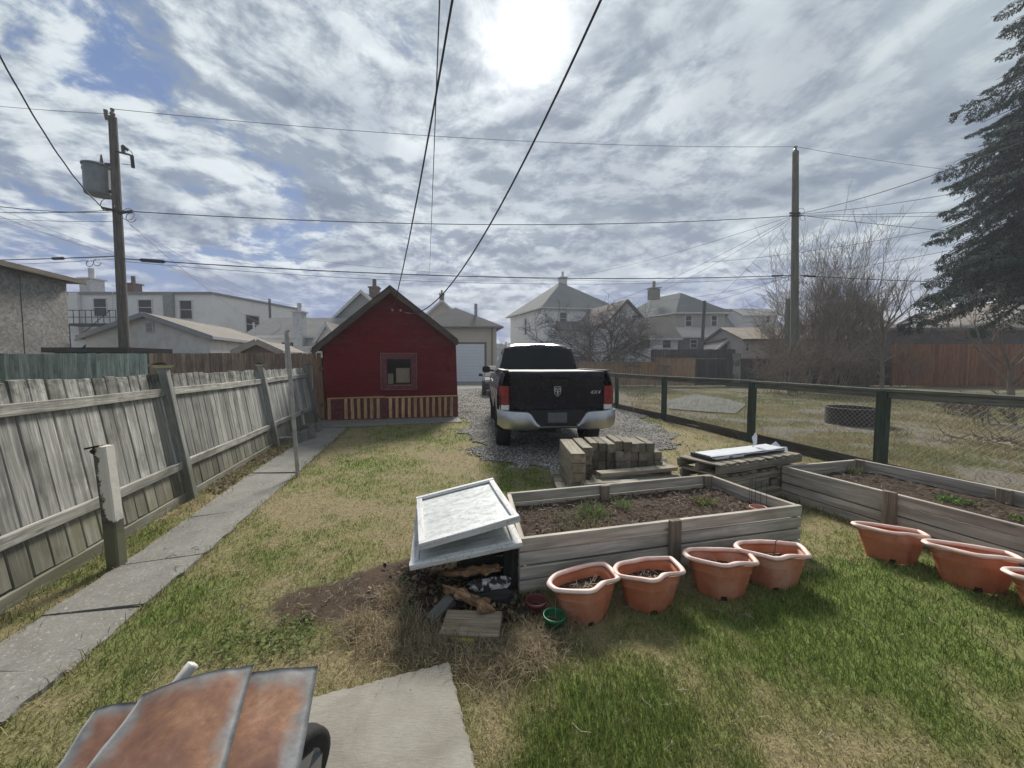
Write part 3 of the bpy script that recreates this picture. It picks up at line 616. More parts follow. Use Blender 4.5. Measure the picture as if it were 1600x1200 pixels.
# thin brace beside the third post
# stub of a painted post
stm, nt, bs = newmat('peeling_post'); q = N(nt); p = q.pos(); sx = q.n('ShaderNodeSeparateXYZ'); q.l(p, sx.inputs[0])
tcx = q.n('ShaderNodeTexCoord'); so = q.n('ShaderNodeSeparateXYZ'); q.l(tcx.outputs['Object'], so.inputs[0])
nz = q.noise(p, 14, 7, .7); f = q.math('ADD', q.math('MULTIPLY', nz, 0.9), q.mapr(sx.outputs[2], 0.28, 0.42, -1.0, 0.25))
f2 = q.math('ADD', f, q.mapr(so.outputs[1], -0.05, 0.07, -0.55, 0.2))
c = q.mix(q.mapr(q.noise(p, 30, 5, .7), .4, .6), (0.12, 0.11, 0.085), (0.06, 0.055, 0.045)); c = q.mix(q.mapr(sx.outputs[2], .3, .36, 1, 0), c, (0.13, 0.13, 0.08))
c = q.mix(q.mapr(f2, .38, .44), c, (0.66, 0.62, 0.56)); q.l(c, bs.inputs['Base Color']); bs.inputs['Roughness'].default_value = .7; q.bump(f2, .6, .01, bs)
sb = G(186, 886); st_ = D(160, 697, sb.y - .02)
po = plank('post_stub', V((sb.x, sb.y, -.05)), st_, .092, .092, stm, None, V((1, .15, 0)), ch=.01, warp=.008)
tag(po, 'short square post with peeling white paint standing at the path edge', 'post')
mb = MB(); mb.bar(st_ + V((-.075, -.055, -.01)), st_ + V((.03, -.055, .012)), .014, .012, UP); mb.bar(st_ + V((-.02, -.062, -.04)), st_ + V((-.005, -.062, -.02)), .03, .008, UP)
b_ = mb.build('bracket', plain('rusty_bracket', (0.05, 0.035, 0.03), .7, .5), po, world=True)
# clothesline pole
cb = G(466, 746); ct = D(448, 519, cb.y); mb = MB(); mb.tube([V((cb.x, cb.y, -.05)), ct], .026, 10); mb.tube([ct + V((0, 0, -.01)), ct + V((.0, 0, .01)), ct + V((.05, -.02, .02))], [.02, .02, .012], 8); mb.box(ct + V((.0, -.028, -.25)), (.03, .004, .5))
tag(recenter(mb.build('clothesline_pole', plain('pole_galv', (0.42, 0.41, 0.39), .5, .4, var=.3, scale=12))), 'thin leaning grey metal pole with bent top at the path edge', 'pole')
# concrete blocks by the fence end
blkm = plain('block_concrete', (0.23, 0.225, 0.21), .95, var=.35, scale=9, bump=.8)
for (px, py, sz, rz, lb) in ((455, 692, (.42, .22, .10), .3, 'low flat grey concrete block beside the metal pole'), (476, 688, (.20, .40, .2), -.24, 'upright hollow concrete block behind the metal pole'), (488, 676, (.2, .4, .2), -.24, 'farthest concrete block at the fence end by the red shed')):
    c0 = G(px, py); mb = MB(); x, y, z = sz
    if z > .15:
        mb.box((0, 0, z / 2), (x, .03, z)); mb.box((0, y / 2 - .015, z / 2), (x, .03, z)); mb.box((0, -y / 2 + .015, z / 2), (x, .03, z))
        for sx_ in (-1, 1): mb.box((sx_ * (x / 2 - .015), y / 4 - .0, z / 2), (.03, y / 2 - .062, z)); mb.box((sx_ * (x / 2 - .015), -y / 4, z / 2), (.03, y / 2 - .062, z))
    else: mb.box((0, 0, z / 2), sz); mb.box((0, 0, z + .012), (x * .9, y * .85, .02))
    o = mb.build('concrete_block', blkm, None, M=Matrix.Translation(c0) @ Matrix.Rotation(rz, 4, 'Z')); tag(o, lb, 'concrete block', 'concrete blocks by the fence end')
# brown gate panel between fence end and shed
BG = wood('brown_board', (0.17, 0.10, 0.055), (0.26, 0.16, 0.09), stain=(.07, .05, .035), stain_amt=.4)
gl_ = thing('fence_gate', 'narrow brown board gate between the grey fence and the red shed', 'gate', G(497, 660))
ga, gb = G(500, 659), G(513, 657); 
for k in range(2):
    p = ga.lerp(gb, (k + .4) / 2.0); pd = V((p.x, p.y + .05, 0)); w = (gb - ga).length / 2
    plank('board', pd + UP * .03, pd + UP * 1.75 + fnor * .05, w, .02, BG, gl_, RR)
for z in (.45, 1.45): plank('rail', ga + UP * z + V((0, .02, 0)), gb + UP * z + V((0, .02, 0)), .09, .03, BG, gl_, UP)

# ------------------------------------------------------------------ raised beds
BW = wood('bed_board', (0.38, 0.34, 0.285), (0.58, 0.53, 0.46), stain=(0.22, 0.17, 0.125), stain_amt=.45, streak=.35, vary=(.82, 1.12), grain=12)
BS = wood('bed_stake', (0.20, 0.16, 0.12), (0.31, 0.26, 0.205), stain=(0.12, 0.09, 0.06))
soilm, nt, bs = newmat('bed_soil'); q = N(nt); p = q.pos(); n1_ = q.noise(p, 24, 8, .75)
c = q.ramp(n1_, [(.36, (0.035, 0.026, 0.02)), (.52, (0.085, 0.062, 0.048)), (.68, (0.16, 0.125, 0.10))]); q.l(c, bs.inputs['Base Color']); bs.inputs['Roughness'].default_value = 1.0; bs.inputs['Specular IOR Level'].default_value = .1; q.bump(n1_, 1.0, .03, bs)
def raised_bed(label, CN, rows, stakes, soilz, zt=.4):
    C0 = [V((p.x, p.y, 0)) for p in CN]; t = thing('raised_garden_bed', label, 'garden bed', sum(C0, V()) / 4)
    cen = sum(C0, V()) / 4; pw = zt / rows
    for i in range(4):
        a, b = C0[i], C0[(i + 1) % 4]; e = (b - a).normalized(); inn = V((-e.y, e.x, 0)); th = .038
        ext = 0.0 if i % 2 == 0 else -.04
        for k in range(rows):
            z = pw * (k + .5); j = random.uniform(-.004, .004)
            plank('plank', a - e * ext + inn * (.02 + j) + UP * z, b + e * ext + inn * (.02 + j) + UP * z, pw - .011, th, BW, t, UP, ch=.004, warp=.003)
    for (i, s_, side, ww) in stakes:
        a, b = C0[i], C0[(i + 1) % 4]; e = (b - a).normalized(); inn = V((-e.y, e.x, 0)); p = a.lerp(b, s_) + inn * (-.022 if side else .064)
        plank('stake', p - UP * .05, p + UP * (zt + (.012 if side else .0)), ww, .042, BS, t, e)
    nx, ny = 46, 22; rows_ = []
    for j in range(ny + 1):
        row = []
        for i in range(nx + 1):
            u = .022 + .956 * i / nx; v = .04 + .92 * j / ny; p = C0[0].lerp(C0[1], u).lerp(C0[3].lerp(C0[2], u), v)
            nn = mnoise.fractal(V((p.x * 5, p.y * 5, 3)), 1.0, 2, 4); row.append((p.x, p.y, soilz + .02 * nn + .012 * mnoise.noise(V((p.x * 30, p.y * 30, 1)))))
        rows_.append(row)
    mb = MB(); mb.grid(rows_); mb.build('soil', soilm, t, world=True, smooth=False)
    def sp(u, v): return C0[0].lerp(C0[1], u).lerp(C0[3].lerp(C0[2], u), v) + UP * (soilz + .01)
    return t, sp
bed1, sp1 = raised_bed('raised timber garden bed in front of the lumber stack, with weeds in dark soil', B1, 4, [(0, .49, 1, .09), (2, .57, 0, .09), (2, .03, 0, .09)], .27)
bed2, sp2 = raised_bed('raised timber garden bed by the chain link fence, cut by the photo edge', [B2[0], B2[1], B2[2], B2[3]], 4, [(0, .40, 1, .10), (2, .52, 0, .1), (2, .98, 0, .1)], .27)
def tuft(name, c, n, h, label, cat='weed', spread=.05, col=(0.12, 0.17, 0.06), lean=(.3, 1.2), group=None, w=.006):
    P = rng.normal(0, spread, (n, 2)); o = blades(name, P, np.ones(n), rng.uniform(.4, 1, n) * h, np.full(n, w), rng.uniform(*lean, n), bm_, col=np.array(col) * rng.uniform(.5, 1.6, n)[:, None])
    o.location = c; MW[o.name] = Matrix.Translation(c); return tag(o, label, cat, group)
tuft('grass_tuft', sp1(.30, .55), 170, .16, 'largest pale green grass tuft left of centre in the near garden bed', 'grass tuft', .07)
tuft('grass_tuft', sp1(.22, .45), 120, .12, 'ragged mixed grass tuft towards the window frames in the near garden bed', 'grass tuft', .10, (.16, .17, .08))
tuft('grass_tuft', sp1(.46, .66), 90, .13, 'small upright grass tuft at the middle of the near garden bed', 'grass tuft', .04, (.15, .2, .08))
tuft('grass_tuft', sp1(.27, .3), 130, .10, 'dry straw tuft near the front boards of the near garden bed', 'grass tuft', .10, (.22, .19, .11))
tuft('strawberry_plant', sp1(.80, .55), 110, .05, 'flat yellow-green plant at the far right in the near garden bed', 'plant', .05, (.16, .18, .06), w=.02)
tuft('grass_tuft', sp2(.05, .78), 70, .16, 'grass tuft in the far corner of the bed by the chain link fence', 'grass tuft', .05, (.15, .17, .08))
tuft('strawberry_plant', sp2(.43, .60), 150, .05, 'bright green low plant beside the inner stake in the bed by the chain link fence', 'plant', .06, (.11, .17, .05), w=.02)
tuft('strawberry_plant', sp2(.60, .52), 60, .045, 'second green plant nearer the photo edge in the bed by the chain link fence', 'plant', .05, (.13, .18, .05), w=.02)
mb = MB()
for f_, n_ in ((sp1, 260), (sp2, 110)):
    for _ in range(n_):
        p = f_(random.uniform(.03, .97), random.uniform(.06, .94)) + UP * .012; a = random.uniform(0, 6.28); l_ = random.uniform(.015, .07); mb.tube([p, p + V((math.cos(a) * l_ * .5, math.sin(a) * l_ * .5, random.uniform(0, .02))), p + V((math.cos(a + .5) * l_, math.sin(a + .5) * l_, 0))], .0022, 3, caps=False)
tag(mb.build('soil_litter', MATS['twig_pale']), 'pale dry stalks lying on the soil of the raised beds', 'twigs', kind='stuff')
vs, fs, cs = [], [], []
for f_, n_ in ((sp1, 800), (sp2, 350)):
    for _ in range(n_): flake(f_(random.uniform(.03, .97), random.uniform(.06, .94)) + UP * random.uniform(0.005, .02), random.uniform(.008, .022), np.array([.09, .065, .048]) * random.uniform(.25, 2.0))
o = bpy.data.objects.new('bed_crumbs', attr_mesh('bed_crumbs', np.array(vs), np.array(fs), np.array(cs), bm_)); link(o, None, Matrix.Identity(4)); tag(o, 'crumbs of bark and dead leaf on the soil of the raised beds', 'bark', kind='stuff')
# small pink pot with wires in the bed corner
def cone_pot(label, c, r0, r1, h, mat, filled=True, tilt=0, cat='pot', group=None):
    M = Matrix.Translation(c) @ Matrix.Rotation(tilt, 4, 'X'); t = thing('plant_pot', label, cat, group=group, M=M); n = 28
    prof = [(r0 * .0, 0.0), (r0, 0.0), (r1, h * .82), (r1 * 1.07, h * .83), (r1 * 1.1, h), (r1 * 1.01, h + .003), (r1 * .97, h - .004), (r1 * .93, h * .8), (r0 * .9, .012), (0.001, .012)]
    mb = MB(); mb.grid([[(r * math.cos(2 * math.pi * k / n), r * math.sin(2 * math.pi * k / n), z) for k in range(n)] for r, z in prof], closed=True); mb.build('body', mat, t, smooth=True)
    if filled:
        mb = MB(); r = r0 + (r1 - r0) * .45; pts = [(r * .93 * math.cos(2 * math.pi * k / n), r * .93 * math.sin(2 * math.pi * k / n), h * .5) for k in range(n)]; mb.add(pts + [(0, 0, h * .54)], [(k, (k + 1) % n, n) for k in range(n)]); mb.build('soil', soilm, t)
    return t
cone_pot('small pink pot sunk in the corner of the near garden bed', sp1(.905, .20) - UP * .055, .05, .065, .11, plain('pot_pink', (.5, .25, .2), .5))
mb = MB(); c0 = sp1(.95, .3)
for k in range(5): p = c0 + V((.035 * k - .08, .03 * math.sin(k), 0)); mb.tube([p, p + UP * random.uniform(.24, .3)], .0018, 4)
tag(recenter(mb.build('plant_support', plain('wire_dark', (.06, .05, .045), .5, .5))), 'thin upright wires stuck in the corner of the near garden bed', 'wire support')
cone_pot('small empty dark red plastic pot beside the green pot', G(838, 962), .042, .062, .105, plain('pot_maroon', (.16, .045, .045), .45), filled=True)
gp_ = cone_pot('small round green plastic pot standing in the straw', G(866, 988), .044, .062, .11, plain('pot_green', (.015, .12, .05), .4), filled=True)
mb = MB(); p = G(866, 988); mb.tube([p + V((.01, 0, .05)), p + V((.005, 0, .2))], .0016, 4); mb.build('stem', MATS['twig_pale'], gp_, world=True)
# ------------------------------------------------------------------ terracotta planters
def catmull(pts, n=5):
    out = []; k = len(pts)
    for i in range(k):
        p0, p1, p2, p3 = (V(pts[(i + j - 1) % k]) for j in range(4))
        for s_ in range(n):
            t = s_ / n; out.append(.5 * ((2 * p1) + (p2 - p0) * t + (2 * p0 - 5 * p1 + 4 * p2 - p3) * t * t + (3 * p1 - p0 - 3 * p2 + p3) * t ** 3))
    return out
terr, nt, bs = newmat('terracotta_plastic'); q = N(nt); v_ = q.objvec((1, 1, 1)); sx = q.n('ShaderNodeSeparateXYZ'); q.l(v_, sx.inputs[0])
nn = q.noise(v_, 7, 6, .6); c = q.ramp(nn, [(.35, (0.43, 0.135, 0.065)), (.65, (0.50, 0.19, 0.10))]); c = q.mix(q.mapr(q.noise(v_, 3.2, 4, .6), .52, .68, 0, .55), c, (.56, .34, .25))
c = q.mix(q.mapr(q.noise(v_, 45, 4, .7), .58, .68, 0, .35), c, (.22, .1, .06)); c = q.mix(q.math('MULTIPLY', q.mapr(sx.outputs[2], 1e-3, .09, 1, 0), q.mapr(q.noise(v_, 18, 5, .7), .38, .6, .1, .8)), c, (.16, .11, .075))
q.l(c, bs.inputs['Base Color']); bs.inputs['Roughness'].default_value = .6; bs.inputs['Specular IOR Level'].default_value = .2
rimm = plain('rim_pale', (0.78, 0.60, 0.53), .5, col2=(.70, .45, .37), scale=9, bump=.1)  # rim is a paler pink than the planter body
OUT = [(-.232, -.005), (-.222, .06), (-.15, .115), (-.02, .138), (.12, .132), (.212, .112), (.232, .09), (.224, .0), (.208, -.065), (.178, -.088), (.10, -.086), (.055, -.100), (.0, -.126), (-.035, -.132), (-.075, -.122), (-.205, -.045)]
def planter(label, px, py, rz, sc=1.0, fill=True, tilt=(0, 0), stick=False):
    wrp = random.uniform(0, 50); sc = (sc, sc * random.uniform(.95, 1.05), sc * random.uniform(.97, 1.04))
    c0 = G(px, py); M = Matrix.Translation(c0) @ Matrix.Rotation(rz, 4, 'Z') @ Matrix.Rotation(tilt[0], 4, 'X') @ Matrix.Rotation(tilt[1], 4, 'Y') @ Matrix.Diagonal((*sc, 1))
    t = thing('planter', label, 'planter', group='terracotta planters against the garden beds', M=M)
    o2 = [p + p.normalized() * .009 * mnoise.noise(V((p.x * 9, p.y * 9, wrp))) for p in catmull([(x, y, 0) for x, y in OUT], 6)]; h = .215
    hexa = catmull([(-.18, .01, 0), (-.12, .085, 0), (0, .1, 0), (.12, .085, 0), (.18, .01, 0), (.11, -.065, 0), (0, -.085, 0), (-.11, -.07, 0)], 11)[:84]
    nO = len(o2)
    def nearest(p):      # the foot has flat facets: polygon in the direction of p
        a = math.atan2(p.y, p.x); k = 7; seg = 2 * math.pi / k; b = (a + math.pi / 2 + seg / 2) % seg - seg / 2; r = 1 / math.cos(b); return r
    rows = []
    for z, s_, fac in ((0, .60, .6), (.03, .63, .6), (.10, .72, .5), (.145, .775, .4), (.150, .80, .35), (.156, .80, .35), (.162, .785, .35), (.168, .81, .3), (.175, .80, .3), (h - .012, .90, .1)):
        row = []
        for p in o2:
            r = nearest(p); base = V((p.x, p.y * 1.0, 0)); pol = base.normalized() * (.17 * .85 * (r if r < 1.3 else 1.3) / .9); pol.x *= 1.12; row.append(tuple((base * s_).lerp(pol * (s_ / .75), fac) + V((0, 0, z))))
        rows.append(row)
    mb = MB(); mb.grid(rows, closed=True)
    inner = [tuple(V(p) * .955 if False else V((p[0] * .95, p[1] * .95, p[2]))) for p in rows[-1]]; low = [tuple(V((p[0] * .93, p[1] * .93, .12))) for p in rows[4]]; mb.grid([rows[-1], inner, low], closed=True)
    body = mb.build('body', terr, t, smooth=True)
    # rolled rim
    rows = []
    for a in range(9):
        q_ = 2 * math.pi * a / 8; rows.append([tuple(V((p.x, p.y, 0)) * (1 - .0) + V((p.x, p.y, 0)).normalized() * (-.012 + .018 * math.cos(q_)) + UP * (h + .014 * math.sin(q_) + .004)) for p in o2])
    mb = MB(); mb.grid(rows, closed=True); mb.build('rim', rimm, t, smooth=True)
    # dark block painted in as the shade of a notch in the foot
    mb = MB(); 
    for xx in (-.03,): mb.extrude([(xx - .022, -.115, .002), (xx + .022, -.115, .002), (xx + .016, -.115, .026), (xx - .016, -.115, .026)], (0, .04, 0))
    mb.build('notch_shade_block', plain('notch_shade', (.03, .012, .008), .9), t)
    if fill:
        pts = [(p[0] * .92, p[1] * .92, .125) for p in rows[0]]; pts = [(p.x * .76, p.y * .76, .152 + .012 * mnoise.noise(V((p.x * 30, p.y * 30, px)))) for p in o2]; mid = [(x * .5, y * .5, z + .006 + .008 * random.random()) for x, y, z in pts]; mb = MB(); mb.grid([pts, mid], closed=True); mb.add(mid, [tuple(range(len(mid)))])
        for _ in range(22):
            a = random.uniform(0, 6.28); r = random.uniform(0, .09); p = V((r * math.cos(a) * 1.3, r * math.sin(a) * .8, .17)); b = random.uniform(0, 6.28); l_ = random.uniform(.02, .07); mb.tube([p, p + V((math.cos(b) * l_, math.sin(b) * l_, random.uniform(-.01, .02)))], .002, 3, mi=1)
        mb.build('soil', [soilm, MATS['twig_pale']], t)
    if stick: mb = MB(); mb.tube([V((-.01, .0, .13)), V((.02, .01, .2)), V((.03, .02, .27)), V((.05, .0, .30))], [.004, .004, .003, .002], 5); mb.build('dead_stem', plain('stem_brown', (.14, .06, .035), .8), t)
    return t
planter('terracotta planter next to the green pot, leftmost of four at the near bed', 913, 958, .42, 1.05)
planter('terracotta planter second from the left in the row at the near bed', 1013, 942, .22, 1.06)
planter('terracotta planter third from the left at the near bed, overlapping the rearmost one', 1124, 924, .0, 1.07, tilt=(-.04, .03))
planter('terracotta planter holding a bare brown stem, at the near bed corner', 1205, 910, -.08, 1.07, stick=True)
planter('terracotta planter without a neighbour on its left at the bed by the chain link fence', 1390, 873, -.38, 1.04, fill=False, tilt=(-.13, .03))
planter('wide terracotta planter between two others at the bed by the chain link fence', 1518, 915, -.40, 1.10, fill=False, tilt=(-.13, .03))
planter('terracotta planter cut by the right photo edge', 1668, 974, -.4, 1.12, fill=False, tilt=(-.08, 0))
# ------------------------------------------------------------------ old window sashes
sashm, nt, bs = newmat('sash_paint'); q = N(nt); v_ = q.objvec((4, 40, 40)); c = q.mix(q.mapr(q.noise(v_, 1, 6, .7), .45, .68), (.62, .62, .62), (.36, .35, .33)); c = q.mix(q.mapr(q.noise(q.pos(), 50, 5, .75), .58, .64), c, (.22, .2, .17)); q.l(c, bs.inputs['Base Color']); bs.inputs['Roughness'].default_value = .7; q.bump(q.noise(v_, 1, 6, .7), .5, .004, bs)
glsm, nt, bs = newmat('hazy_pane'); q = N(nt); p = q.pos(); c = q.ramp(q.noise(q.objvec((3, 9, 9)), 1.6, 9, .72, .5), [(.34, (.34, .35, .34)), (.5, (.50, .52, .51)), (.66, (.62, .64, .63))]); q.l(c, bs.inputs['Base Color']); bs.inputs['Roughness'].default_value = .35; q.l(q.mapr(q.noise(p, 30, 5, .6), .3, .7, .15, .6), bs.inputs['Roughness'])
def sash(label, c0, c1, c3, th, rw):
    e1 = (c1 - c0).normalized(); w = (c1 - c0).length; e2 = c3 - c0; e2 = (e2 - e1 * e2.dot(e1)); h = e2.length; e2.normalize(); e3 = e1.cross(e2)
    if e3.z < 0: e3 = -e3
    M = Matrix((e1, e2, e3)).transposed().to_4x4(); M.translation = c0; t = thing('window_sash', label, 'window frame', M=M)
    W_ = lambda x, y, z: M @ V((x, y, z))
    z = -th / 2
    plank('rail', W_(0, rw / 2, z), W_(w, rw / 2, z), rw, th, sashm, t, e2); plank('rail', W_(0, h - rw / 2, z), W_(w, h - rw / 2, z), rw, th, sashm, t, e2)
    for x in (rw / 2, w - rw / 2): plank('stile', W_(x, rw + .001, z), W_(x, h - rw - .001, z), rw, th - .003, sashm, t, e1)
    for (xa, ya, xb, yb) in ((rw, rw + .006, w - rw, rw + .006), (rw, h - rw - .006, w - rw, h - rw - .006)): plank('glazing_bead', W_(xa, ya, -.012), W_(xb, yb, -.012), .012, .012, sashm, t, e2)
    mb = MB(); mb.box((w / 2, h / 2, -th * .55), (w - 2 * rw + .01, h - 2 * rw + .01, .005)); mb.build('pane', glsm, t)
    return t
sash('lower white window sash resting on the bed corner and the wood pile', G(640, 884, .345), G(816, 848, .425), G(643, 780, .40), .035, .055)
sash('upper smaller white window sash with hazy glass lying on the lower one', G(654, 851, .465), G(812, 806, .58), G(652, 776, .475), .045, .045)
# ------------------------------------------------------------------ wood pile under the sashes
PW = wood('pile_grey', (0.15, 0.145, 0.135), (0.25, 0.24, 0.225), stain=(.06, .055, .045)); PB = wood('pile_brown', (0.27, 0.205, 0.14), (0.42, 0.335, 0.25), stain=(.10, .07, .05), grain=20)
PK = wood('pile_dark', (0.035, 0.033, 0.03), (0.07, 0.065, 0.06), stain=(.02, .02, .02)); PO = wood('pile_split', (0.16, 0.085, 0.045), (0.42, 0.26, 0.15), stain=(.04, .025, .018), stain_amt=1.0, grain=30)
def tp(o, lb, cat='board', g=None): return tag(o, lb, cat, g)
def A(px, py, z): return G(px, py, z)
def uneven_log(name, a, b, w, t, mat, seed, jag=.25, n=15):
    a, b = V(a), V(b); L = (b - a); ln = L.length; L.normalize(); Wd = UP.cross(L).normalized(); T = L.cross(Wd); M = Matrix((L, Wd, T)).transposed().to_4x4(); M.translation = (a + b) / 2; rows = []
    for i in range(n):
        x = -ln / 2 + ln * i / (n - 1); s_ = (1 - .55 * (i == 0) - .5 * (i == n - 1)) * (1 + .3 * jag * random.uniform(-1, 1)); rows.append([(x + random.uniform(-.035, .035) * (i in (0, 1, n - 2, n - 1)), w / 2 * math.cos(q_) * s_ * (1 + jag * mnoise.noise(V((i * .45, j * 3.3, seed)))), t / 2 * math.sin(q_) * s_ * (1 + jag * mnoise.noise(V((i * .5, j * 3.7, seed + 5))))) for j, q_ in enumerate(np.linspace(0, 2 * np.pi, 10)[:-1])])
    mb = MB(); mb.grid(rows, closed=True); k = len(rows[0]); mb.f.append(tuple(range(k))[::-1]); mb.m.append(0); mb.f.append(tuple(range((n - 1) * k, n * k))); mb.m.append(0)
    return link(bpy.data.objects.new(name, mb.mesh(name, mat)), None, M)
tp(plank('grey_beam_offcut', A(672, 970, .03), A(706, 935, .10), .075, .05, PW, None, V((1, -.5, 0))), 'short grey beam offcut leaning at the left of the wood pile', 'beam')
tp(plank('brown_board', A(694, 975, .055), A(782, 979, .055), .19, .045, PB, None, V((0, 1, 0.12)), ch=.006), 'short wide brown board lying in front of the wood pile', 'board')
tp(uneven_log('split_wood', A(697, 918, .15), A(768, 953, .10), .085, .045, PO, 1, 1.1), 'splintered orange-brown wood chunk leaning on the brown board', 'firewood')
tp(uneven_log('split_wood', A(702, 896, .21), A(778, 888, .21), .09, .04, PO, 4, 1.1), 'splintered orange-brown wood chunk right under the window sashes', 'firewood')
birch = plain('birch_bark', (.55, .53, .50), .8, col2=(.03, .03, .028), f=(.48, .56), scale=22, stretch=(1, .3, 1), bump=.4)
tp(uneven_log('charred_log', A(738, 917, .12), A(792, 909, .12), .09, .08, birch, 7, .15), 'white and black scorched log at the right of the wood pile', 'firewood')
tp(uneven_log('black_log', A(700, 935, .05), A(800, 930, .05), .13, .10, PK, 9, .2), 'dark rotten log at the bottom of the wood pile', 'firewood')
crate = thing('wood_crate', 'dark old wooden crate under the window sashes', 'crate', A(755, 900, 0))
ca = G(722, 912); cb_ = G(806, 905); ce = (cb_ - ca).normalized(); cn = V((-ce.y, ce.x, 0))
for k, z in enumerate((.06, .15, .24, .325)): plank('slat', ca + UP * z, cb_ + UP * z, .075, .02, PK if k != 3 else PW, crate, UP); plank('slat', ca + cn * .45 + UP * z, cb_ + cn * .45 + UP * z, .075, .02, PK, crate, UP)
for s_ in (0.02, .98):
    for z in (.08, .22, .31): p = ca.lerp(cb_, s_); plank('slat', p + cn * .012 + UP * z, p + cn * .44 + UP * z, .09, .02, PK, crate, UP)
for s_ in (.04, .96): p = ca.lerp(cb_, s_) + cn * .035; plank('corner_post', p, p + UP * .34, .045, .045, PK, crate, ce)
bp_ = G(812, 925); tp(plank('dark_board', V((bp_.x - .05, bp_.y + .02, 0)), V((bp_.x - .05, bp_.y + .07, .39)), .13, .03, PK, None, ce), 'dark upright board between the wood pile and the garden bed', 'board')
tp(plank('grey_board', A(742, 945, .02), A(806, 932, .03), .07, .03, PW, None, V((0, 1, .3))), 'flat grey board end at the foot of the dark upright board', 'board')
mb = MB(); p0, p1 = A(706, 1002, .012), A(742, 1006, .012); rows = [[tuple(p0.lerp(p1, i / 6) + V((0, .022 * math.cos(q_), .018 + .018 * math.sin(q_)))) for q_ in np.linspace(0, 2 * np.pi, 9)[:-1]] for i in range(7)]; mb.grid(rows, closed=True)
tag(recenter(mb.build('yellow_bottle', plain('yellow_plastic', (.45, .36, .04), .5, var=.4, scale=20), smooth=True)), 'faded yellow plastic bottle half hidden under the brown board', 'bottle')
for (px, py, h_, lb) in ((640, 968, .12, 'pale leafy weed left of the grey beam offcut'), (628, 915, .07, 'tiny white-tipped weed on the dark soil')):
    tuft('weed', G(px, py) + UP * .02, 26, h_, lb, 'weed', .02, (.22, .26, .14), (.4, 1.3), w=.008)

vs, fs, cs = [], [], []
for px, py, rad, n_ in ((720, 950, .28, 700), (660, 915, .25, 500), (780, 965, .18, 350), (750, 905, .2, 300)):
    c0 = G(px, py)
    for _ in range(n_): flake(c0 + V((random.gauss(0, rad * .5), random.gauss(0, rad * .5), random.uniform(.01, .05))), random.uniform(.006, .026), np.array(random.choice([(.16, .10, .06), (.05, .04, .03), (.04, .035, .03), (.30, .22, .14)])) * random.uniform(.5, 1.3))
o = bpy.data.objects.new('bark_chips', attr_mesh('bark_chips', np.array(vs), np.array(fs), np.array(cs), bm_)); link(o, None, Matrix.Identity(4)); tag(o, 'dark bark chips and rotten splinters around the wood pile', 'bark', kind='stuff')
# ------------------------------------------------------------------ lumber stack
TE = plain('timber_end', (.22, .19, .14), .95, col2=(.12, .105, .08), scale=14, bump=.5, vary=(.6, 1.3))
TW = wood('timber_treated', (0.215, 0.19, 0.145), (0.34, 0.305, 0.24), stain=(0.13, 0.135, 0.095), stain_amt=.6, vary=(.72, 1.2), grain=18)
rown = ['bottom', 'second', 'third', 'fourth', 'top']; ts = .102
def timber(x, z, y0, y1, w, h, lb, g='stacked square timbers'):
    ax = -.03; jx = random.uniform(-.004, .004)
    o = plank('timber', V((x + jx, y0, z + h / 2)), V((x + jx + ax * (y1 - y0) + random.uniform(-.006, .006), y1, z + h / 2)), w - .006, h - .006, TW, None, V((1, 0, 0)), ch=.006, warp=.003, end=TE); return tag(o, lb, 'timber', g)
for k in range(5): timber(.762, k * .113, 4.36 + random.uniform(-.015, .015), 5.22, .175, .113, 'wide timber at the near left end of the lumber stack, %s row' % rown[k])
for k in range(5): timber(.925, k * .115, 4.66 + random.uniform(-.03, .03), 5.25, .135, .115, 'medium wide timber behind the near left end of the lumber stack, %s row' % rown[k])
for i in range(9):
    n_ = 5 if i not in (3, 8) else (5 if i == 3 else 4); z = 0; hs = [.116] * 5
    if i in (3, 4): hs = [.122] * 5
    for k in range(n_):
        timber(1.06 + i * ts, z, 4.86 + random.uniform(-.05, .03) - (.03 if i in (3, 4) else 0), 5.26 + random.uniform(-.03, .05), ts - .003, hs[k], 'timber end in the %s row of the lumber stack, %s column of the main block' % (rown[k], ['leftmost', 'second', 'third', 'fourth', 'fifth', 'sixth', 'seventh', 'eighth', 'ninth'][i])); z += hs[k]
for k, (z) in enumerate((0.0, .1, .2)): timber(1.06 + 9 * ts, z, 4.8, 5.25, ts, .1, 'outermost timber at the right end of the lumber stack, %s row' % rown[k])
for k in range(3):
    o = plank('timber', V((.60 - .0 * k, 4.55 + .28 * k, .05)), V((.60, 4.80 + .28 * k, .05)), .12, .10, TW, None, V((1, 0, 0)), warp=.004); tag(o, '%s short timber offcut on the ground at the left foot of the lumber stack' % ['nearest', 'middle', 'farthest'][k], 'timber', 'short offcuts at the foot of the stack')
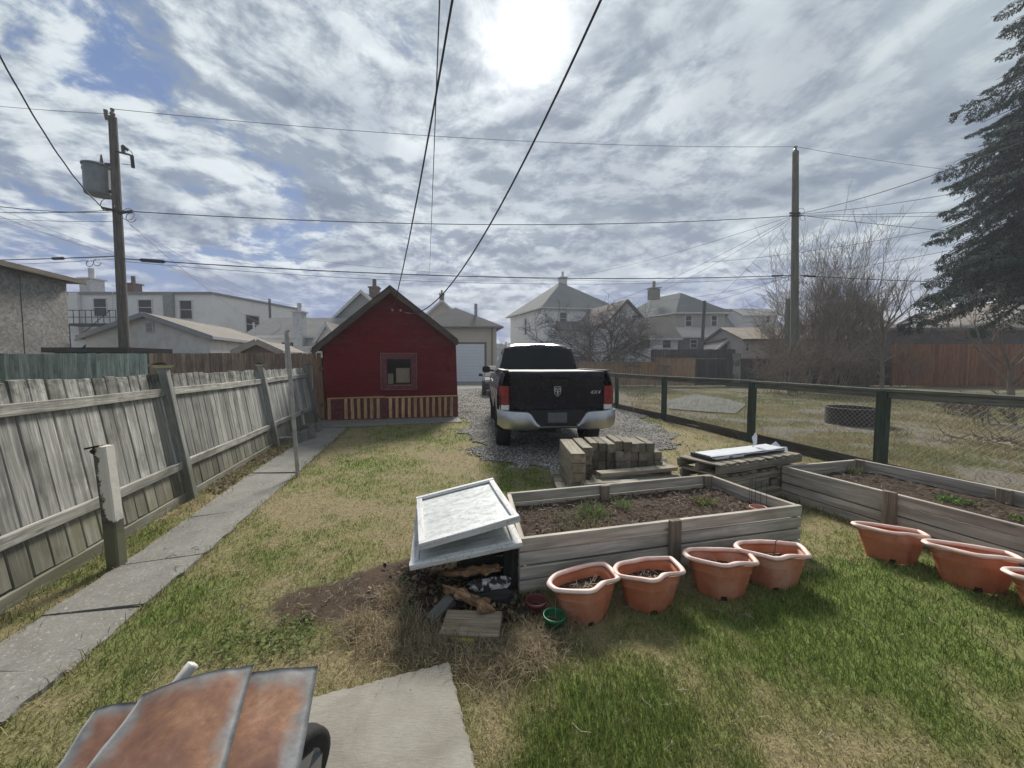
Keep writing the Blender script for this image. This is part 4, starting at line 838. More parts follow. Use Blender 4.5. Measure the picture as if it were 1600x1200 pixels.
# low layer in front, loose boards on it
for k in range(3):
    o = plank('timber', V((.95, 4.46 + .125 * k, .15)), V((2.02 + .05 * k, 4.50 + .125 * k, .15)), .115, .10, TW, None, V((0, 1, 0))); tag(o, '%s upper crosswise timber under the loose boards in front of the lumber stack' % ['nearest', 'middle', 'farthest'][k], 'timber', 'crosswise timbers under the loose boards')
    o = plank('timber', V((.9, 4.44 + .125 * k, .05)), V((2.0 + .05 * k, 4.46 + .125 * k, .05)), .115, .10, TW, None, V((0, 1, 0))); tag(o, '%s lower crosswise timber on the ground in front of the lumber stack' % ['nearest', 'middle', 'farthest'][k], 'timber', 'crosswise timbers under the loose boards')
def loose(a, b, w, t, lb, mt=None, wd=V((0, 1, 0))): return tag(plank('loose_board', a, b, w, t, mt or TW, None, wd), lb, 'board')
loose(V((1.02, 4.47, .295)), V((2.02, 4.72, .300)), .14, .045, 'long loose board lying across the front of the lumber stack')
loose(V((.80, 4.30, .225)), V((1.25, 4.36, .225)), .14, .05, 'short board end low at the front left of the lumber stack')
loose(V((1.18, 4.34, .225)), V((1.46, 4.36, .225)), .13, .045, 'short grey block of board under the long loose board', BW)
loose(V((1.42, 4.44, .222)), V((2.05, 4.56, .222)), .17, .03, 'pale wide board flat behind the far rim of the near garden bed', WW)
loose(V((.72, 4.18, .17)), V((1.12, 4.20, .17)), .15, .04, 'lowest board sticking out at the front left of the lumber stack', BW)
# ------------------------------------------------------------------ pallets, timbers underneath, wrapped pack
def pallet(A_, B_, Cc, Dd, ztop, hgt, label):
    """A-B short near-left end, B-C long front side"""
    t = thing('pallet', label, 'pallet', V((A_.x, A_.y, ztop - hgt))); e = (Cc - B_); e.z = 0; ln = e.length; e.normalize(); f_ = (A_ - B_); f_.z = 0; wd = f_.length; f_.normalize(); B0 = V((B_.x, B_.y, 0))
    for s_ in (.02, .5, .98):
        p = B0 + f_ * (wd * s_); plank('runner', p + UP * (ztop - hgt / 2 - .0), p + e * ln + UP * (ztop - hgt / 2), hgt - .045, .04, TW, t, UP)
    n_ = 9
    for k in range(n_):
        p = B0 + e * (ln * (k + .5) / n_) ; plank('deck_board', p - f_ * .01 + UP * (ztop - .009), p + f_ * (wd + .01) + UP * (ztop - .009), ln / n_ * .82, .018, TW, t, e)
        if k % 3 == 0: plank('bottom_board', p - f_ * .01 + UP * (ztop - hgt + .009), p + f_ * (wd + .01) + UP * (ztop - hgt + .009), ln / n_ * .82, .018, TW, t, e)
    return t
PA, PB_, PC, PD = G(1059, 713, .5), G(1122, 727, .5), G(1252, 708, .5), G(1198, 695, .5)
pallet(PA, PB_, PC, PD, .50, .13, 'upper wooden pallet carrying the white plastic-wrapped pack')
o_ = V((.05, .04, 0)); pallet(PA + o_, PB_ + o_, PC + o_ * .2, PD, .365, .13, 'lower wooden pallet under the one with the white pack')
pe = (PC - PB_).normalized(); pf = (PA - PB_).normalized()
tms = [((.1, .02), (.80, .02), .18, .1, 'long timber block under the pallets, nearest the garden bed corner'), ((.45, -.12), (.80, -.12), .10, .09, 'short timber block in front of the pallet stack'), ((.9, .05), (1.3, .05), .13, .1, 'timber block under the right end of the pallets'), ((.08, .25), (1.3, .25), .13, .11, 'timber lying under the middle of the pallets'), ((.08, .42), (1.3, .42), .13, .11, 'timber lying under the back of the pallets'), ((.1, .05), (1.3, .05), .03, .1, 'bottom timber on the ground under the pallets')]
for (a, b, z, h_, lb) in tms:
    pa = V((PB_.x, PB_.y, 0)) + pe * a[0] + pf * a[1] + UP * (z + .05 if z > .05 else .055); pb = V((PB_.x, PB_.y, 0)) + pe * b[0] + pf * b[1] + UP * (z + .05 if z > .05 else .055); tag(plank('timber', pa, pb, .10, h_, TW, None, UP), lb, 'timber')
wrapw = plain('wrap_white', (0.72, 0.73, 0.75), .28, var=.12, scale=5, bump=.35); wrapk = plain('wrap_dark', (0.028, 0.03, 0.038), .35, spec=.5)
q0, q1, q2, q3 = G(1082, 711, .51), G(1110, 720, .51), G(1226, 705, .51), G(1198, 698, .51)
we = (q2 - q1).normalized(); wl_ = (q2 - q1).length; wf = (q0 - q1); wf = (wf - we * wf.dot(we)); ww_ = wf.length; wf.normalize()
Mw = Matrix((we, wf, UP)).transposed().to_4x4(); Mw.translation = V((q1.x, q1.y, .505)); pack = thing('wrapped_pack', 'long flat white plastic-wrapped pack with dark printed edge on the upper pallet', 'package', M=Mw)
mb = MB(); mb.box((wl_ / 2, ww_ / 2, .022), (wl_, ww_, .040)); mb.build('core', wrapk, pack)
nx, ny = 26, 8; rows = []
for i in range(nx + 1):
    x = wl_ * (.02 + .985 * i / nx); row = []
    for j in range(ny + 1):
        y = -.006 + (ww_ + .01) * j / ny; z = .0475 + .006 * abs(mnoise.noise(V((x * 9, y * 16, 2)))) + (.0 if 0 < j < ny else -.018 - .004 * math.sin(x * 17)); row.append((x, y - (.003 if j == 0 else 0), z))
    rows.append(row)
mb = MB(); mb.grid(rows); sht = mb.build('wrap', wrapw, pack, smooth=True)
mb = MB(); mb.add([(wl_ * .05, -.0085, .012), (wl_ * .42, -.0085, .010), (wl_ * .42, -.0085, .036), (wl_ * .05, -.0085, .036)], [(0, 1, 2, 3)]); mb.build('printed_edge', wrapw, pack)
def text(name, body, size, M, mat, parent, ext=.0004, shear=0.0, bold=0.0):
    cu = bpy.data.curves.new(name, 'FONT'); cu.body = body; cu.size = size; cu.extrude = ext; cu.align_x = 'CENTER'; cu.align_y = 'CENTER'; cu.shear = shear; cu.space_character = 1.22; cu.offset = bold; cu.materials.append(mat); cu.resolution_u = 3
    tmp = bpy.data.objects.new('tmp', cu); C.objects.link(tmp); dg = bpy.context.evaluated_depsgraph_get(); me = bpy.data.meshes.new_from_object(tmp.evaluated_get(dg)); bpy.data.objects.remove(tmp)
    return link(bpy.data.objects.new(name, me), parent, M)
Mt = Matrix(((1, 0, 0), (0, 0, -1), (0, 1, 0))).to_4x4()
def facetext(name, body, size, loc, parent, mat, **k): return text(name, body, size, MW[parent.name] @ Matrix.Translation(loc) @ Mt, mat, parent, **k)
facetext('lettering', 'IKO', .032, (wl_ * .25, -.010, .022), pack, wrapk, bold=.0012)
# loose flaps of plastic
for k, (bx, pts) in enumerate(((.72, [(0, 0, 0), (.05, .02, .05), (.03, .03, .13), (.10, .03, .20), (.12, .02, .16), (.09, .0, .05)]), (.99, [(0, 0, 0), (.07, -.02, .05), (.14, -.04, -.02), (.24, -.05, -.03), (.2, -.09, -.07), (.08, -.08, -.06)]))):
    mb = MB(); P3 = [V((wl_ * bx, ww_ * .6, .045)) + V(p) * (.9 if k == 0 else 1) for p in pts]; mb.add(P3 + [p + V((0, .004, .002)) for p in P3], [tuple(range(6)), tuple(range(6, 12))[::-1]] + [(i, 6 + i, 6 + (i + 1) % 6, (i + 1) % 6) for i in range(6)]); mb.build('torn_flap', wrapw, pack)
# ------------------------------------------------------------------ chain link fence
GP = wood('green_post', (0.035, 0.055, 0.042), (0.07, 0.09, 0.07), stain=(.04, .045, .035), stain_amt=.5); GRl = wood('green_rail', (0.11, 0.12, 0.10), (0.20, 0.20, 0.17), stain=(.05, .06, .045), stain_amt=.7)
GB = wood('base_board', (0.06, 0.055, 0.045), (0.12, 0.105, 0.085), stain=(.04, .04, .03))
wire = plain('galv_wire', (0.30, 0.31, 0.31), .5, .5); 
cl = thing('chain_link_fence', 'chain link fence with square dark green posts and weathered top rail', 'fence', CF[0])
cs_ = [-13.5, -9.2, -5.9, -2.85, 0, (CF[1] - CF[0]).length, (CF[1] - CF[0]).length + 2.3, (CF[1] - CF[0]).length + 5.0]
cnor = V((-cdir.y, cdir.x, 0))
def cp3(s_, z, off=0): return V((CF[0].x, CF[0].y, 0)) + cdir * s_ + cnor * off + UP * z
for s_ in cs_: plank('post', cp3(s_, -.1), cp3(s_, 1.20 + random.uniform(-.01, .01)), .125 if s_ > 4 else .11, .115, GP, cl, cdir, ch=.008)
for a, b in zip(cs_[:-1], cs_[1:]):
    plank('top_rail', cp3(a + .0, 1.225), cp3(b, 1.225 + random.uniform(-.01, .01)), .09, .04, GRl, cl, cnor, warp=.008); plank('rail_face', cp3(a + .062, 1.155, .0), cp3(b - .062, 1.155, .0), .09, .035, GRl, cl, UP, warp=.006)
    plank('base_board', cp3(a + .06, .09, .01), cp3(b - .06, .09, .01), .2, .04, GB, cl, UP, warp=.012)
CDS = 1 if (cnor.dot(CF[0]) > 0) else -1
CDS = -CDS
mb = MB(); hh = 0.93; z0 = .18; dx = .07; s_ = cs_[0]
def strand(a, b, r=.0013):
    a, b = V(a), V(b); L = (b - a).normalized(); u = L.cross(cnor).normalized(); mb.add([a + u * r, a - u * r * .5 + cnor * r, a - u * r * .5 - cnor * r, b + u * r, b - u * r * .5 + cnor * r, b - u * r * .5 - cnor * r], [(0, 1, 4, 3), (1, 2, 5, 4), (2, 0, 3, 5)])
S0, S1 = cs_[0], cs_[-1]; s_ = S0 - hh
while s_ < S1:
    for sg in (1, -1):
        a, b = (s_, s_ + hh) if sg == 1 else (s_ + hh, s_); za, zb = z0, z0 + hh
        lo, hi = max(min(a, b), S0), min(max(a, b), S1)
        if hi > lo:
            fa = (lo - a) / (b - a) if sg == 1 else (hi - a) / (b - a); fb = (hi - a) / (b - a) if sg == 1 else (lo - a) / (b - a)
            strand(cp3(a + (b - a) * fa, za + (zb - za) * fa, -CDS * .07 + sg * .002), cp3(a + (b - a) * fb, za + (zb - za) * fb, -CDS * .07 + sg * .002))
    s_ += dx
mb.build('wire_mesh', wire, cl, world=True)['kind'] = 'stuff'
# ------------------------------------------------------------------ pickup truck
paint, nt, bs = newmat('truck_paint'); q = N(nt); bs.inputs['Base Color'].default_value = (.003, .0035, .010, 1); bs.inputs['Roughness'].default_value = .22; bs.inputs['Specular IOR Level'].default_value = .15; bs.inputs['Coat Weight'].default_value = .18; bs.inputs['Coat Roughness'].default_value = .05; q.l(q.mapr(q.noise(q.pos(), 3, 6, .7), .3, .7, .16, .38), bs.inputs['Roughness'])
chrome = plain('chrome', (.50, .505, .51), .33, 1.0, var=.25, scale=4); rubber = plain('rubber', (.018, .018, .018), .85, bump=.3, scale=14); blackp = plain('black_plastic', (.015, .015, .016), .5)
glass, nt, bs = newmat('tinted_glass'); bs.inputs['Base Color'].default_value = (.008, .013, .014, 1); bs.inputs['Roughness'].default_value = .05; bs.inputs['Specular IOR Level'].default_value = .13
redl = plain('lamp_red', (.26, .006, .012), .12, var=.35, scale=20, spec=.6, coat=.6); whl = plain('lamp_white', (.75, .72, .72), .15, coat=.5); dkm = plain('under_dark', (.02, .02, .02), .8); rimp = plain('wheel_silver', (.35, .36, .37), .35, .8)
TM = Matrix.Translation(V((.76, 6.28, 0))) @ Matrix.Rotation(.082, 4, 'Z')
tr = thing('pickup_truck', 'black pickup truck seen from behind on the gravel driveway', 'truck', M=TM)
RA, FAx = 1.22, 4.85
def wheelarch(y, base):
    for c0 in (RA, FAx):
        d = abs(y - c0)
        if d < .52: return max(base, .42 + math.sqrt(max(0, .52 ** 2 - d * d)))
    return base
rowsx = [(.0, .955), (.16, .985), (.36, 1.0), (.55, 1.0), (.72, .985), (.86, .955), (.96, .925), (1.0, .90)]
def ztop(y): return 1.46 + .012 * y if y < 2.08 else (1.34 if y < 4.3 else 1.34 - .05 * (y - 4.3) - .10 * max(0, (y - 5.1)) ** 2)
ys_ = [.10, .13, .18, .26, .4, .55] + [RA - .52 + .065 * k for k in range(17)] + [1.9, 2.06, 2.09, 2.4, 2.8, 3.2, 3.6, 4.0, 4.28] + [FAx - .52 + .065 * k for k in range(17)] + [5.45, 5.6, 5.7, 5.75]
for sx_ in (-1, 1):
    mb = MB(); rows = []
    for y in ys_:
        z0 = wheelarch(y, .55); zt = ztop(y); inset = .06 * max(0, 1 - (y - .10) / .13) ** 2 + .14 * max(0, (y - 5.5) / .25) ** 2; row = []
        for f_, x in rowsx:
            z = z0 + (zt - z0) * f_; k = (z - .55) / .9; xx = np.interp(k, [r[0] for r in rowsx], [r[1] for r in rowsx]); row.append((sx_ * (xx - inset), y, z))
        row.append((sx_ * (.78 - inset), y, zt + .004)); rows.append(row if sx_ > 0 else row[::-1])
    mb.grid(rows); mb.build('side_panel', paint, tr, smooth=True)
    # fender lip and inner arch
    for c0 in (RA, FAx):
        mb = MB(); A0 = [(sx_ * .985, c0 + .52 * math.cos(a), .42 + .52 * math.sin(a)) for a in np.linspace(0, math.pi, 14)]; mb.tube(A0, .016, 5); mb.grid([A0, [(sx_ * .6, y, z) for _, y, z in A0]]); mb.build('wheel_arch', blackp, tr)
    mb = MB(); mb.add([(sx_ * .80, .115, .80), (sx_ * .94, .105, .80), (sx_ * .94, .105, .62), (sx_ * .80, .115, .62)], [(0, 1, 2, 3)]); mb.build('corner_filler', paint, tr)
# tailgate with pressed shape
mb = MB(); rows = []
for z, yo in ((.74, .10), (.78, .085), (.86, .075), (.95, .078), (1.18, .078), (1.28, .072), (1.325, .060), (1.36, .058), (1.41, .060), (1.445, .075), (1.462, .11)):
    rows.append([(x, yo + .025 * (abs(x) / .8) ** 3 + (.0 if abs(x) < .79 else .02), z - .01 * (abs(x) / .8) ** 4) for x in np.linspace(-.80, .80, 17)])
mb.grid(rows); mb.build('tailgate', paint, tr, smooth=True)
mb = MB(); mb.box((0, 1.12, 1.452), (1.62, 2.0, .03), Z=V((0, -.012, 1))); mb.build('bed_cover', plain('cover_vinyl', (.03, .03, .033), .42, spec=.6, bump=.2, scale=3), tr)
for sx_ in (-1, 1):
    mb = MB(); mb.box((sx_ * .86, 1.1, 1.475), (.10, 1.98, .022), Z=V((0, -.012, 1))); mb.build('bed_rail', blackp, tr)
    # tail light
    def lampbody(z0, z1, mat, nm, par):
        mb = MB(); rows = []
        for k in range(7):
            z = z0 + (z1 - z0) * k / 6; rows.append([(sx_ * x, y, z) for x, y in ((.80, .112), (.815, .085), (.87, .078), (.925, .09), (.965, .13), (.982, .20), (.985, .30))][::1 if sx_ > 0 else -1])
        mb.grid(rows); return mb.build(nm, mat, par, smooth=True)
    tl = lampbody(.915, 1.225, redl, 'tail_light', tr); lampbody(.83, .912, whl, 'reverse_lens', tl)
    mb = MB()
    for z in (.83, .912, 1.0, 1.10, 1.225): mb.tube([(sx_ * .802, .108, z), (sx_ * .87, .073, z), (sx_ * .965, .124, z)], .004, 4)
    mb.build('lamp_bezel', blackp, tl)
# bumper with dropped step
def bz(x):
    a = abs(x); t_ = np.interp(a, [0, .33, .47, 1.02], [.585, .585, .80, .83]); b_ = np.interp(a, [0, .3, .5, .9, 1.02], [.535, .53, .50, .52, .60]); return b_, t_
mb = MB(); rows = []
for x in np.linspace(-1.0, 1.0, 41):
    b_, t_ = bz(x); yo = -.05 + .16 * max(0, (abs(x) - .70) / .30) ** 2.2; rows.append([(x, yo + .10, b_ - .0), (x, yo + .01, b_ + .005), (x, yo, b_ + .03), (x, yo - .012, (b_ + t_) / 2), (x, yo, t_ - .02), (x, yo + .015, t_), (x, yo + .12, t_ + .004)])
mb.grid(rows); mb.build('rear_bumper', chrome, tr, smooth=True)
mb = MB(); mb.box((0, .09, .69), (.92, .04, .26)); mb.box((0, .0, .578), (.62, .11, .02)); mb.build('bumper_step', blackp, tr)
mb = MB(); mb.box((0, .055, .70), (.32, .012, .17)); pl_ = mb.build('number_plate', plain('plate', (.10, .10, .105), .5, col2=(.16, .16, .165), scale=30), tr)
mb = MB(); mb.box((0, .047, .61), (.33, .006, .008)); mb.box((0, .047, .79), (.33, .006, .008)); mb.build('plate_frame', blackp, pl_)
# emblem: shield with a horned ram head
silv = plain('badge_silver', (.55, .56, .57), .3, .9); mb = MB(); sh = [(-.055, .085), (.055, .085), (.062, .05), (.052, -.035), (0, -.085), (-.052, -.035), (-.062, .05)]
mb.extrude([(x, .068, 1.13 + z) for x, z in sh], (0, -.006, 0)); em = mb.build('emblem', silv, tr); mb = MB(); mb.extrude([(x * .86, .061, 1.13 + z * .88) for x, z in sh], (0, -.003, 0)); mb.build('emblem_field', blackp, em)
mb = MB(); mb.extrude([(x, .057, 1.13 + z) for x, z in ((-.014, .022), (.014, .022), (.013, -.01), (.009, -.045), (0, -.058), (-.009, -.045), (-.013, -.01))], (0, -.004, 0))
for sx_ in (-1, 1): mb.tube([(sx_ * .008, .054, 1.162), (sx_ * .026, .054, 1.185), (sx_ * .043, .054, 1.172), (sx_ * .045, .054, 1.145), (sx_ * .032, .054, 1.125), (sx_ * .024, .054, 1.14)], [.009, .011, .010, .009, .007, .003], 6)
mb.build('ram_head', silv, em)
for k, chx in enumerate('4X4'): pass
facetext('badge_lettering', '4X4', .085, (.635, .068, 1.115), tr, silv, ext=.003, shear=.35, bold=.0008)
# cab
def quad(mb, a, b, c, d, n=6, bulge=V((0, 0, 0))):
    rows = []
    for i in range(n + 1):
        rows.append([V(a).lerp(V(b), j / n).lerp(V(d).lerp(V(c), j / n), i / n) + V(bulge) * (4 * (j / n) * (1 - j / n)) for j in range(n + 1)])
    mb.grid(rows)
def rail(z): return np.interp(z, [1.34, 1.97], [.885, .70])
secs = [(2.10, 1.30, .90), (2.10, 1.36, .885), (2.30, 1.88, .745), (2.36, 1.945, .71), (2.46, 1.975, .66)]
mb = MB(); nx = 14; prof = [(2.09, 1.30, .90), (2.11, 1.40, .875), (2.28, 1.93, .745), (2.34, 1.995, .715), (2.44, 2.04, .68), (2.7, 2.06, .66), (3.3, 2.065, .66), (3.75, 2.03, .66), (3.95, 1.96, .69), (4.30, 1.62, .80), (4.62, 1.33, .88)]
mb.grid([[(x * w, y - .03 * (1 - x * x) * (1 if y < 2.4 else (-1 if y > 3.8 else 0)), z - (.05 * abs(x) ** 5 if z > 1.97 else 0)) for x in np.linspace(-1, 1, nx)] for y, z, w in prof])
for sx_ in (-1, 1):
    L_ = [(sx_ * w, y, z - (.05 if z > 1.97 else 0)) for y, z, w in prof]; mb.add(L_, [tuple(range(len(L_)))])
cab = mb.build('cab', paint, tr, smooth=False)
mb = MB(); mb.grid([[(x * w, y - .03 * (1 - x * x) - .008, z) for x in np.linspace(-1, 1, nx)] for y, z, w in ((2.106, 1.40, .815), (2.19, 1.66, .745), (2.278, 1.925, .675))]); rg = mb.build('rear_window', glass, tr, smooth=True)
mb = MB(); mb.box((-.70, 2.095, 1.46), (.05, .004, .035)); mb.build('window_sticker', whl, rg)
mb = MB(); mb.box((0, 2.31, 1.998), (.36, .02, .035)); bl = mb.build('brake_light', redl, tr); mb = MB(); 
for sx_ in (-1, 1): mb.box((sx_ * .12, 2.298, 1.998), (.075, .012, .024))
mb.build('cargo_lamp', whl, bl)
for sx_ in (-1, 1):
    for (y0, y1, y0t, y1t) in ((2.22, 3.05, 2.42, 3.05), (3.12, 4.42, 3.12, 3.86)):
        mb = MB(); mb.add([(sx_ * .893, y0, 1.38), (sx_ * .893, y1, 1.38), (sx_ * .725, y1t, 1.93), (sx_ * .715, y0t, 1.93)], [(0, 1, 2, 3)]); mb.build('side_window', glass, tr)
    mb = MB(); rows = []
    for a in np.linspace(0, 2 * math.pi, 13)[:-1]: rows.append(a)
    ell = [(sx_ * 1.12 + .105 * math.copysign(abs(math.cos(a)) ** .6, math.cos(a)), 0, 1.44 + .085 * math.copysign(abs(math.sin(a)) ** .6, math.sin(a))) for a in rows]
    mb.grid([[(x, 3.92, z) for x, _, z in ell], [(x, 4.0, z) for x, _, z in ell], [(sx_ * 1.12 + (x - sx_ * 1.12) * .6, 4.09, 1.44 + (z - 1.44) * .6) for x, _, z in ell]], closed=True); mb.f.append(tuple(range(12))); mb.m.append(0); mb.bar((sx_ * .9, 4.0, 1.40), (sx_ * 1.05, 4.0, 1.42), .05, .05)
    mr = mb.build('mirror', blackp, tr, smooth=False); mb = MB(); mb.add([(sx_ * 1.12 + (x - sx_ * 1.12) * .85, 3.915, 1.44 + (z - 1.44) * .85) for x, _, z in ell], [tuple(range(12))]); mb.build('mirror_glass', glass, mr)
    mb = MB(); mb.box((sx_ * 1.0, 2.55, 1.2), (.03, .16, .035)); mb.box((sx_ * 1.0, 3.35, 1.2), (.03, .16, .035)); mb.build('door_handle', chrome, tr)
# hood, nose, underside, wheels
mb = MB(); mb.grid([[(x * .86, y, 1.345 - .05 * (y - 4.3) - .10 * max(0, y - 5.1) ** 2 + .05 * (1 - x * x)) for x in np.linspace(-1, 1, 9)] for y in (4.25, 4.6, 5.0, 5.4, 5.65, 5.75)]); mb.build('hood', paint, tr, smooth=True)
mb = MB(); mb.box((0, 5.72, .95), (1.55, .10, .55)); mb.build('grille', blackp, tr); mb = MB(); mb.box((0, 5.80, .62), (1.9, .14, .26)); mb.build('front_bumper', chrome, tr)
mb = MB(); mb.box((0, 2.9, .62), (1.5, 5.2, .14)); mb.bar((-.75, RA, .42), (.75, RA, .42), .12, .12); mb.box((0, RA, .42), (.32, .3, .28)); mb.bar((-.75, FAx, .42), (.75, FAx, .42), .12, .12); mb.tube([(.45, .25, .5), (.5, .8, .48), (.4, 2.6, .45)], .035, 8); mb.box((-.3, .55, .5), (.6, .5, .18)); mb.box((0, .12, .5), (.08, .3, .08)); mb.build('chassis', dkm, tr)
def wheel(M, parent, r=.405, w=.27, rimr=.23):
    n = 28; prof = [(rimr, -w * .5), (r * .86, -w * .5), (r * .97, -w * .42), (r, -w * .25), (r, w * .25), (r * .97, w * .42), (r * .86, w * .5), (rimr, w * .5)]
    mb = MB(); mb.grid([[(x, rr_ * math.cos(2 * math.pi * k / n), rr_ * math.sin(2 * math.pi * k / n)) for rr_, x in prof] for k in range(n + 1)])
    wh = link(bpy.data.objects.new('wheel', mb.mesh('wheel', rubber, True)), parent, M); wh.name = 'wheel'
    mb = MB(); mb.grid([[(x, rr_ * math.cos(2 * math.pi * k / n), rr_ * math.sin(2 * math.pi * k / n)) for rr_, x in ((0.001, w * .30), (.07, w * .32), (.075, w * .2), (rimr * .8, w * .28), (rimr, w * .46), (rimr, -w * .46))] for k in range(n + 1)])
    for k in range(5):
        a = 2 * math.pi * k / 5; mb.bar((w * .33, .05 * math.cos(a), .05 * math.sin(a)), (w * .36, rimr * .95 * math.cos(a), rimr * .95 * math.sin(a)), .06, .03, V((0, -math.sin(a), math.cos(a))))
    link(bpy.data.objects.new('rim', mb.mesh('rim', rimp, False)), wh, M); return wh
for y in (RA, FAx):
    for sx_ in (-1, 1): wheel(TM @ Matrix.Translation((sx_ * .845, y, .405)) @ Matrix.Rotation(0 if sx_ > 0 else math.pi, 4, 'Z'), tr)
# ------------------------------------------------------------------ grey car parked beyond the truck
CMt = Matrix.Translation(V((-.80, 22.6, 0))) @ Matrix.Rotation(math.pi + .06, 4, 'Z'); car = thing('parked_car', 'dark grey car partly hidden behind the left side of the black truck', 'car', M=CMt)
cpn = plain('car_grey', (.022, .024, .028), .7, .0, spec=.15); st = [(0, .35, .70, .80), (.08, .3, .95, .86), (.6, .25, 1.0, .90), (1.2, .25, .98, .91), (3.2, .25, .92, .91), (4.3, .28, .80, .86), (4.55, .35, .62, .74)]
mb = MB(); mb.grid([[(-w * .9, y, zb), (-w, y, zb + .12), (-w, y, (zb + zt) / 2), (-w * .95, y, zt - .05), (-w * .85, y, zt), (w * .85, y, zt), (w * .95, y, zt - .05), (w, y, (zb + zt) / 2), (w, y, zb + .12), (w * .9, y, zb)] for y, zb, zt, w in st]); mb.f += [tuple(range(10))[::-1], tuple(range(60, 70))]; mb.m += [0, 0]; mb.build('body', cpn, car, smooth=False)
cs2 = [(.45, .98, .80), (1.05, 1.42, .62), (1.6, 1.47, .60), (2.3, 1.45, .61), (3.3, .95, .80)]; mb = MB(); mb.grid([[(-w, y, .93), (-w * 1.0, y, z - .02), (0, y, z), (w, y, z - .02), (w, y, .93)] for y, z, w in cs2]); mb.build('cabin', cpn, car)
mb = MB(); mb.add([(-.72, .50, 1.0), (.72, .50, 1.0), (.57, 1.0, 1.40), (-.57, 1.0, 1.40)], [(0, 1, 2, 3)]); mb.v = [(x, y - .02, z + .01) for x, y, z in mb.v]; mb.build('rear_window', glass, car)
for sx_ in (-1, 1):
    mb = MB(); mb.add([(sx_ * .83, .75, .97), (sx_ * .83, 2.9, .97), (sx_ * .66, 2.3, 1.38), (sx_ * .66, 1.15, 1.38)], [(0, 1, 2, 3)]); mb.build('side_window', glass, car)
    mb = MB(); mb.box((sx_ * .98, 2.75, 1.0), (.2, .12, .14)); mb.build('mirror', cpn, car); mb = MB(); mb.box((sx_ * .62, 4.5, .70), (.26, .12, .12)); mb.build('headlight', plain('lamp_grey', (.12, .12, .13), .4), car)
    for y in (.85, 3.6): wheel(CMt @ Matrix.Translation((sx_ * .80, y, .32)) @ Matrix.Rotation(0 if sx_ > 0 else math.pi, 4, 'Z'), car, .32, .2, .2)
# ------------------------------------------------------------------ wheelbarrow-like cart under rusty sheets
cart = thing('handcart', 'black-wheeled cart with a pale pipe handle under the rusty metal sheets', 'cart', G(300, 1250)); pv = plain('pipe_pale', (.60, .58, .54), .45, var=.25, scale=20); blk2 = blackp
ha, hb = G(303, 1036, .44), G(262, 1090, .36)
mb = MB(); dh = (hb - ha).normalized(); mb.tube([ha, ha - dh * .0 + dh * .004, hb, hb + dh * .3], [.010, .022, .022, .022], 14); mb.build('handle', pv, cart, world=True, smooth=True)
tb = G(300, 1300, .2); mb = MB(); q4 = [tb + V((x, y, 0)) for x, y in ((-.25, -.25), (.12, -.25), (.12, .12), (-.25, .12))]
mb.add([V((p.x, p.y, .22)) for p in q4] + [V((tb.x + (p.x - tb.x) * 1.15, tb.y + (p.y - tb.y) * 1.15, .43)) for p in q4], [(3, 2, 1, 0), (0, 1, 5, 4), (1, 2, 6, 5), (2, 3, 7, 6), (3, 0, 4, 7)]); mb.build('tray', plain('tray_green', (.05, .055, .05), .6), cart, world=True)
mb = MB()
for dx_ in (-.22, .18): mb.tube([(tb.x + dx_, tb.y - .15, 0), (tb.x + dx_, tb.y - .05, .23)], .014, 6)
mb.build('leg', blackp, cart, world=True)
wc = G(452, 1228, .16); Mwh = Matrix.Translation(wc) @ Matrix.Rotation(-.28, 4, 'Z') @ Matrix.Rotation(.12, 4, 'Y'); wheel(Mwh, cart, .165, .07, .11)
mb = MB(); mb.tube([(wc.x - .03, wc.y, .17), (tb.x + .1, tb.y, .24)], .014, 8); mb.build('axle', blackp, cart, world=True)
rust, nt, bs = newmat('rusty_sheet'); q = N(nt); tcx = q.n('ShaderNodeTexCoord'); uv = tcx.outputs['UV']; sx3 = q.n('ShaderNodeSeparateXYZ'); q.l(uv, sx3.inputs[0])
def edge(o_): return q.math('MINIMUM', o_, q.math('SUBTRACT', 1.0, o_))
e_ = q.math('MINIMUM', edge(sx3.outputs[0]), edge(sx3.outputs[1])); big = q.noise(q.objvec((3, 3, 3)), 1.6, 8, .62, .4); e_ = q.math('ADD', e_, q.math('MULTIPLY', q.math('SUBTRACT', big, .5), .42))
fin = q.noise(q.objvec((1, 1, 1)), 22, 8, .72); rc = q.ramp(q.noise(q.objvec((1, 1, 1)), 4.2, 8, .7, .3), [(.34, (.085, .042, .030)), (.46, (.13, .068, .048)), (.58, (.19, .10, .06)), (.70, (.27, .18, .12))])
rc = q.mix(q.mapr(fin, .5, .72, 0, .65), rc, (.09, .04, .03)); gc = q.ramp(fin, [(.35, (.095, .10, .105)), (.65, (.17, .175, .175))]); col = q.mix(q.mapr(e_, .03, .15), gc, rc); q.l(col, bs.inputs['Base Color'])
q.l(q.mapr(e_, .05, .15, .55, .75), bs.inputs['Roughness']); bs.inputs['Metallic'].default_value = .05; bs.inputs['Specular IOR Level'].default_value = .2; q.bump(fin, .3, .004, bs)
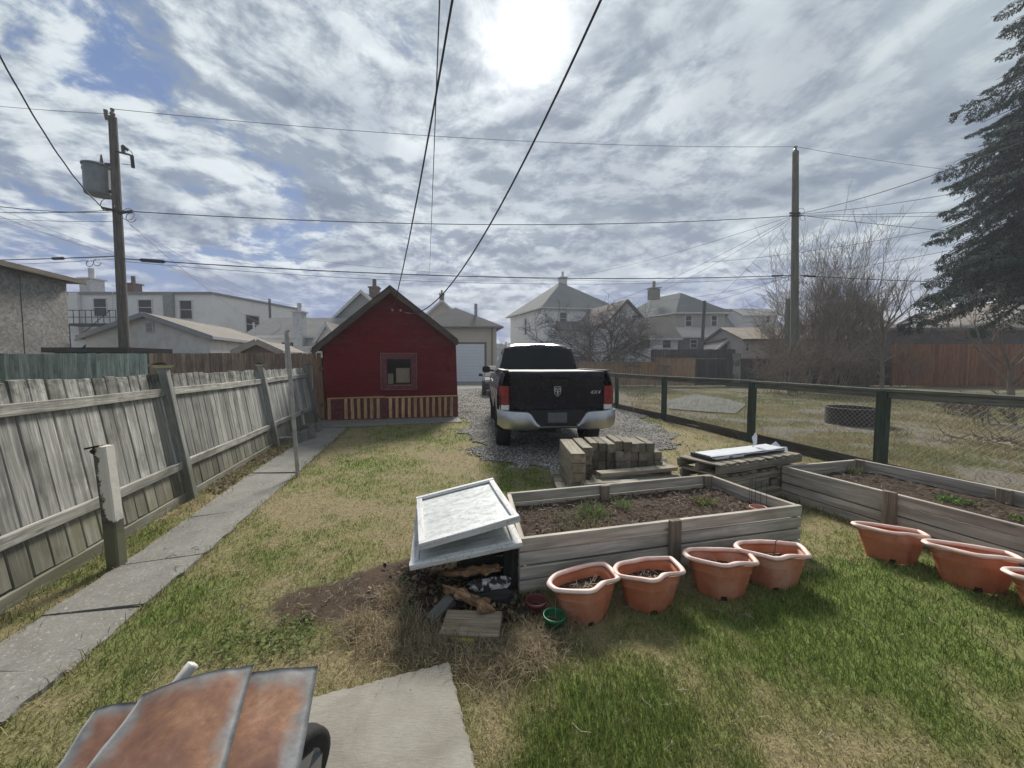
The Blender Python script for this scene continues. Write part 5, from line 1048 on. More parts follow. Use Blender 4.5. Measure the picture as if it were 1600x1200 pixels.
def metal_sheet(label, cr, z, sag, seed):
    P4 = [G(x, y, zz) for (x, y, zz) in cr]; n = 26; rows = []
    for i in range(n + 1):
        row = []
        for j in range(n + 1):
            u, v = j / n, i / n; p = P4[0].lerp(P4[1], u).lerp(P4[3].lerp(P4[2], u), v); row.append(p + UP * (sag * 4 * u * (1 - u) + .012 * mnoise.noise(V((u * 3, v * 3, seed))) + .003 * mnoise.noise(V((u * 11, v * 9, seed)))))
        rows.append(row)
    mb = MB(); mb.grid(rows); me_top = len(mb.v); k = len(mb.f); mb.v += [(x, y, z_ - .0025) for x, y, z_ in mb.v]; mb.f += [tuple(a + me_top for a in f[::-1]) for f in mb.f]; mb.m += [0] * k
    rim = [j for j in range(n + 1)] + [(i + 1) * (n + 1) + n for i in range(n)] + [n * (n + 1) + n - 1 - j for j in range(n)] + [(n - 1 - i) * (n + 1) for i in range(n - 1)]
    for j in range(len(rim)): a, b = rim[j], rim[(j + 1) % len(rim)]; mb.f.append((a, b, b + me_top, a + me_top)); mb.m.append(0)
    me = mb.mesh('metal_sheet', rust, True); uvl = me.uv_layers.new(name='UVMap'); N1 = (n + 1)
    for lp in me.loops: vi = lp.vertex_index % me_top; uvl.data[lp.index].uv = ((vi % N1) / n, (vi // N1) / n)
    o = bpy.data.objects.new('metal_sheet', me); link(o, None, Matrix.Identity(4)); recenter(o); return tag(o, label, 'metal sheet')
metal_sheet('rusty orange metal sheet at the bottom, its corner nearest the concrete slab', [(300, 1068, .47), (497, 1040, .45), (432, 1420, .46), (180, 1420, .46)], .45, .012, 1)
metal_sheet('middle rusty brown metal sheet lying on top of the other two', [(222, 1085, .50), (397, 1038, .50), (290, 1420, .50), (20, 1360, .50)], .5, .018, 2)
metal_sheet('rusty metal sheet on the left under the middle one', [(150, 1108, .455), (300, 1090, .47), (200, 1400, .46), (-20, 1360, .44)], .45, .01, 3)
# fire ring and branch litter beyond the chain link fence
fr = G(1331, 662); dkr = plain('ring_dark', (.02, .02, .02), .8, col2=(.06, .04, .03), scale=8, bump=.4); n = 36; mb = MB(); ro = .57
mb.grid([[(r * math.cos(2 * math.pi * k / n), r * math.sin(2 * math.pi * k / n), z) for k in range(n)] for r, z in ((ro, -.02), (ro, .42), (ro + .012, .43), (ro - .02, .44), (ro - .03, .42), (ro - .03, .05), (.01, .06))], closed=True)
tag(mb.build('fire_ring', dkr, None, M=Matrix.Translation(fr)), 'round black metal fire ring in the neighbouring yard', 'fire ring')
for (px, py, s_, lb) in ((1105, 671, .5, 'pale dead branch lying on the grass behind the lumber stack'), (1270, 705, .4, 'pale broken branch on the rough ground near the corner of the far garden bed'), (1560, 700, .7, 'dry grey brush pile on the rough ground near the right photo edge')):
    c0 = G(px, py); mb = MB()
    for k in range(3 if s_ < .6 else 26):
        a = random.uniform(-.6, .6) + (0 if k % 2 else 3.1); p = c0 + V((random.uniform(-.1, .1), random.uniform(-.1, .1), .03)) * (1 if s_ < .6 else 4); mb.tube([p, p + V((math.cos(a), math.sin(a) * .5, .25)) * s_ * .4, p + V((math.cos(a + .3), math.sin(a) * .6, random.uniform(.1, .7))) * s_ * .8], [.012, .009, .003], 5)
    tag(recenter(mb.build('dead_branch', plain('branch_dry', (.42, .36, .27), .85, vary=(.5, 1.1)))), lb, 'branch')
mb = MB(); p = G(1467, 600); 
# ------------------------------------------------------------------ red shed
redm, nt, bs = newmat('red_siding'); q = N(nt); p = q.pos(); c = q.mix(q.mapr(q.noise(q.objvec((1.5, 1.5, 9), False), 1.2, 7, .7), .35, .7), (0.165, 0.003, 0.007), (0.105, 0.003, 0.006)); c = q.mix(q.mapr(q.noise(p, 30, 5, .75), .63, .7, 0, .5), c, (.2, .06, .05)); c = q.mix(q.mapr(q.noise(q.objvec((.8, .8, 3), False), 1.3, 7, .7), .5, .75, 0, .45), c, (.16, .05, .05)); zz0 = q.n('ShaderNodeSeparateXYZ'); q.l(p, zz0.inputs[0]); c = q.mix(q.math('MULTIPLY', q.mapr(zz0.outputs[2], .0, .5, .6, 0), q.mapr(q.noise(p, 7, 5, .7), .4, .6)), c, (.09, .06, .045)); q.l(c, bs.inputs['Base Color']); bs.inputs['Roughness'].default_value = .7; bs.inputs['Specular IOR Level'].default_value = .12; q.bump(q.noise(p, 25, 5, .7), .4, .01, bs)
trimr = plain('red_trim', (.11, .010, .016), .5, col2=(.16, .04, .04), scale=12); browntrim = wood('shed_fascia', (.085, .065, .05), (.15, .12, .095), stain=(.05, .04, .03))
roofm = shingles('shed_roof', (.055, .045, .042), (.085, .07, .062)); slatm = wood('slat_tan', (.55, .35, .16), (.70, .48, .26), stain=(.2, .12, .07)); paleln = plain('trim_worn', (.26, .12, .11), .7, var=.4, scale=14)
BL, BRt = G(512, 658), G(716, 652); sdir = (BRt - BL).normalized(); snor = V((-sdir.y, sdir.x, 0))     # snor points into the shed
def S_(px, py, off=0.0): return onplane(px, py, BL + snor * off, snor)
shed = thing('red_shed', 'small dark red wooden shed with gable roof at the end of the path', 'shed', BL)
ap, el, er = S_(609, 452), S_(503, 541), S_(712, 531)
def sx_of(p): return (p - BL).dot(sdir)
aX, aZ = sx_of(ap), ap.z; lX, lZ = sx_of(el), el.z; rX, rZ = sx_of(er), er.z; bX = sx_of(BRt)
def left_x(z): return (lX * z / lZ) if z < lZ else lX + (aX - lX) * (z - lZ) / (aZ - lZ)
def right_x(z): return (bX + (rX - bX) * z / rZ) if z < rZ else rX + (aX - rX) * (z - rZ) / (aZ - rZ)
w0, w1 = S_(605, 601), S_(642, 561); wx0, wz0, wx1, wz1 = sx_of(w0), w0.z, sx_of(w1), w1.z
def P_(x, z, off=0.0): return BL + sdir * x + snor * off + UP * z
DEP = 5.2; rowh = .115; z = 0.0; kbeam = 0
while z < aZ - .02:
    zt = min(z + rowh, aZ - .005); l0, r0, l1, r1 = left_x(z), right_x(z), left_x(zt), right_x(zt); spans = [(l0, r0, l1, r1)]
    if zt > wz0 and z < wz1: spans = [(l0, wx0, l1, wx0), (wx1, r0, wx1, r1)]
    for (a, b, c_, d) in spans:
        mb = MB(); vs = [P_(a, z, -.014), P_(b, z, -.014), P_(d, zt, -.002), P_(c_, zt, -.002), P_(a, z, .012), P_(b, z, .012), P_(d, zt, .012), P_(c_, zt, .012)]; mb.add(vs, [(0, 1, 2, 3), (7, 6, 5, 4), (4, 5, 1, 0), (3, 2, 6, 7), (0, 3, 7, 4), (1, 5, 6, 2)]); o = mb.build('board', redm, shed, world=True)
    z = zt
mb = MB()
for (x, xt, ez) in ((0, lX, lZ), (bX, rX, rZ)): mb.extrude([P_(x, 0, .02), P_(xt, ez, .02), P_(xt, ez, DEP), P_(x, 0, DEP)], sdir * (.04 if x == 0 else -.04))
mb.extrude([P_(0, 0, DEP), P_(bX, 0, DEP), P_(rX, rZ, DEP), P_(aX, aZ, DEP), P_(lX, lZ, DEP)], snor * .04); mb.build('wall', redm, shed, world=True)
mb = MB(); mb.extrude([P_(.05, .02, .05), P_(bX - .05, .02, .05), P_(bX - .05, .02, DEP - .05), P_(.05, .02, DEP - .05)], (0, 0, .03)); mb.build('floor', PK, shed, world=True)
# roof slopes
apo, lfo, rto = S_(609, 445, -.25), S_(487, 543, -.25), S_(716, 530, -.25)
for (e, nm) in ((lfo, 'l'), (rto, 'r')):
    xa, za, xe, ze = sx_of(apo), apo.z, sx_of(e), e.z; d_ = V((xe - xa, 0, ze - za)).normalized(); t_ = .07
    mb = MB(); nrm = V((-d_.z, 0, d_.x)) if d_.x > 0 else V((d_.z, 0, -d_.x)); nz_ = abs(nrm.z)
    q_ = [P_(xa, za, -.25), P_(xe, ze, -.25), P_(xe, ze - t_, -.25), P_(xa, za - t_, -.25)]; mb.extrude(q_, snor * (DEP + .45)); mb.build('roof', roofm, shed, world=True)
    plank('fascia', P_(xa, za - t_ - .062, -.24), P_(xe, ze - t_ - .062, -.24), .12, .03, browntrim, shed, UP); plank('rafter_trim', P_(xa, za - t_ - .03, -.1), P_(xe, ze - t_ - .03, -.1), .04, .24, browntrim, shed, UP, ch=.002)
# window with casing and the things stored behind it
def strip(nm, x0, z0, x1, z1, off, th, mat, par=None): 
    mb = MB(); c0 = P_((x0 + x1) / 2, (z0 + z1) / 2, off); mb.box(c0, (abs(x1 - x0), th, abs(z1 - z0)), sdir, snor, UP); return mb.build(nm, mat, par or shed, world=True)
ow = .17; win = strip('window', wx0 - ow, wz1 + .0, wx1 + ow, wz1 + ow, -.035, .03, trimr)
for (a, b, c_, d) in ((wx0 - ow, wz0 - ow * .9, wx1 + ow, wz0, ), (wx0 - ow, wz0, wx0, wz1), (wx1, wz0, wx1 + ow, wz1)): strip('casing', a, b, c_, d, -.033, .03, trimr, win)
for (a, b, c_, d) in ((wx0 - ow, wz0 - ow * .9, wx0 - ow + .018, wz1 + ow), (wx1 + ow - .018, wz0 - ow * .9, wx1 + ow, wz1 + ow), (wx0 - ow, wz1 + ow - .015, wx1 + ow, wz1 + ow), (wx0 - .02, wz0 - .03, wx1 + .02, wz0 - .005), (wx0 - .1, wz0 - ow * .9, wx1 + .1, wz0 - ow * .9 + .015)): strip('worn_edge', a, b, c_, d, -.055, .012, paleln, win)
strip('pane', wx0, wz0, wx1, wz1, .012, .004, (lambda: (lambda m_: m_)(plain('shed_pane', (.02, .02, .02), .05)))(), win)
gm_, nt, bs = newmat('clear_pane'); bs.inputs['Base Color'].default_value = (.02, .02, .02, 1); bs.inputs['Roughness'].default_value = .02; bs.inputs['Alpha'].default_value = .12; bs.inputs['Specular IOR Level'].default_value = .5
for o in list(bpy.data.objects):
    if o.name.startswith('pane') and o.parent and o.parent.name == win.name: o.data.materials[0] = gm_
bx, nt, bs = newmat('cardboard'); bs.inputs['Base Color'].default_value = (.48, .38, .25, 1); bs.inputs['Roughness'].default_value = .8; q = N(nt); q.l(q.ramp(q.noise(q.pos(), 8, 5, .6), [(.3, (.50, .40, .27)), (.7, (.42, .33, .22))]), bs.inputs['Base Color'])
b0, b1 = S_(619, 598, .12), S_(640, 575, .12); mb = MB(); mb.box(P_((sx_of(b0) + sx_of(b1)) / 2, (b0.z + b1.z) / 2, .23), (abs(sx_of(b1) - sx_of(b0)), .2, b1.z - b0.z), sdir, snor); tag(recenter(mb.build('cardboard_box', bx)), 'tan cardboard box behind the shed window', 'box')
b0, b1 = S_(606, 600, .12), S_(614, 584, .12); mb = MB(); mb.box(P_((sx_of(b0) + sx_of(b1)) / 2, (b0.z + b1.z) / 2, .23), (abs(sx_of(b1) - sx_of(b0)), .2, b1.z - b0.z), sdir, snor); tag(recenter(mb.build('cardboard_box', bx)), 'narrow tan carton left of the larger one behind the shed window', 'box')
mb = MB(); mb.box(P_((wx0 + wx1) / 2, wz0 - .06, .24), (wx1 - wx0 + .3, .34, .03), sdir, snor); mb.build('shelf', PK, shed, world=True)
# skirt of vertical battens
zs0, zs1 = .03, P_(0, 0).z + S_(600, 621).z
pxs = [514.8, 541.3, 551.2, 561.1, 571.5, 581.4, 591.3, 610.6, 620.5, 630, 639.7, 649, 658.8, 668.2, 677.7, 686.9, 696, 705.4]
skirt = strip('skirt_panel', .02, zs0, bX - .01, zs1, -.03, .012, trimr)
for x_ in pxs: p = S_(x_, 640); xx = sx_of(p); o = plank('slat', P_(xx, zs0 + .01, -.048), P_(xx, zs1 - .02, -.048), .082, .02, slatm, shed, sdir)
for (a, b) in ((.02, sx_of(S_(602, 640))), (sx_of(S_(603, 640)), bX)):
    plank('slat_rail', P_(a, zs1, -.05), P_(b, zs1 + .02, -.05), .035, .03, slatm, shed, UP); plank('slat_rail', P_(a, zs0 + .0, -.05), P_(b, zs0, -.05), .035, .03, trimr, shed, UP)
plank('gate_stile', P_(sx_of(S_(601, 640)), zs0, -.055), P_(sx_of(S_(601, 640)), zs1, -.055), .09, .03, trimr, shed, sdir)
hk = plain('porcelain', (.55, .5, .48), .4); mb = MB()
ins = [S_(613, 484, -.06), S_(626, 485, -.06)]
for p in ins: mb.tube([p + snor * .06, p], .02, 7); mb.tube([p - UP * .03, p + UP * .03], .028, 8)
mb.build('insulator', hk, shed, world=True)

# ------------------------------------------------------------------ generic houses
winw = plain('window_frame_white', (.62, .62, .62), .5); paned, nt, bs = newmat('far_pane'); bs.inputs['Base Color'].default_value = (.025, .03, .035, 1); bs.inputs['Roughness'].default_value = .12; bs.inputs['Specular IOR Level'].default_value = .2
brick = plain('chimney_brick', (.16, .10, .08), .9, col2=(.09, .07, .06), scale=10); wht = plain('chimney_white', (.55, .56, .57), .8, col2=(.42, .42, .42), scale=5)
def house(name, label, cat, corner, f, w, g, dp, he, hr, kind, wallm, roofm_, over=.35, wins=(), chims=(), trim=None, ridge='depth', fr=None, z0=0.0, thick=.12, parts=None):
    """corner: nearest front-left ground corner; f: along the front; g: depth direction"""
    f = V(f).normalized(); g = V(g).normalized(); c0 = V((corner[0], corner[1], 0)); t = thing(name, label, cat, c0); fr = fr or winw
    X = lambda a, b, z: c0 + f * a + g * b + UP * z
    mb = MB(); mb.extrude([X(0, 0, z0), X(w, 0, z0), X(w, dp, z0), X(0, dp, z0)], (0, 0, he - z0))
    if kind == 'gable':
        if ridge == 'depth':
            for b in (0, dp - .1): mb.extrude([X(.001, b, he), X(w - .001, b, he), X(w / 2, b, hr - .04)], g * .1)
        else:
            for a in (0, w - .1): mb.extrude([X(a, .001, he), X(a, dp - .001, he), X(a, dp / 2, hr - .04)], f * .1)
    mb.build('wall', wallm, t, world=True)
    def slope(q4, mat=roofm_, nm='roof'):
        m_ = MB(); m_.extrude(q4, UP * thick); return m_.build(nm, mat, t, world=True)
    o = over; rf = None
    if kind == 'gable':
        if ridge == 'depth':
            k = (hr - he) / (w / 2); ze = he - k * o
            rf = slope([X(-o, -o, ze), X(w / 2, -o, hr), X(w / 2, dp + o, hr), X(-o, dp + o, ze)]); slope([X(w / 2, -o, hr), X(w + o, -o, ze), X(w + o, dp + o, ze), X(w / 2, dp + o, hr)])
            for (a, za, b, zb) in ((-o, ze, w / 2, hr), (w / 2, hr, w + o, ze)): plank('fascia', X(a, -o - .02, za + .0), X(b, -o - .02, zb + .0), .2, .03, trim or winw, t, UP)
            for a in (-o, w + o): plank('gutter', X(a, -o, ze + .02), X(a, dp + o, ze + .02), .14, .05, trim or winw, t, UP)
        else:
            k = (hr - he) / (dp / 2); ze = he - k * o
            rf = slope([X(-o, -o, ze), X(w + o, -o, ze), X(w + o, dp / 2, hr), X(-o, dp / 2, hr)]); slope([X(-o, dp / 2, hr), X(w + o, dp / 2, hr), X(w + o, dp + o, ze), X(-o, dp + o, ze)]); plank('fascia', X(-o, -o - .02, ze + .05), X(w + o, -o - .02, ze + .05), .16, .03, trim or winw, t, UP)
    elif kind == 'hip':
        k = min(w, dp) / 2; a0, a1, b0, b1 = k, w - k, k, dp - k; R = [X(a0, b0, hr), X(a1, b0, hr), X(a1, b1, hr), X(a0, b1, hr)]; E = [X(-o, -o, he - .1), X(w + o, -o, he - .1), X(w + o, dp + o, he - .1), X(-o, dp + o, he - .1)]
        m_ = MB(); vs = E + R + [p + UP * .12 for p in E]; m_.add(vs, [(8, 9, 5, 4), (9, 10, 6, 5), (10, 11, 7, 6), (11, 8, 4, 7), (4, 5, 6, 7), (0, 1, 9, 8), (1, 2, 10, 9), (2, 3, 11, 10), (3, 0, 8, 11), (3, 2, 1, 0)]); rf = m_.build('roof', roofm_, t, world=True)
        for i in range(4): plank('gutter', E[i] + UP * .05 , E[(i + 1) % 4] + UP * .05, .13, .05, trim or winw, t, UP)
    else:
        m_ = MB(); m_.extrude([X(-o, -o, he), X(w + o, -o, he), X(w + o, dp + o, he), X(-o, dp + o, he)], UP * .18); rf = m_.build('roof', roofm_, t, world=True)
    for (side, s_, z, ww, hh) in wins:
        if side == 'F': base, e, n_ = X(s_, 0, z), f, -g
        elif side == 'L': base, e, n_ = X(0, s_, z), g, -f
        else: base, e, n_ = X(w, s_, z), g, f
        m_ = MB(); b_ = .07
        for (x0, y0, x1, y1) in ((-b_, -b_, ww + b_, 0), (-b_, hh, ww + b_, hh + b_), (-b_, 0, 0, hh), (ww, 0, ww + b_, hh), (0, hh / 2 - .025, ww, hh / 2 + .025)): m_.box(base + e * ((x0 + x1) / 2) + UP * ((y0 + y1) / 2) + n_ * .03, (x1 - x0, .06, y1 - y0), e, n_)
        wo_ = m_.build('window', fr, t, world=True); m_ = MB(); m_.box(base + e * (ww / 2) + UP * (hh / 2) + n_ * .01, (ww, .03, hh), e, n_); m_.build('pane', paned, wo_, world=True)
    for (a, b, zb, zt, s_, mt) in chims:
        m_ = MB(); m_.box(X(a, b, (zb + zt) / 2), (s_, s_, zt - zb), f, g); m_.box(X(a, b, zt + .05), (s_ * 1.25, s_ * 1.25, .1), f, g); m_.tube([X(a, b, zt + .1), X(a, b, zt + .1 + s_ * .9)], s_ * .22, 8); m_.build('chimney', mt, t, world=True)
    return t, X
grshg = shingles('roof_grey', (.19, .19, .185), (.26, .255, .245)); grndk = shingles('roof_dark', (.075, .072, .07), (.105, .10, .098)); grnrf = shingles('roof_green', (.15, .165, .16), (.20, .215, .205)); brnrf = shingles('roof_brown', (.19, .165, .14), (.26, .225, .195))
wsid = siding('siding_white', (.84, .84, .84), .11); wsid2 = siding('siding_offwhite', (.78, .78, .77), .13); bsid = siding('siding_beige', (.56, .49, .40), .2); gsid = siding('siding_greygreen', (.40, .39, .36), .15); tsid = siding('siding_pale', (.56, .58, .59), .12)
def fy(px, Y): return (px - 800) / F * Y
# --- OSB building at the left edge
osb, nt, bs = newmat('osb_board'); q = N(nt); p = q.pos(); vo = q.n('ShaderNodeTexVoronoi'); vo.inputs['Scale'].default_value = 13; q.l(p, vo.inputs['Vector']); c = q.ramp(vo.outputs['Color'], [(.2, (.17, .16, .145)), (.8, (.33, .32, .295))]); c = q.mix(q.mapr(q.noise(p, 1.1, 6, .65), .4, .65, 0, .5), c, (.13, .13, .12)); q.l(c, bs.inputs['Base Color']); bs.inputs['Roughness'].default_value = .9
far_ = V((fy(112, 16), 16, 0)); o_t, OX = house('osb_building', 'tall weathered particle board building at the left edge behind the fences', 'building', far_ - DD * 11, DD, 11, V((-.972, -.233, 0)), 6, 4.92, 5, 'flat', osb, grndk, over=.35, trim=browntrim)
for k in range(8): plank('sheathing_board', OX(.6 + k * 1.3, -.02, .1), OX(.6 + k * 1.3, -.02, 4.85), 1.26, .016, osb, o_t, DD)
plank('roof_edge', OX(-.4, -.40, 4.98), OX(11.4, -.40, 4.98), .16, .04, BS, o_t, UP)
# --- back fences
def picket(name, label, a, b, ztop, mt, bw=.14, posts=(), top=None, gap=.012, z0=.05, cap=None, jig=.012, side=-1):
    a, b = V((a[0], a[1], 0)), V((b[0], b[1], 0)); e = (b - a).normalized(); ln = (b - a).length; nn = V((-e.y, e.x, 0)) * side; t = thing(name, label, 'fence', a); s_ = 0
    while s_ < ln - .03: w = min(bw * random.uniform(.93, 1.05), ln - s_); zt = ztop + random.uniform(-jig, jig); plank('board', a + e * (s_ + w / 2) + UP * z0, a + e * (s_ + w / 2) + UP * zt, w, .02, mt, t, e, ch=.003, warp=.004); s_ += w + gap
    for z in (ztop * .22, ztop * .82): plank('rail', a + UP * z - nn * .03, b + UP * z - nn * .03, .09, .04, mt, t, UP)
    for s_ in np.arange(0, ln + .1, 2.4): plank('post', a + e * s_ - nn * .08, a + e * s_ - nn * .08 + UP * (ztop - .04), .09, .09, mt, t, e)
    if cap: plank('cap_rail', a + UP * (ztop + .02), b + UP * (ztop + .02), .12, .04, cap, t, nn)
    return t
GW_ = wood('green_grey_board', (.28, .35, .30), (.50, .56, .50), stain=(.14, .15, .13), stain_amt=.6, vary=(.7, 1.25)); BF = wood('brown_fence', (.26, .18, .135), (.38, .285, .22), stain=(.10, .075, .06), stain_amt=.6, vary=(.75, 1.2)); OF = wood('orange_fence', (.36, .23, .13), (.50, .34, .20), stain=(.15, .10, .06), vary=(.8, 1.15)); DKF = wood('dark_fence', (.035, .033, .035), (.07, .068, .07), stain=(.02, .02, .02), vary=(.7, 1.5)); RF = wood('redbrown_fence', (.30, .12, .055), (.42, .20, .10), stain=(.07, .04, .025), vary=(.75, 1.2))
picket('green_board_fence', 'pale green weathered board fence behind the leaning grey fence', (fy(-60, 11.2), 11.2), (fy(231, 11.2), 11.2), 1.88, GW_, .13)
picket('brown_board_fence', 'brown board fence in front of the white garage, left of the red shed', (fy(234, 11.6), 11.6), (fy(502, 11.6), 11.6), 1.9, BF, .13, cap=None)
mb = MB(); mb.box((fy(175, 13), 13, 2.02), (2.75, 1.6, .16)); mb.box((fy(175, 13), 13.1, 1.0), (2.5, 1.3, 1.9)); tag(recenter(mb.build('lean_to', PK)), 'low dark flat-roofed lean-to behind the pale green fence', 'shed')
# --- white garage left
gx0 = fy(137, 17); gx1 = fy(330, 17); gw = gx1 - gx0
gar, GX = house('white_garage', 'low white gabled garage with a small gable vent behind the brown fence', 'garage', (gx0, 17), (1, 0, 0), gw, DD, 7.5, 2.78, 3.72, 'gable', plain('garage_stucco', (.74, .73, .72), .85, col2=(.62, .61, .60), scale=3), brnrf, over=.22, trim=plain('fascia_grey', (.33, .35, .39), .6), thick=.08)
gm2 = plain('garage_panel', (.66, .68, .71), .7)
for (a, b) in ((.44, .70), (.70, .94)): mb = MB(); mb.box(GX(gw * (a + b) / 2, -.02, 1.15), (gw * (b - a) - .02, .03, 2.2), (1, 0, 0), (0, 1, 0)); mb.build('door_panel', gm2, gar, world=True)
vz = D(240, 511, 17).z; mb = MB(); mb.box((fy(239, 17), 16.96, vz), (.33, .06, .40)); vt = mb.build('gable_vent', winw, gar, world=True); mb = MB()
for k in range(5): mb.box((fy(239, 17), 16.92, vz - .13 + .065 * k), (.24, .02, .035))
mb.build('louver', plain('louver_grey', (.25, .26, .27), .6), vt, world=True)
# --- white two-storey block with fire escape
Yb = 30; bx1 = fy(336, Yb); bx0 = fy(96, Yb); bw = bx1 - bx0; top = D(300, 457, Yb).z
def zz(py, Y): return D(800, py, Y).z
def wf(px0, py0, px1, py1, Y, x0): return ('F', fy(px0, Y) - x0, zz(py1, Y), fy(px1, Y) - fy(px0, Y), zz(py0, Y) - zz(py1, Y))
blk, BX = house('white_building', 'long white two-storey flat-roofed building with an outside stair on the left', 'building', (bx0, Yb), (1, 0, 0), bw, (.207, 1, 0), 9, top - .15, 0, 'flat', wsid, plain('roof_gravel', (.25, .25, .25), .9), over=.15,
    wins=[wf(154, 467, 173, 494, Yb, bx0), wf(223, 469, 243, 492, Yb, bx0), wf(287, 470, 305, 498, Yb, bx0), ('R', 2.9, 4.2, 1.3, 1.5), ('R', 6.2, 4.0, 1.1, 1.3)], chims=[(fy(127, Yb) - bx0, 1.0, top, top + 1.15, .9, wht), (fy(179, Yb) - bx0, 1.6, top, top + .9, .65, brick)])
mb = MB(); mb.box((fy(271, Yb), Yb - .12, (top + .4) / 2), (.72, .2, top - .5)); mb.build('block_pier', plain('pier_grey', (.30, .31, .30), .9, col2=(.22, .23, .22), scale=8), blk, world=True)
mb = MB(); mb.box((fy(127, Yb), Yb - .15, 5.2), (.65, .25, 3.6)); mb.build('flue', wsid, blk, world=True)
bk = plain('iron_black', (.03, .03, .035), .6); zp = zz(508, 29); mb = MB(); mb.box((fy(150, 29), 29, zp), (3.9, 1.6, .10))
for x in np.linspace(fy(112, 28.3), fy(187, 28.3), 9): mb.tube([(x, 28.25, zp), (x, 28.25, zp + 1.0)], .025, 5)
for z in (.5, 1.0): mb.tube([(fy(112, 28.3), 28.25, zp + z), (fy(187, 28.3), 28.25, zp + z)], .03, 5)
for dz in (0, 1.0): mb.tube([(fy(178, 28), 28.0, zp + dz), (fy(120, 28), 28.0, zp - 2.2 + dz)], .07 if dz == 0 else .03, 5)
for x in (fy(115, 28.5), fy(185, 28.5)): mb.tube([(x, 28.4, 0), (x, 28.4, zp)], .05, 5)
mb.build('fire_escape', bk, blk, world=True)
mb = MB(); lx = fy(180, 29.7)
for dx_ in (0, .35): mb.tube([(lx + dx_, 29.75, zp), (lx + dx_ + .1, 29.75, top)], .02, 5)
for k in range(9): mb.tube([(lx, 29.75, zp + .3 + .35 * k), (lx + .38, 29.75, zp + .3 + .35 * k)], .015, 4)
mb.build('ladder', winw, blk, world=True)
# --- grey roofed house with white chimney
Yh = 27; hx0, hx1 = fy(392, Yh), fy(520, Yh); h1, HX = house('grey_roof_house', 'low white house with grey roof and tall white chimney left of the red shed', 'house', (hx0, Yh), (1, 0, 0), hx1 - hx0, (0, 1, 0), 6, zz(524, Yh) , zz(499, 30) , 'gable', wsid2, grshg, ridge='width', wins=[wf(443, 535, 470, 548, Yh, hx0)], chims=[(fy(475, Yh) - hx0, -.35, 0, zz(490, Yh) , .62, wht)])
mb = MB(); mb.tube([(fy(403, Yh), Yh - .2, zz(525, Yh)), (fy(402, Yh), Yh - .2, zz(504, Yh))], .07, 6); mb.build('vent_pipe', wht, h1, world=True); mb = MB(); mb.tube([(fy(438, 27.6), 27.8, zz(520, Yh)), (fy(438, 27.6), 27.8, zz(499, Yh))], .07, 6); mb.build('vent_pipe', wht, h1, world=True)
hut, _ = house('small_hut', 'little brown-gabled hut roof just above the brown fence', 'shed', (fy(372, 13.4), 13.4), (1, 0, 0), fy(438, 13.4) - fy(372, 13.4), DD, 3, zz(549, 13.4), zz(534, 13.4), 'gable', plain('hut_brown', (.17, .15, .125), .9), brnrf, over=.14, trim=plain('hut_trim', (.33, .31, .27), .7), thick=.04)
house('porch_house', 'small dark-roofed porch with a white gable just left of the red shed', 'house', (fy(462, 24), 24), (1, 0, 0), fy(492, 24) - fy(462, 24), (0, 1, 0), 2.5, zz(549, 24), zz(541, 24), 'gable', wsid2, grndk, over=.1, ridge='width', thick=.06)
Yg = 31; gh, _ = house('gabled_house', 'steep-gabled grey-beige house showing above the left roof of the red shed', 'house', (fy(512, Yg), Yg), (1, 0, 0), fy(624, Yg) - fy(512, Yg), (-.1, 1, 0), 9, zz(509, Yg), zz(456, Yg), 'gable', siding('siding_taupe', (.34, .34, .33), .13), brnrf, over=.3, chims=[(fy(577, Yg) - fy(512, Yg), 2.2, zz(470, Yg), zz(450, Yg + 2), .75, brick)])
house('dormer_house', 'small white gable end tucked against the left roof edge of the red shed', 'house', (fy(497, 25), 25), (1, 0, 0), fy(528, 25) - fy(497, 25), (0, 1, 0), 4, zz(530, 25), zz(506, 25), 'gable', wsid2, brnrf, over=.15)
# --- beige garage beyond the shed
Yr = 33; ga0, ga1 = fy(655, Yr), fy(776, Yr); gb_, _G = house('beige_garage', 'beige garage with white roll-up door and grey hip roof beyond the shed', 'garage', (ga0, Yr), (1, 0, 0), ga1 - ga0, (-.2, 1, 0), 9, zz(511, Yr), zz(480, 36), 'hip', bsid, grndk, over=.5, trim=plain('gutter_brown', (.13, .11, .10), .6))
rdm = plain('rollup_white', (.70, .73, .77), .5, var=.05); d0, d1, dz0, dz1 = fy(700, Yr), fy(757, Yr), 0, zz(538, Yr); nsec = 12
for k in range(nsec): h_ = (dz1) / nsec; plank('door_panel', V((d0, Yr - .05, h_ * (k + .5) + .02)), V((d1, Yr - .05, h_ * (k + .5) + .02)), h_ - .012, .03, rdm, gb_, UP, ch=.006, warp=0)
mb = MB(); mb.box(((d0 + d1) / 2, Yr - .03, dz1 + .1), (d1 - d0 + .4, .08, .16)); mb.box((d1 + .1, Yr - .03, dz1 / 2), (.16, .08, dz1)); mb.build('door_frame', plain('frame_brown', (.12, .10, .09), .7), gb_, world=True)
mb = MB(); mb.tube([(fy(769, Yr), Yr - .1, 0), (fy(769, Yr), Yr - .1, zz(513, Yr))], .07, 6); mb.build('downpipe', plain('pipe_brown', (.2, .16, .13), .6), gb_, world=True)
mb = MB(); mb.tube([(fy(744, 35), 35, zz(500, 35)), (fy(744, 35), 35, zz(475, 35))], .14, 8); mb.build('vent_pipe', plain('pipe_grey', (.3, .3, .3), .5), gb_, world=True)
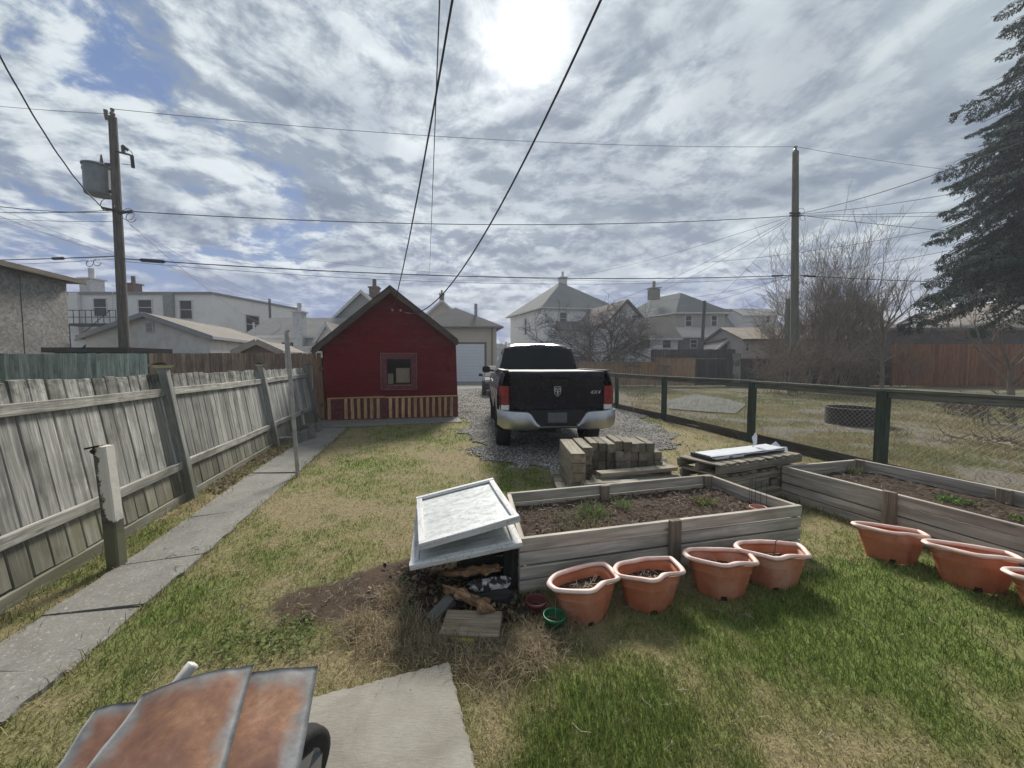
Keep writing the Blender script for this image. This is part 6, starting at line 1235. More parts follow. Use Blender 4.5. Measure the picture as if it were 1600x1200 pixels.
house('spired_house', 'house with a pointed gable and thin flue above the beige garage', 'house', (fy(668, 42), 42), (1, 0, 0), fy(716, 42) - fy(668, 42), (0, 1, 0), 6, zz(492, 42), zz(470, 42), 'gable', bsid, grndk, over=.3, chims=[(fy(690, 42) - fy(668, 42), .6, zz(473, 42), zz(459, 42), .45, brick)])
# --- white hip-roofed house
Yw = 44; f2 = V((.985, .17, 0)); g2_ = V((-.40, .917, 0)); wh, WX = house('white_house', 'tall white house with large grey hip roof and small chimney right above the truck', 'house', (fy(849, Yw), Yw), f2, 8.6, g2_, 9.5, zz(481, Yw), zz(441, 48.5), 'hip', wsid, grnrf, over=.5, wins=[('F', 1.9, zz(506, Yw) , .8, zz(488, Yw) - zz(506, Yw)), ('F', 5.2, zz(506, Yw), .8, 1.3), ('L', 4.3, zz(515, Yw) - .2, .6, 1.9)], chims=[(4.7, 4.6, zz(445, 48), zz(433, 48.5), .75, wht)])
mb = MB(); mb.extrude([WX(.2, -2.4, zz(517, 42)), WX(8.4, -2.4, zz(517, 42)), WX(7.4, .0, zz(503, 44)), WX(1.4, 0, zz(503, 44))], UP * .12); mb.build('porch_roof', grndk, wh, world=True)
mb = MB(); mb.box(WX(4.3, -1.2, 1.4), (7.6, 2.2, 2.8), f2, V((-.17, .985, 0))); mb.build('porch', wsid2, wh, world=True)
# --- white gabled cottage
Yc = 38; house('gabled_cottage', 'white gabled house with a small square upper window behind the dark bare tree', 'house', (fy(948, Yc), Yc), (1, 0, 0), fy(1003, Yc) - fy(948, Yc), (-.3, 1, 0), 7, zz(501, Yc), zz(470, Yc), 'gable', wsid2, brnrf, over=.4, wins=[('F', fy(987, Yc) - fy(948, Yc), zz(507, Yc), .7, .8)], trim=plain('trim_dark', (.09, .08, .09), .6), fr=plain('frame_dark', (.05, .05, .055), .6))
house('low_cottage', 'low white cottage with dark-framed windows and brown roof behind the orange fence', 'house', (fy(992, 35), 35), (1, 0, 0), fy(1058, 35) - fy(992, 35), (-.1, 1, 0), 5, zz(527, 35), zz(497, 37), 'gable', wsid2, brnrf, over=.3, ridge='width', wins=[wf(1003, 530, 1013, 543, 35, fy(992, 35)), wf(1036, 529, 1045, 542, 35, fy(992, 35))], fr=plain('frame_dark', (.05, .05, .055), .6))
# --- tan hip house
Yt = 40; house('tan_house', 'grey-tan two-storey house with hip roof and two sash windows', 'house', (fy(1055, Yt), Yt), (1, .0, 0), fy(1130, Yt) - fy(1055, Yt), (-.46, .89, 0), 8.5, zz(489, Yt), zz(462, 44), 'hip', gsid, grnrf, over=.45, wins=[wf(1069, 493, 1078, 510, Yt, fy(1055, Yt)), wf(1109, 493, 1117, 510, Yt, fy(1055, Yt))], chims=[(.9, 4.2, zz(470, 44), zz(452, 44), .8, wood('chimney_tan', (.26, .24, .2), (.3, .28, .25))), (4.1, 4.6, zz(478, 44), zz(468, 44), .7, brick)])
Yp = 36; pt, PX = house('porch_annex', 'green-trimmed enclosed porch with pale roof in front of the tan house', 'building', (fy(1062, Yp), Yp), (1, 0, 0), fy(1150, Yp) - fy(1062, Yp), (0, 1, 0), 3.4, zz(525, Yp), zz(513, Yp + 1.7), 'gable', plain('porch_grey', (.16, .18, .17), .8), grshg, over=.3, ridge='width', wins=[wf(1078, 531, 1087, 543, Yp, fy(1062, Yp)), wf(1119, 529, 1129, 541, Yp, fy(1062, Yp)), wf(1100, 529, 1114, 545, Yp, fy(1062, Yp))])
house('dormer_shed', 'small open dark-gabled shelter beside the pale pink garage', 'shed', (fy(1120, 32), 32), (1, 0, 0), fy(1156, 32) - fy(1120, 32), (0, 1, 0), 3, zz(543, 32), zz(527, 32), 'gable', plain('shelter_dark', (.08, .09, .09), .9), grndk, over=.25)
Yl = 46; house('pale_house', 'pale grey house with long sloping roof right of the tan house', 'house', (fy(1128, Yl), Yl), (1, 0, 0), fy(1224, Yl) - fy(1128, Yl), (0, 1, 0), 8, zz(517, Yl), zz(484, Yl + 4), 'gable', tsid, grshg, ridge='width', over=.3, wins=[wf(1166, 541, 1173, 546, Yl, fy(1128, Yl))])
house('pale_dormer', 'pale boxy upper storey with a narrow window above the sloping roof', 'house', (fy(1158, 45), 45), (1, 0, 0), fy(1212, 45) - fy(1158, 45), (0, 1, 0), 4, zz(492, 45), zz(484, 47), 'gable', tsid, grshg, ridge='width', over=.3, z0=2.0, wins=[wf(1194, 494, 1199, 504, 45, fy(1158, 45)), wf(1179, 508, 1184, 515, 45, fy(1158, 45))])
house('pink_garage', 'low pale pinkish garage with rust-streaked roof behind the dark fence', 'garage', (fy(1161, 30), 30), (1, 0, 0), fy(1300, 30) - fy(1161, 30), (-.1, 1, 0), 5, zz(530, 30), zz(514, 32.5), 'gable', plain('stucco_pink', (.50, .44, .41), .85), plain('roof_rusty', (.24, .17, .115), .8, col2=(.27, .27, .25), scale=1.2), ridge='width', over=.3, wins=[wf(1164, 536, 1168, 548, 30, fy(1161, 30))], trim=browntrim)
# --- right side: long roofs, dark shed wall, red-brown fence
house('long_roof_house', 'long low house with tan roof behind the bare bushes on the right', 'house', (fy(1290, 33), 33), (1, 0, 0), fy(1430, 33) - fy(1290, 33), (0, 1, 0), 7, zz(526, 33), zz(501, 36.5), 'gable', gsid, shingles('roof_tan', (.24, .22, .19), (.31, .285, .25)), ridge='width', over=.4)
house('white_upper_house', 'white upper storey of a far house seen through the bare bushes', 'house', (fy(1322, 50), 50), (1, 0, 0), fy(1376, 50) - fy(1322, 50), (0, 1, 0), 6, zz(484, 50), zz(474, 53), 'gable', wsid, grndk, ridge='width', over=.4, wins=[wf(1360, 488, 1368, 497, 50, fy(1322, 50))])
ds, _ = house('long_dark_shed', 'long low dark shed with flat roof edge behind the red-brown fence', 'shed', (fy(1385, 29.5), 29.5), (1, 0, 0), fy(1680, 29.5) - fy(1385, 29.5), (0, 1, 0), 5, zz(516, 29.5), 0, 'flat', plain('dark_stucco', (.10, .095, .09), .9, col2=(.06, .055, .055), scale=2, bump=.3), grshg, over=.2)
house('blue_roof_house', 'far house with bluish roof and white wall under the spruce boughs', 'house', (fy(1470, 48), 48), (1, 0, 0), fy(1514, 48) - fy(1470, 48), (0, 1, 0), 6, zz(503, 48), zz(492, 51), 'gable', wsid, grshg, ridge='width', over=.4)
house('tan_gable_house', 'pinkish-beige gable end beyond the dark shed at the right photo edge', 'house', (fy(1562, 34), 34), (1, 0, 0), fy(1660, 34) - fy(1562, 34), (0, 1, 0), 7, zz(500, 34), zz(466, 34), 'gable', bsid, brnrf, over=.3)
picket('redbrown_fence', 'tall red-brown board fence beyond the neighbouring yard on the right', (fy(1395, 26.5), 26.5), (fy(1700, 26.5), 26.5), zz(538, 26.5), RF, .16, gap=.015)
picket('orange_fence', 'orange-brown board fence with cap rail behind the truck', (fy(905, 27), 27), (fy(1022, 27), 27), zz(566, 27), OF, .15, cap=OF)
picket('orange_fence', 'second stretch of orange-brown fence, taller, with a cap rail, between truck and dark fence', (fy(1024, 26.5), 26.5), (fy(1086, 26.5), 26.5), zz(560, 26.5), OF, .15, cap=OF)
picket('dark_fence', 'black-stained board fence in the middle of the back boundary', (fy(1088, 26.8), 26.8), (fy(1395, 26.8), 26.8), zz(561, 26.8), DKF, .15, cap=WR)
for px, w_, lb in ((1139, .32, 'thick dark round-topped gate post in the black fence'), (1150, .5, 'wide pale grey post beside the thick dark gate post')):
    tag(plank('gate_post', V((fy(px, 26.3), 26.3, 0)), V((fy(px, 26.3), 26.3, zz(557 if w_ < .4 else 552, 26.3))), w_, .2, DKF if w_ < .4 else WR, None, V((1, 0, 0))), lb, 'post')
picket('far_dark_fence', 'farther dark board fence rising behind the orange-brown fence', (fy(1018, 31), 31), (fy(1160, 31), 31), zz(546, 31), DKF, .2)
# farmyard strip of greenery and far tree line
def far_trees(name, label, Y, x0, x1, h0, h1, seed, col, n=900, sz=1.0, dy=3.0):
    r = random.Random(seed); vs, fs, cs = [], [], []
    for _ in range(n):
        x = r.uniform(x0, x1); hm = h0 + (h1 - h0) * (.5 + .5 * mnoise.noise(V((x * .09, seed, 0)))) ; z = hm * r.random() ** .7; y = Y + r.uniform(-dy, dy); s_ = r.uniform(.5, 1.4) * sz
        for k in range(3):
            t = r.uniform(0, 6.28); c0 = V((x + r.gauss(0, .8 * sz), y, max(0.05, z + r.gauss(0, .6 * sz)))); u = V((math.cos(t), .2, math.sin(t))) * s_; w = V((-math.sin(t), .3, math.cos(t))) * s_ * .6; k0 = len(vs); vs += [c0 - u, c0 + w, c0 + u, c0 - w]; fs.append((k0, k0 + 1, k0 + 2, k0 + 3)); cs += [np.array(col) * r.uniform(.7, 1.3)] * 4
    o = bpy.data.objects.new(name, attr_mesh(name, np.array(vs), np.array(fs), np.array(cs), bm_)); link(o, None, Matrix.Identity(4)); return tag(o, label, 'trees', kind='stuff')
far_trees('far_trees', 'distant grey-green trees along the horizon behind the houses', 130, -230, 260, 5, 11, 3, (.09, .10, .09), 2200)
# ------------------------------------------------------------------ bare shrubs and trees
def twigmesh(name, mat, parent, stems, world=False):
    mb = MB()
    for pts, rs, n in stems: mb.tube(pts, rs, n, caps=False)
    return mb.build(name, mat, parent)
def grow(r, p, d, L, rad, depth, out, wob=.18, split=3, up=.12, n0=5, shrink=.62, ang=.55, lenseg=4, minr=.004):
    pts = [p]; rs = [rad]; q = V(p); dd_ = V(d).normalized()
    for k in range(lenseg):
        dd_ = (dd_ + V((r.gauss(0, wob), r.gauss(0, wob), r.gauss(0, wob) + up)) * .6).normalized(); q = q + dd_ * (L / lenseg); pts.append(q); rs.append(max(minr, rad * (1 - .72 * (k + 1) / lenseg)))
    out.append((pts, rs, n0 if rad > .02 else 3))
    if depth <= 0: return
    for _ in range(split):
        t = r.uniform(.25, 1.0); i = min(int(t * lenseg), lenseg - 1); f_ = t * lenseg - i; b = pts[i].lerp(pts[i + 1], f_); nd = (dd_ + V((r.gauss(0, ang), r.gauss(0, ang), r.gauss(0, ang * .7) + up))).normalized()
        grow(r, b, nd, L * shrink * r.uniform(.7, 1.25), max(minr, rad * .5), depth - 1, out, wob, split, up, n0, shrink, ang, max(3, lenseg - 1), minr)
twg = plain('twig_bark', (.24, .19, .145), .9, var=.4, scale=3, col2=(.16, .125, .10)); twl = plain('twig_light', (.28, .245, .20), .9, var=.3, scale=3); twd = plain('twig_dark', (.085, .075, .07), .9, var=.3); 
def shrub(name, label, cat, loc, h, nst, seed, mat, spread=.35, depth=3, split=4, rad=.03, group=None, up=.14, ang=.5, base=.15, minr=.005, tips=0.0):
    r = random.Random(seed); t = thing(name, label, cat, loc, group=group); out = []
    for k in range(nst):
        a = r.uniform(0, 6.28); b = V((math.cos(a) * base * r.random(), math.sin(a) * base * r.random(), -.05)); d = V((r.gauss(0, spread), r.gauss(0, spread), 1)); grow(r, b, d, h * r.uniform(.55, .85), rad * r.uniform(.6, 1.1), depth, out, .14, split, up, 5, .55, ang, 5, minr)
    for _ in range(int(tips)):
        a = r.uniform(0, 6.28); b = V((math.cos(a) * base, math.sin(a) * base, h * r.uniform(.3, .6))); grow(r, b, V((math.cos(a) * .35, math.sin(a) * .35, 1)), h * r.uniform(.4, .75), .014, 0, out, .05, 0, .05, 3, .5, .3, 5, minr)
    main = [o for o in out if o[1][0] >= rad * .5]; rest = [o for o in out if o[1][0] < rad * .5]
    twigmesh('stems', mat, t, main); twigmesh('twigs', mat, t, rest); return t
bs_px = [(1222, 25.5, 4.4, 9, 'dense bare bush at the left end of the thicket in front of the pink garage', 0), (1262, 24.5, 6.6, 12, 'tall bare bush with pale trunk base beside the black gate fence', 3), (1285, 25.2, 7.4, 12, 'many-stemmed bare bush in the middle of the thicket', 4),
         (1312, 24.2, 7.8, 13, 'tallest fan-shaped bare bush whose shoots rise highest above the roofs', 14), (1345, 25.4, 5.4, 7, 'bare brown bush between the fan-shaped bush and the bare tree', 3), (1238, 26, 5.6, 9, 'bare bush just behind the utility pole line', 2), (1420, 25.4, 2.6, 4, 'low twiggy bush in front of the red-brown fence', 0)]
for i, (px, Y, h, ns, lb, tips) in enumerate(bs_px): shrub('bare_bush', lb, 'bush', (fy(px, Y), Y, 0), h, ns, 100 + i, twl if i in (1, 3) else twg, .22, 3, 5, .035, 'bare bushes beyond the neighbouring yard', .10, .5, .6, .0055, tips)
for i, (px, Y, h_, ns_, lb) in enumerate(((1228, 19.5, 2.3, 9, 'low dense brush hiding the foot of the right utility pole'), (1255, 20.5, 3.0, 10, 'tangled brown brush just right of the right utility pole foot'), (1205, 21, 2.0, 8, 'low brown brush left of the right utility pole'), (1300, 20.5, 2.6, 9, 'tangled low brush in front of the fan-shaped bare bush'), (1350, 20, 2.0, 8, 'low tangle beside the bare young tree'), (1560, 10, .8, 8, 'low grey bramble on rough ground near the right photo edge'), (1500, 12, .6, 7, 'small bramble clump beyond the far garden bed'))):
    shrub('brush', lb, 'brush', (fy(px, Y), Y, 0), h_, ns_, 300 + i, twg, .42, 3, 5, .022, 'low brush in the neighbouring yard', .06, .6, .6, .005)
def tree(name, label, loc, h, th, seed, mat, rad, depth=4, split=5, ang=.6, spread=.5, nb=7, minr=.008, up=.05, shr=.62, zmin=.45):
    r = random.Random(seed); t = thing(name, label, 'tree', loc); mb = MB(); pts = [V((0, 0, -.1))]; rs = [rad * 1.2]; d = V((r.gauss(0, .06), r.gauss(0, .04), 1))
    for k in range(6): d = (d + V((r.gauss(0, .1), r.gauss(0, .1), .3))).normalized(); pts.append(pts[-1] + d * th / 6); rs.append(rad * (1 - .11 * k))
    mb.tube(pts, rs, 8, caps=False); mb.build('trunk', mat, t); out = []
    for k in range(nb):
        f_ = r.uniform(zmin, 1.0) if k else 1.0; b = pts[0].lerp(pts[-1], f_) if False else pts[min(6, int(f_ * 6))]; a = 6.28 * k / nb + r.uniform(-.4, .4); grow(r, b, V((math.cos(a) * spread, math.sin(a) * spread, 1 - spread * .5)), (h - b.z) * r.uniform(.6, .95), rad * .5, depth, out, .2, split, up, 5, shr, ang, 5, minr)
    twigmesh('limbs', mat, t, [o for o in out if o[1][0] >= rad * .2]); twigmesh('twigs', mat, t, [o for o in out if o[1][0] < rad * .2]); return t
tree('bare_tree', 'bare young tree with upright leader and long side branches in front of the red-brown fence', (fy(1378, 22), 22, 0), 6.4, 5.2, 11, twl, .10, 2, 4, .45, .75, 12, .008, .22, .62, .25)
tree('bare_tree', 'bare crooked tree near the right photo edge in the neighbouring yard', (fy(1582, 15), 15, 0), 4.0, 1.7, 12, twg, .12, 3, 3, .5, .55, 6, .006, .15)
tree('dark_tree', 'large dark spreading leafless tree behind the orange-brown fence', (fy(944, 29.5), 29.5, 0), 6.0, 2.0, 13, twd, .22, 4, 5, .75, .95, 10, .008, .0, .62)
tree('dark_tree', 'smaller dark bare tree overlapping the porch of the white house', (fy(892, 31), 31, 0), 3.0, 1.0, 17, twd, .10, 3, 4, .75, 1.0, 6, .008, -.02, .62)
shrub('sapling', 'pale bare sapling with forked branches behind the first chain link bay', 'bush', tuple(cp3(-2.6, 0, -.5)), 2.4, 4, 31, twl, .22, 2, 3, .012, None, .08, .45, .12, .0035)
shrub('dry_weed', 'dry stalky weed at the foot of the chain link fence beyond the truck', 'weed', tuple(cp3(-1.1, 0, -.25)), 1.5, 4, 33, twg, .18, 2, 3, .008, None, .05, .4, .1, .003)
for i, (px, py, hh_, lb) in enumerate(((1168, 688, 1.0, 'thin dry weed stalks at the foot of the middle green post'), (1520, 690, .9, 'dry tangled weed stalks on the rough ground near the right photo edge'), (1440, 640, .8, 'dry weed clump right of the nearest green post'))):
    p = G(px, py); shrub('dry_weed', lb, 'weed', tuple(p), hh_, 6, 40 + i, twl, .3, 1, 3, .004, None, .03, .4, .12, .0022)
far_trees('hedge', 'dark evergreen hedge and scrub along the black back fence', 29, fy(1155, 29), fy(1330, 29), 1.3, 2.3, 9, (.06, .058, .045), 1500, .12, .5)
# ------------------------------------------------------------------ spruce
needle = colmat('spruce_needles', .8, 0, trans=.12); bark = plain('spruce_bark', (.09, .07, .055), .95, col2=(.05, .04, .035), scale=8, bump=.6)
def bough_mesh(seed):
    r = random.Random(seed); vs, fs, cs = [], [], []
    def spray(c, d, s_):
        d = d.normalized(); side = d.cross(V((r.uniform(-.4, .4), r.uniform(-.4, .4), 1))).normalized(); k = len(vs); col = np.array([.05, .075, .062]) * r.uniform(.6, 1.7)
        w = s_ * .15; vs.extend([c - side * w * .5, c + d * s_ * .45 - side * w + UP * .004, c + d * s_, c + d * s_ * .45 + side * w, c + side * w * .5]); fs.append((k, k + 1, k + 2)); fs.append((k, k + 2, k + 3)); fs.append((k, k + 3, k + 4)); cs.extend([col] * 5)
    spine = [V((0, 0, 0))]; d = V((1, 0, -.12)); nS = 16
    for k in range(nS): d = (d + V((0, r.gauss(0, .05), -.035 if k < 9 else .055))).normalized(); spine.append(spine[-1] + d / nS)
    for i in range(2, nS + 1):
        t = i / nS; Lt = .34 * (1 - t) ** .7 + .05
        for sd in (-1, 1):
            for rep in range(2):
                b = spine[i] + V((r.uniform(-.02, .02), 0, 0)); dd_ = V((.62 + r.gauss(0, .15), sd * (1 + r.gauss(0, .2)), -.18 + r.gauss(0, .12))).normalized(); m_ = max(3, int(Lt / .028)); p = V(b)
                for k in range(m_):
                    dd_ = (dd_ + V((.03, 0, -.05 + r.gauss(0, .06)))).normalized(); p = p + dd_ * (Lt / m_) * r.uniform(.7, 1.1)
                    for q_ in range(10): spray(p + V((r.gauss(0, .010), r.gauss(0, .010), r.gauss(0, .008))), (dd_ + V((r.gauss(0, .55), r.gauss(0, .55), r.gauss(-.3, .35)))), r.uniform(.012, .028))
                    if r.random() < .8: spray(p, V((r.gauss(0, .3), r.gauss(0, .3), -1)), r.uniform(.02, .05))
    return attr_mesh('bough', np.array([tuple(v) for v in vs]), np.array(fs), np.array(cs), needle)
bmeshes = [bough_mesh(s_) for s_ in range(5)]
def spruce(name, label, loc, h, rbase, seed, zlow=2.4, n=150):
    r = random.Random(seed); t = thing(name, label, 'tree', loc); mb = MB(); mb.tube([(0, 0, -.2), (0, 0, h * .5), (0, 0, h)], [.42, .24, .03], 10); mb.build('trunk', bark, t); lim = MB()
    for k in range(n):
        f_ = (k + r.random()) / n; z = zlow + (h - zlow) * (1 - (1 - f_) ** 1.0) ; R_ = rbase * (1 - (z / h)) ** .85 * r.uniform(.72, 1.12); a = k * 2.399 + r.uniform(-.3, .3); tilt = .12 + .30 * (1 - z / h)
        M = MW[t.name] @ Matrix.Translation((0, 0, z)) @ Matrix.Rotation(a, 4, 'Z') @ Matrix.Rotation(tilt - .15 * (z / h), 4, 'Y') @ Matrix.Rotation(r.uniform(-.3, .3), 4, 'X') @ Matrix.Diagonal((R_, R_ * r.uniform(.8, 1.15), R_ * r.uniform(.8, 1.1), 1)); o = bpy.data.objects.new('bough', bmeshes[k % 5]); link(o, t, M)
        M2 = MW[t.name].inverted() @ M; lim.tube([M2 @ V((x, 0, zz_)) for x, zz_ in ((0, 0), (.3, -.055), (.6, -.13), (.85, -.16))], [.05, .035, .02, .008], 4, caps=False)
    lim.build('limbs', bark, t); return t
spruce('spruce_tree', 'huge dark blue-green spruce with drooping boughs at the right photo edge', (fy(1668, 17), 17, 0), 27, 7.6, 5, 6.3, 240)
# ------------------------------------------------------------------ utility poles
PWd = wood('pole_wood', (.11, .10, .09), (.19, .17, .15), stain=(.06, .055, .05), grain=16, vary=(.95, 1.05), axis=2); PWg = wood('pole_green', (.14, .14, .11), (.22, .215, .17), stain=(.09, .10, .07), grain=16, vary=(.95, 1.05), axis=2)
YL, YR = 15.0, 21.0
LT, LBt = D(176, 183, YL), D(195, 552, YL); ldir = (LT - LBt).normalized(); Lb = LBt - ldir * (LBt.z + .2) / ldir.z
def onL(py): t = (py - 552) / (183 - 552); return D(195 + (176 - 195) * t, py, YL)
pl = thing('utility_pole', 'tall wooden utility pole with grey transformer can on the left', 'utility pole', Lb); mb = MB(); mb.tube([Lb, LBt, LT], [.175, .165, .125], 14); mb.build('pole_shaft', PWd, pl, world=True)
trm = plain('transformer_grey', (.22, .25, .26), .5, var=.2, scale=5); tcn = D(153, 282, YL - .05); mb = MB(); n = 20
mb.grid([[(tcn.x + r_ * math.cos(2 * math.pi * k / n) , tcn.y + r_ * math.sin(2 * math.pi * k / n), tcn.z + z) for k in range(n)] for r_, z in ((.01, -.56), (.38, -.55), (.40, -.50), (.40, .48), (.44, .49), (.44, .54), (.30, .60), (.01, .62))], closed=True); tc_ = mb.build('transformer', trm, pl, world=True, smooth=False)
mb = MB(); pm = onL(258); mb.bar((tcn.x + .3, tcn.y, pm.z), (pm.x - .05, pm.y, pm.z), .1, .06); pm = onL(300); mb.bar((tcn.x + .3, tcn.y, pm.z), (pm.x - .05, pm.y, pm.z), .1, .06); mb.bar((tcn.x - .38, tcn.y, tcn.z + .46), (tcn.x - .55, tcn.y, tcn.z + .46), .12, .12); mb.build('bracket', bk, tc_, world=True)
mb = MB(); mb.tube([(tcn.x + .18, tcn.y, tcn.z + .55), (tcn.x + .18, tcn.y, tcn.z + .72), (tcn.x + .18, tcn.y, tcn.z + .95)], [.06, .05, .02], 8); mb.build('bushing', plain('bushing_brown', (.12, .06, .05), .4), tc_, world=True)
mb = MB(); a_ = onL(236); b_ = D(203, 242, YL - .3); c_ = D(209, 252, YL - .3); mb.bar(a_, b_, .06, .05); mb.bar(D(192, 228, YL - .3), D(199, 234, YL - .3), .1, .08); mb.bar(D(192, 228, YL - .3), D(193, 238, YL - .3), .08, .08); mb.tube([D(206, 243, YL - .3), D(208, 262, YL - .3)], .06, 6); mb.tube([D(199, 232, YL - .3), D(206, 238, YL - .3), D(209, 250, YL - .3), D(206, 258, YL - .3), D(190, 256, YL)], .012, 5); mb.build('cutout_arm', bk, pl, world=True)
mb = MB(); mb.tube([LT, LT + UP * .12, LT + UP * .2, LT + UP * .3], [.05, .09, .05, .07], 8); mb.tube([D(165, 172, YL), D(166, 185, YL)], [.07, .05], 8); mb.bar(onL(190), D(165, 186, YL), .06, .05); mb.build('insulator', plain('ins_brown', (.16, .12, .10), .4), pl, world=True)
mb = MB()
for (cx, cy, rx) in ((168, 320, 11), (205, 340, 8), (200, 335, 10), (140, 412, 5), (152, 410, 6)): mb.tube([D(cx + rx * math.cos(a), cy + rx * .9 * math.sin(a), YL - .2 - .1 * math.sin(2 * a)) for a in np.linspace(0, 5.6, 16)], .012, 4)
for (x0, y0, x1, y1, r_) in ((160, 325, 185, 330, .05), (185, 333, 208, 330, .05)): mb.tube([D(x0, y0, YL - .2), D(x1, y1, YL - .2)], r_, 6)
mb.build('wire_coils', bk, pl, world=True)
Rb_, Rt_ = D(1241, 560, YR), D(1243, 237, YR); Rb0 = V((Rb_.x, YR, -.2)); pr = thing('utility_pole', 'plain greenish wooden utility pole behind the bare bushes on the right', 'utility pole', Rb0); mb = MB(); mb.tube([Rb0, Rb_, Rt_], [.215, .205, .145], 12); mb.build('pole_shaft', PWg, pr, world=True)
mb = MB(); mb.tube([Rt_, Rt_ + UP * .12, Rt_ + UP * .18, Rt_ + UP * .26], [.04, .08, .05, .09], 8); mb.build('insulator', plain('ins_grey', (.2, .2, .2), .4), pr, world=True)
mb = MB()
for cy in (333, 337): mb.tube([D(1234, cy, YR - .15), D(1250, cy, YR - .15)], .05, 6)
for (cx, cy, rx) in ((1252, 330, 5), (1254, 341, 4)): mb.tube([D(cx + rx * math.cos(a), cy + rx * math.sin(a), YR - .2) for a in np.linspace(0, 6.2, 12)], .01, 4)
mb.build('wire_coils', bk, pr, world=True)
mb = MB(); mb.tube([(fy(425, 34), 34, 0), (fy(425, 34), 34, zz(467, 34))], .10, 8); tag(recenter(mb.build('utility_pole', PWd)), 'thin distant pole at the right end of the white two-storey building', 'utility pole')
mb = MB(); mb.tube([(fy(1094, 33), 33, 0), (fy(1098, 33), 33, zz(470, 33))], .13, 8); tag(recenter(mb.build('utility_pole', plain('pole_dark', (.06, .06, .065), .9))), 'dark bare pole standing in front of the tan house', 'utility pole')
mb = MB(); mb.box((fy(1233, 22), 22, zz(513, 22)), (.52, .3, 3.3)); tag(recenter(mb.build('pole_box', PWg)), 'square weathered wooden casing beside the right utility pole', 'post')
# ------------------------------------------------------------------ wires
wk = plain('cable_black', (.03, .032, .038), .6); wkl = plain('cable_grey', (.12, .125, .135), .6)
def wirep(label, P0, P1, sag, r=.014, mat=None, extra=None, mid=None, n=26, wob=0.0):
    P0, P1 = V(P0), V(P1); pts = []
    for k in range(n + 1): t = k / n; p = P0.lerp(P1, t) - UP * (4 * sag * t * (1 - t)) + UP * wob * math.sin(t * 40) ; pts.append(p)
    mb = MB(); mb.tube(pts, r, 5)
    for (t, ln, rr_) in (extra or []):
        i = t * n; a = pts[int(i)]; b = pts[min(n, int(i) + 1)]; e = (b - a).normalized(); c0 = a.lerp(b, i - int(i)); mb.tube([c0 - e * ln / 2, c0 - e * ln * .4, c0 + e * ln * .4, c0 + e * ln / 2], [.02, rr_, rr_, .02], 7)
    o = mb.build('overhead_wire', mat or wk); recenter(o); return tag(o, label, 'wire')
LW = lambda py: onL(py); RW = lambda py: D(1241, py, YR)
def wpx(label, a, b, sag, r=.014, mat=None, **k): return wirep(label, D(*a), D(*b), sag, r, mat, **k)
wirep('topmost wire between the tops of the two utility poles', LT + UP * .3, Rt_ + UP * .26, .42, .010, wkl)
wirep('upper black cable between the two utility poles at half height', LW(329), RW(337), .50, .017)
wirep('lower black cable bundle between the poles with splice boxes', LW(404), RW(430), .42, .021, extra=[(.035, .9, .07), (.965, .8, .05)])
wirep('thin wire just beneath the lower black cable bundle', LW(408), RW(432), .62, .009, wkl)
wpx('topmost wire leaving the photo on the left', (176, 178, YL), (-60, 160, 17), .05, .009, wkl)
wpx('cable leaving the left pole to the left edge at half height, upper one', (180, 328, YL), (-80, 326, 19), .15, .014)
wpx('cable leaving the left pole to the left edge at half height, lower one', (180, 331, YL), (-80, 311, 12), .15, .012)
wpx('thin cable to the left edge below the half height cables', (182, 346, YL), (-60, 336, 19), .1, .009, wkl)
wpx('lower cable bundle leaving the left pole to the left edge', (188, 400, YL), (-60, 407, 18), .03, .02, extra=[(.35, .8, .06)])
wpx('thin wire under the lower cable bundle at the left edge', (188, 404, YL), (-60, 414, 18), .06, .008, wkl)
wpx('slanting thin wire crossing the left pole from the left edge, upper one', (-20, 318, 16), (190, 398, 20), .1, .008, wkl)
wpx('slanting thin wire crossing the left pole from the left edge, lower one', (-20, 330, 16), (190, 402, 20), .1, .008, wkl)
wpx('twisted black service cable coming down from the upper left corner to the left pole', (-25, 40, 9), (168, 330, YL - .1), .55, .02, wob=.012)
wpx('thin drop wire from the left pole to the grey roofed house, upper one', (203, 350, YL), (405, 505, 27), .3, .009, wkl)
wpx('thin drop wire from the left pole to the grey roofed house, middle one', (203, 352, YL), (425, 468, 34), .3, .009, wkl)
wpx('thin drop wire from the left pole towards the red shed', (262, 415, YL), (500, 480, 30), .4, .009, wkl)
wpx('thin wire rising from the left pole splice toward the right', (250, 411, YL), (418, 470, 34), .3, .008, wkl)
wirep('twisted service cable from overhead ending at the left insulator of the red shed', D(712, -30, 3.2), ins[0], .25, .011, wob=.006)
wpx('straight thin wire dropping vertically behind the red shed', (688, -30, 3.3), (671, 428, 20), .02, .007, wkl)
wirep('long slack service cable from overhead ending at the right insulator of the red shed', D(948, -20, 3.2), ins[1], .9, .011)
wpx('black service cable from the right pole up to the spruce', (1243, 335, YR), (1640, 205, 12), .25, .015)
wpx('topmost wire leaving the right pole into the spruce', (1243, 229, YR), (1640, 280, 24), .2, .009, wkl)
wpx('cable from the right pole into the spruce, second from the top', (1245, 335, YR), (1640, 272, 14), .2, .010)
wpx('cable from the right pole into the spruce, third from the top', (1245, 336, YR), (1640, 322, 17), .1, .010)
wpx('cable from the right pole into the spruce, nearly level', (1245, 337, YR), (1640, 332, 19), .12, .010, wkl)
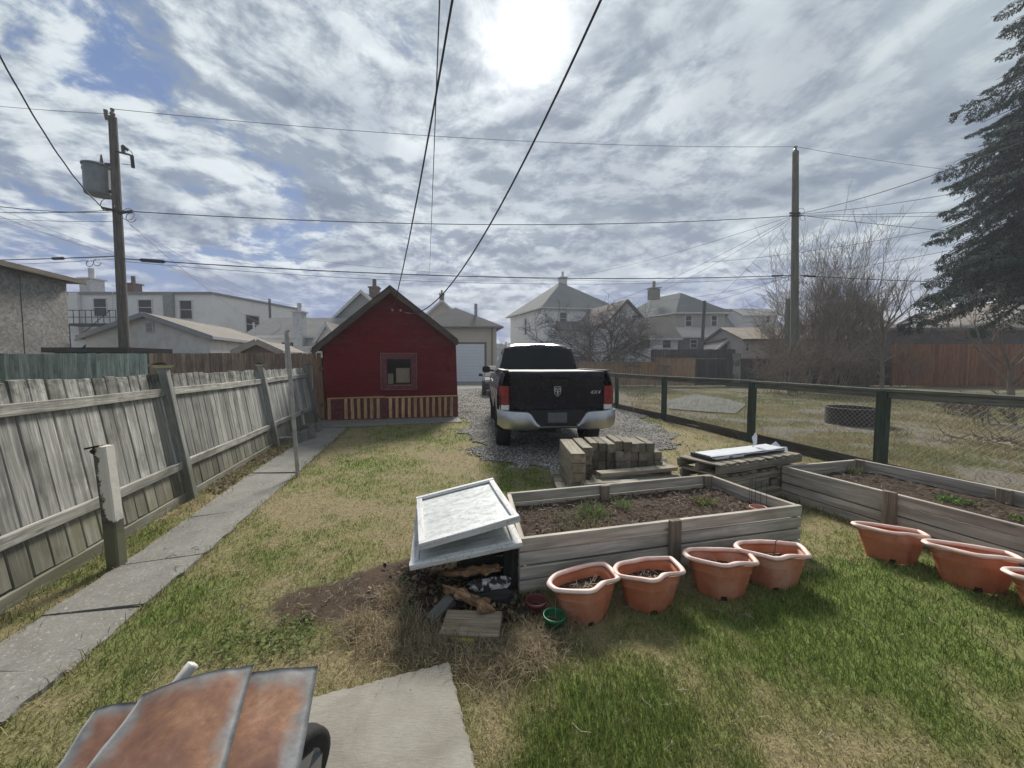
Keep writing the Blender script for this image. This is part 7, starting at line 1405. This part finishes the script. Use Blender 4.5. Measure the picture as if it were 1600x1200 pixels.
wpx('cable from the right pole sloping down into the spruce', (1248, 336, YR), (1640, 372, 22), .12, .013)
wpx('lower cable bundle leaving the right pole to the right edge', (1241, 430, YR), (1660, 444, 20), .10, .018, extra=[(.06, .7, .05)])
wpx('thin wire above the lower bundle on the right', (1180, 438, YR), (1480, 392, 15), .12, .009, wkl)
wpx('thin wire rising from the lower bundle to the spruce', (1100, 410, 22), (1460, 360, 14), .15, .008, wkl)
for i, (a, b) in enumerate((((1236, 338, YR), (905, 430, 44)), ((1235, 340, YR), (960, 470, 38)), ((1235, 342, YR), (1006, 465, 40)), ((1234, 345, YR), (1112, 470, 40)), ((1236, 432, YR), (1010, 470, 38)), ((1236, 434, YR), (1140, 487, 46)), ((1232, 431, YR), (1060, 478, 40)))):
    wpx(['uppermost drop wire fanning out from the right pole to the white hip-roofed house', 'second drop wire fanning from the right pole to the gabled cottage', 'third drop wire fanning from the right pole to the tan house', 'steepest drop wire fanning from the right pole', 'drop wire from the lower bundle to the far cottage', 'drop wire from the lower bundle to the pale house', 'drop wire from the lower bundle to the tan house roof'][i], a, b, .35, .009, wk if i < 4 else wkl)
wpx('long thin wire crossing the middle of the sky behind the truck', (400, 395, 34), (1000, 440, 30), .5, .010, wkl)
wpx('long thin wire crossing from the white building toward the white hip-roofed house', (330, 405, 30), (900, 436, 46), .8, .010, wkl)

# ------------------------------------------------------------------ thin haze added to imitate the glare that washes out far things
hz = bpy.data.materials.new('glare_haze'); hz.use_nodes = True; ht = hz.node_tree
for n_ in list(ht.nodes): ht.nodes.remove(n_)
pv_ = ht.nodes.new('ShaderNodeVolumePrincipled'); pv_.inputs['Density'].default_value = 0.0015; pv_.inputs['Color'].default_value = (.86, .90, 1.0, 1); pv_.inputs['Anisotropy'].default_value = 0.35
ho = ht.nodes.new('ShaderNodeOutputMaterial'); ht.links.new(pv_.outputs[0], ho.inputs['Volume'])
mb = MB(); mb.box((10, 60, 14.5), (600, 170, 31)); tag(mb.build('haze', hz), 'thin haze volume added to imitate glare fading the far houses', kind='stuff')
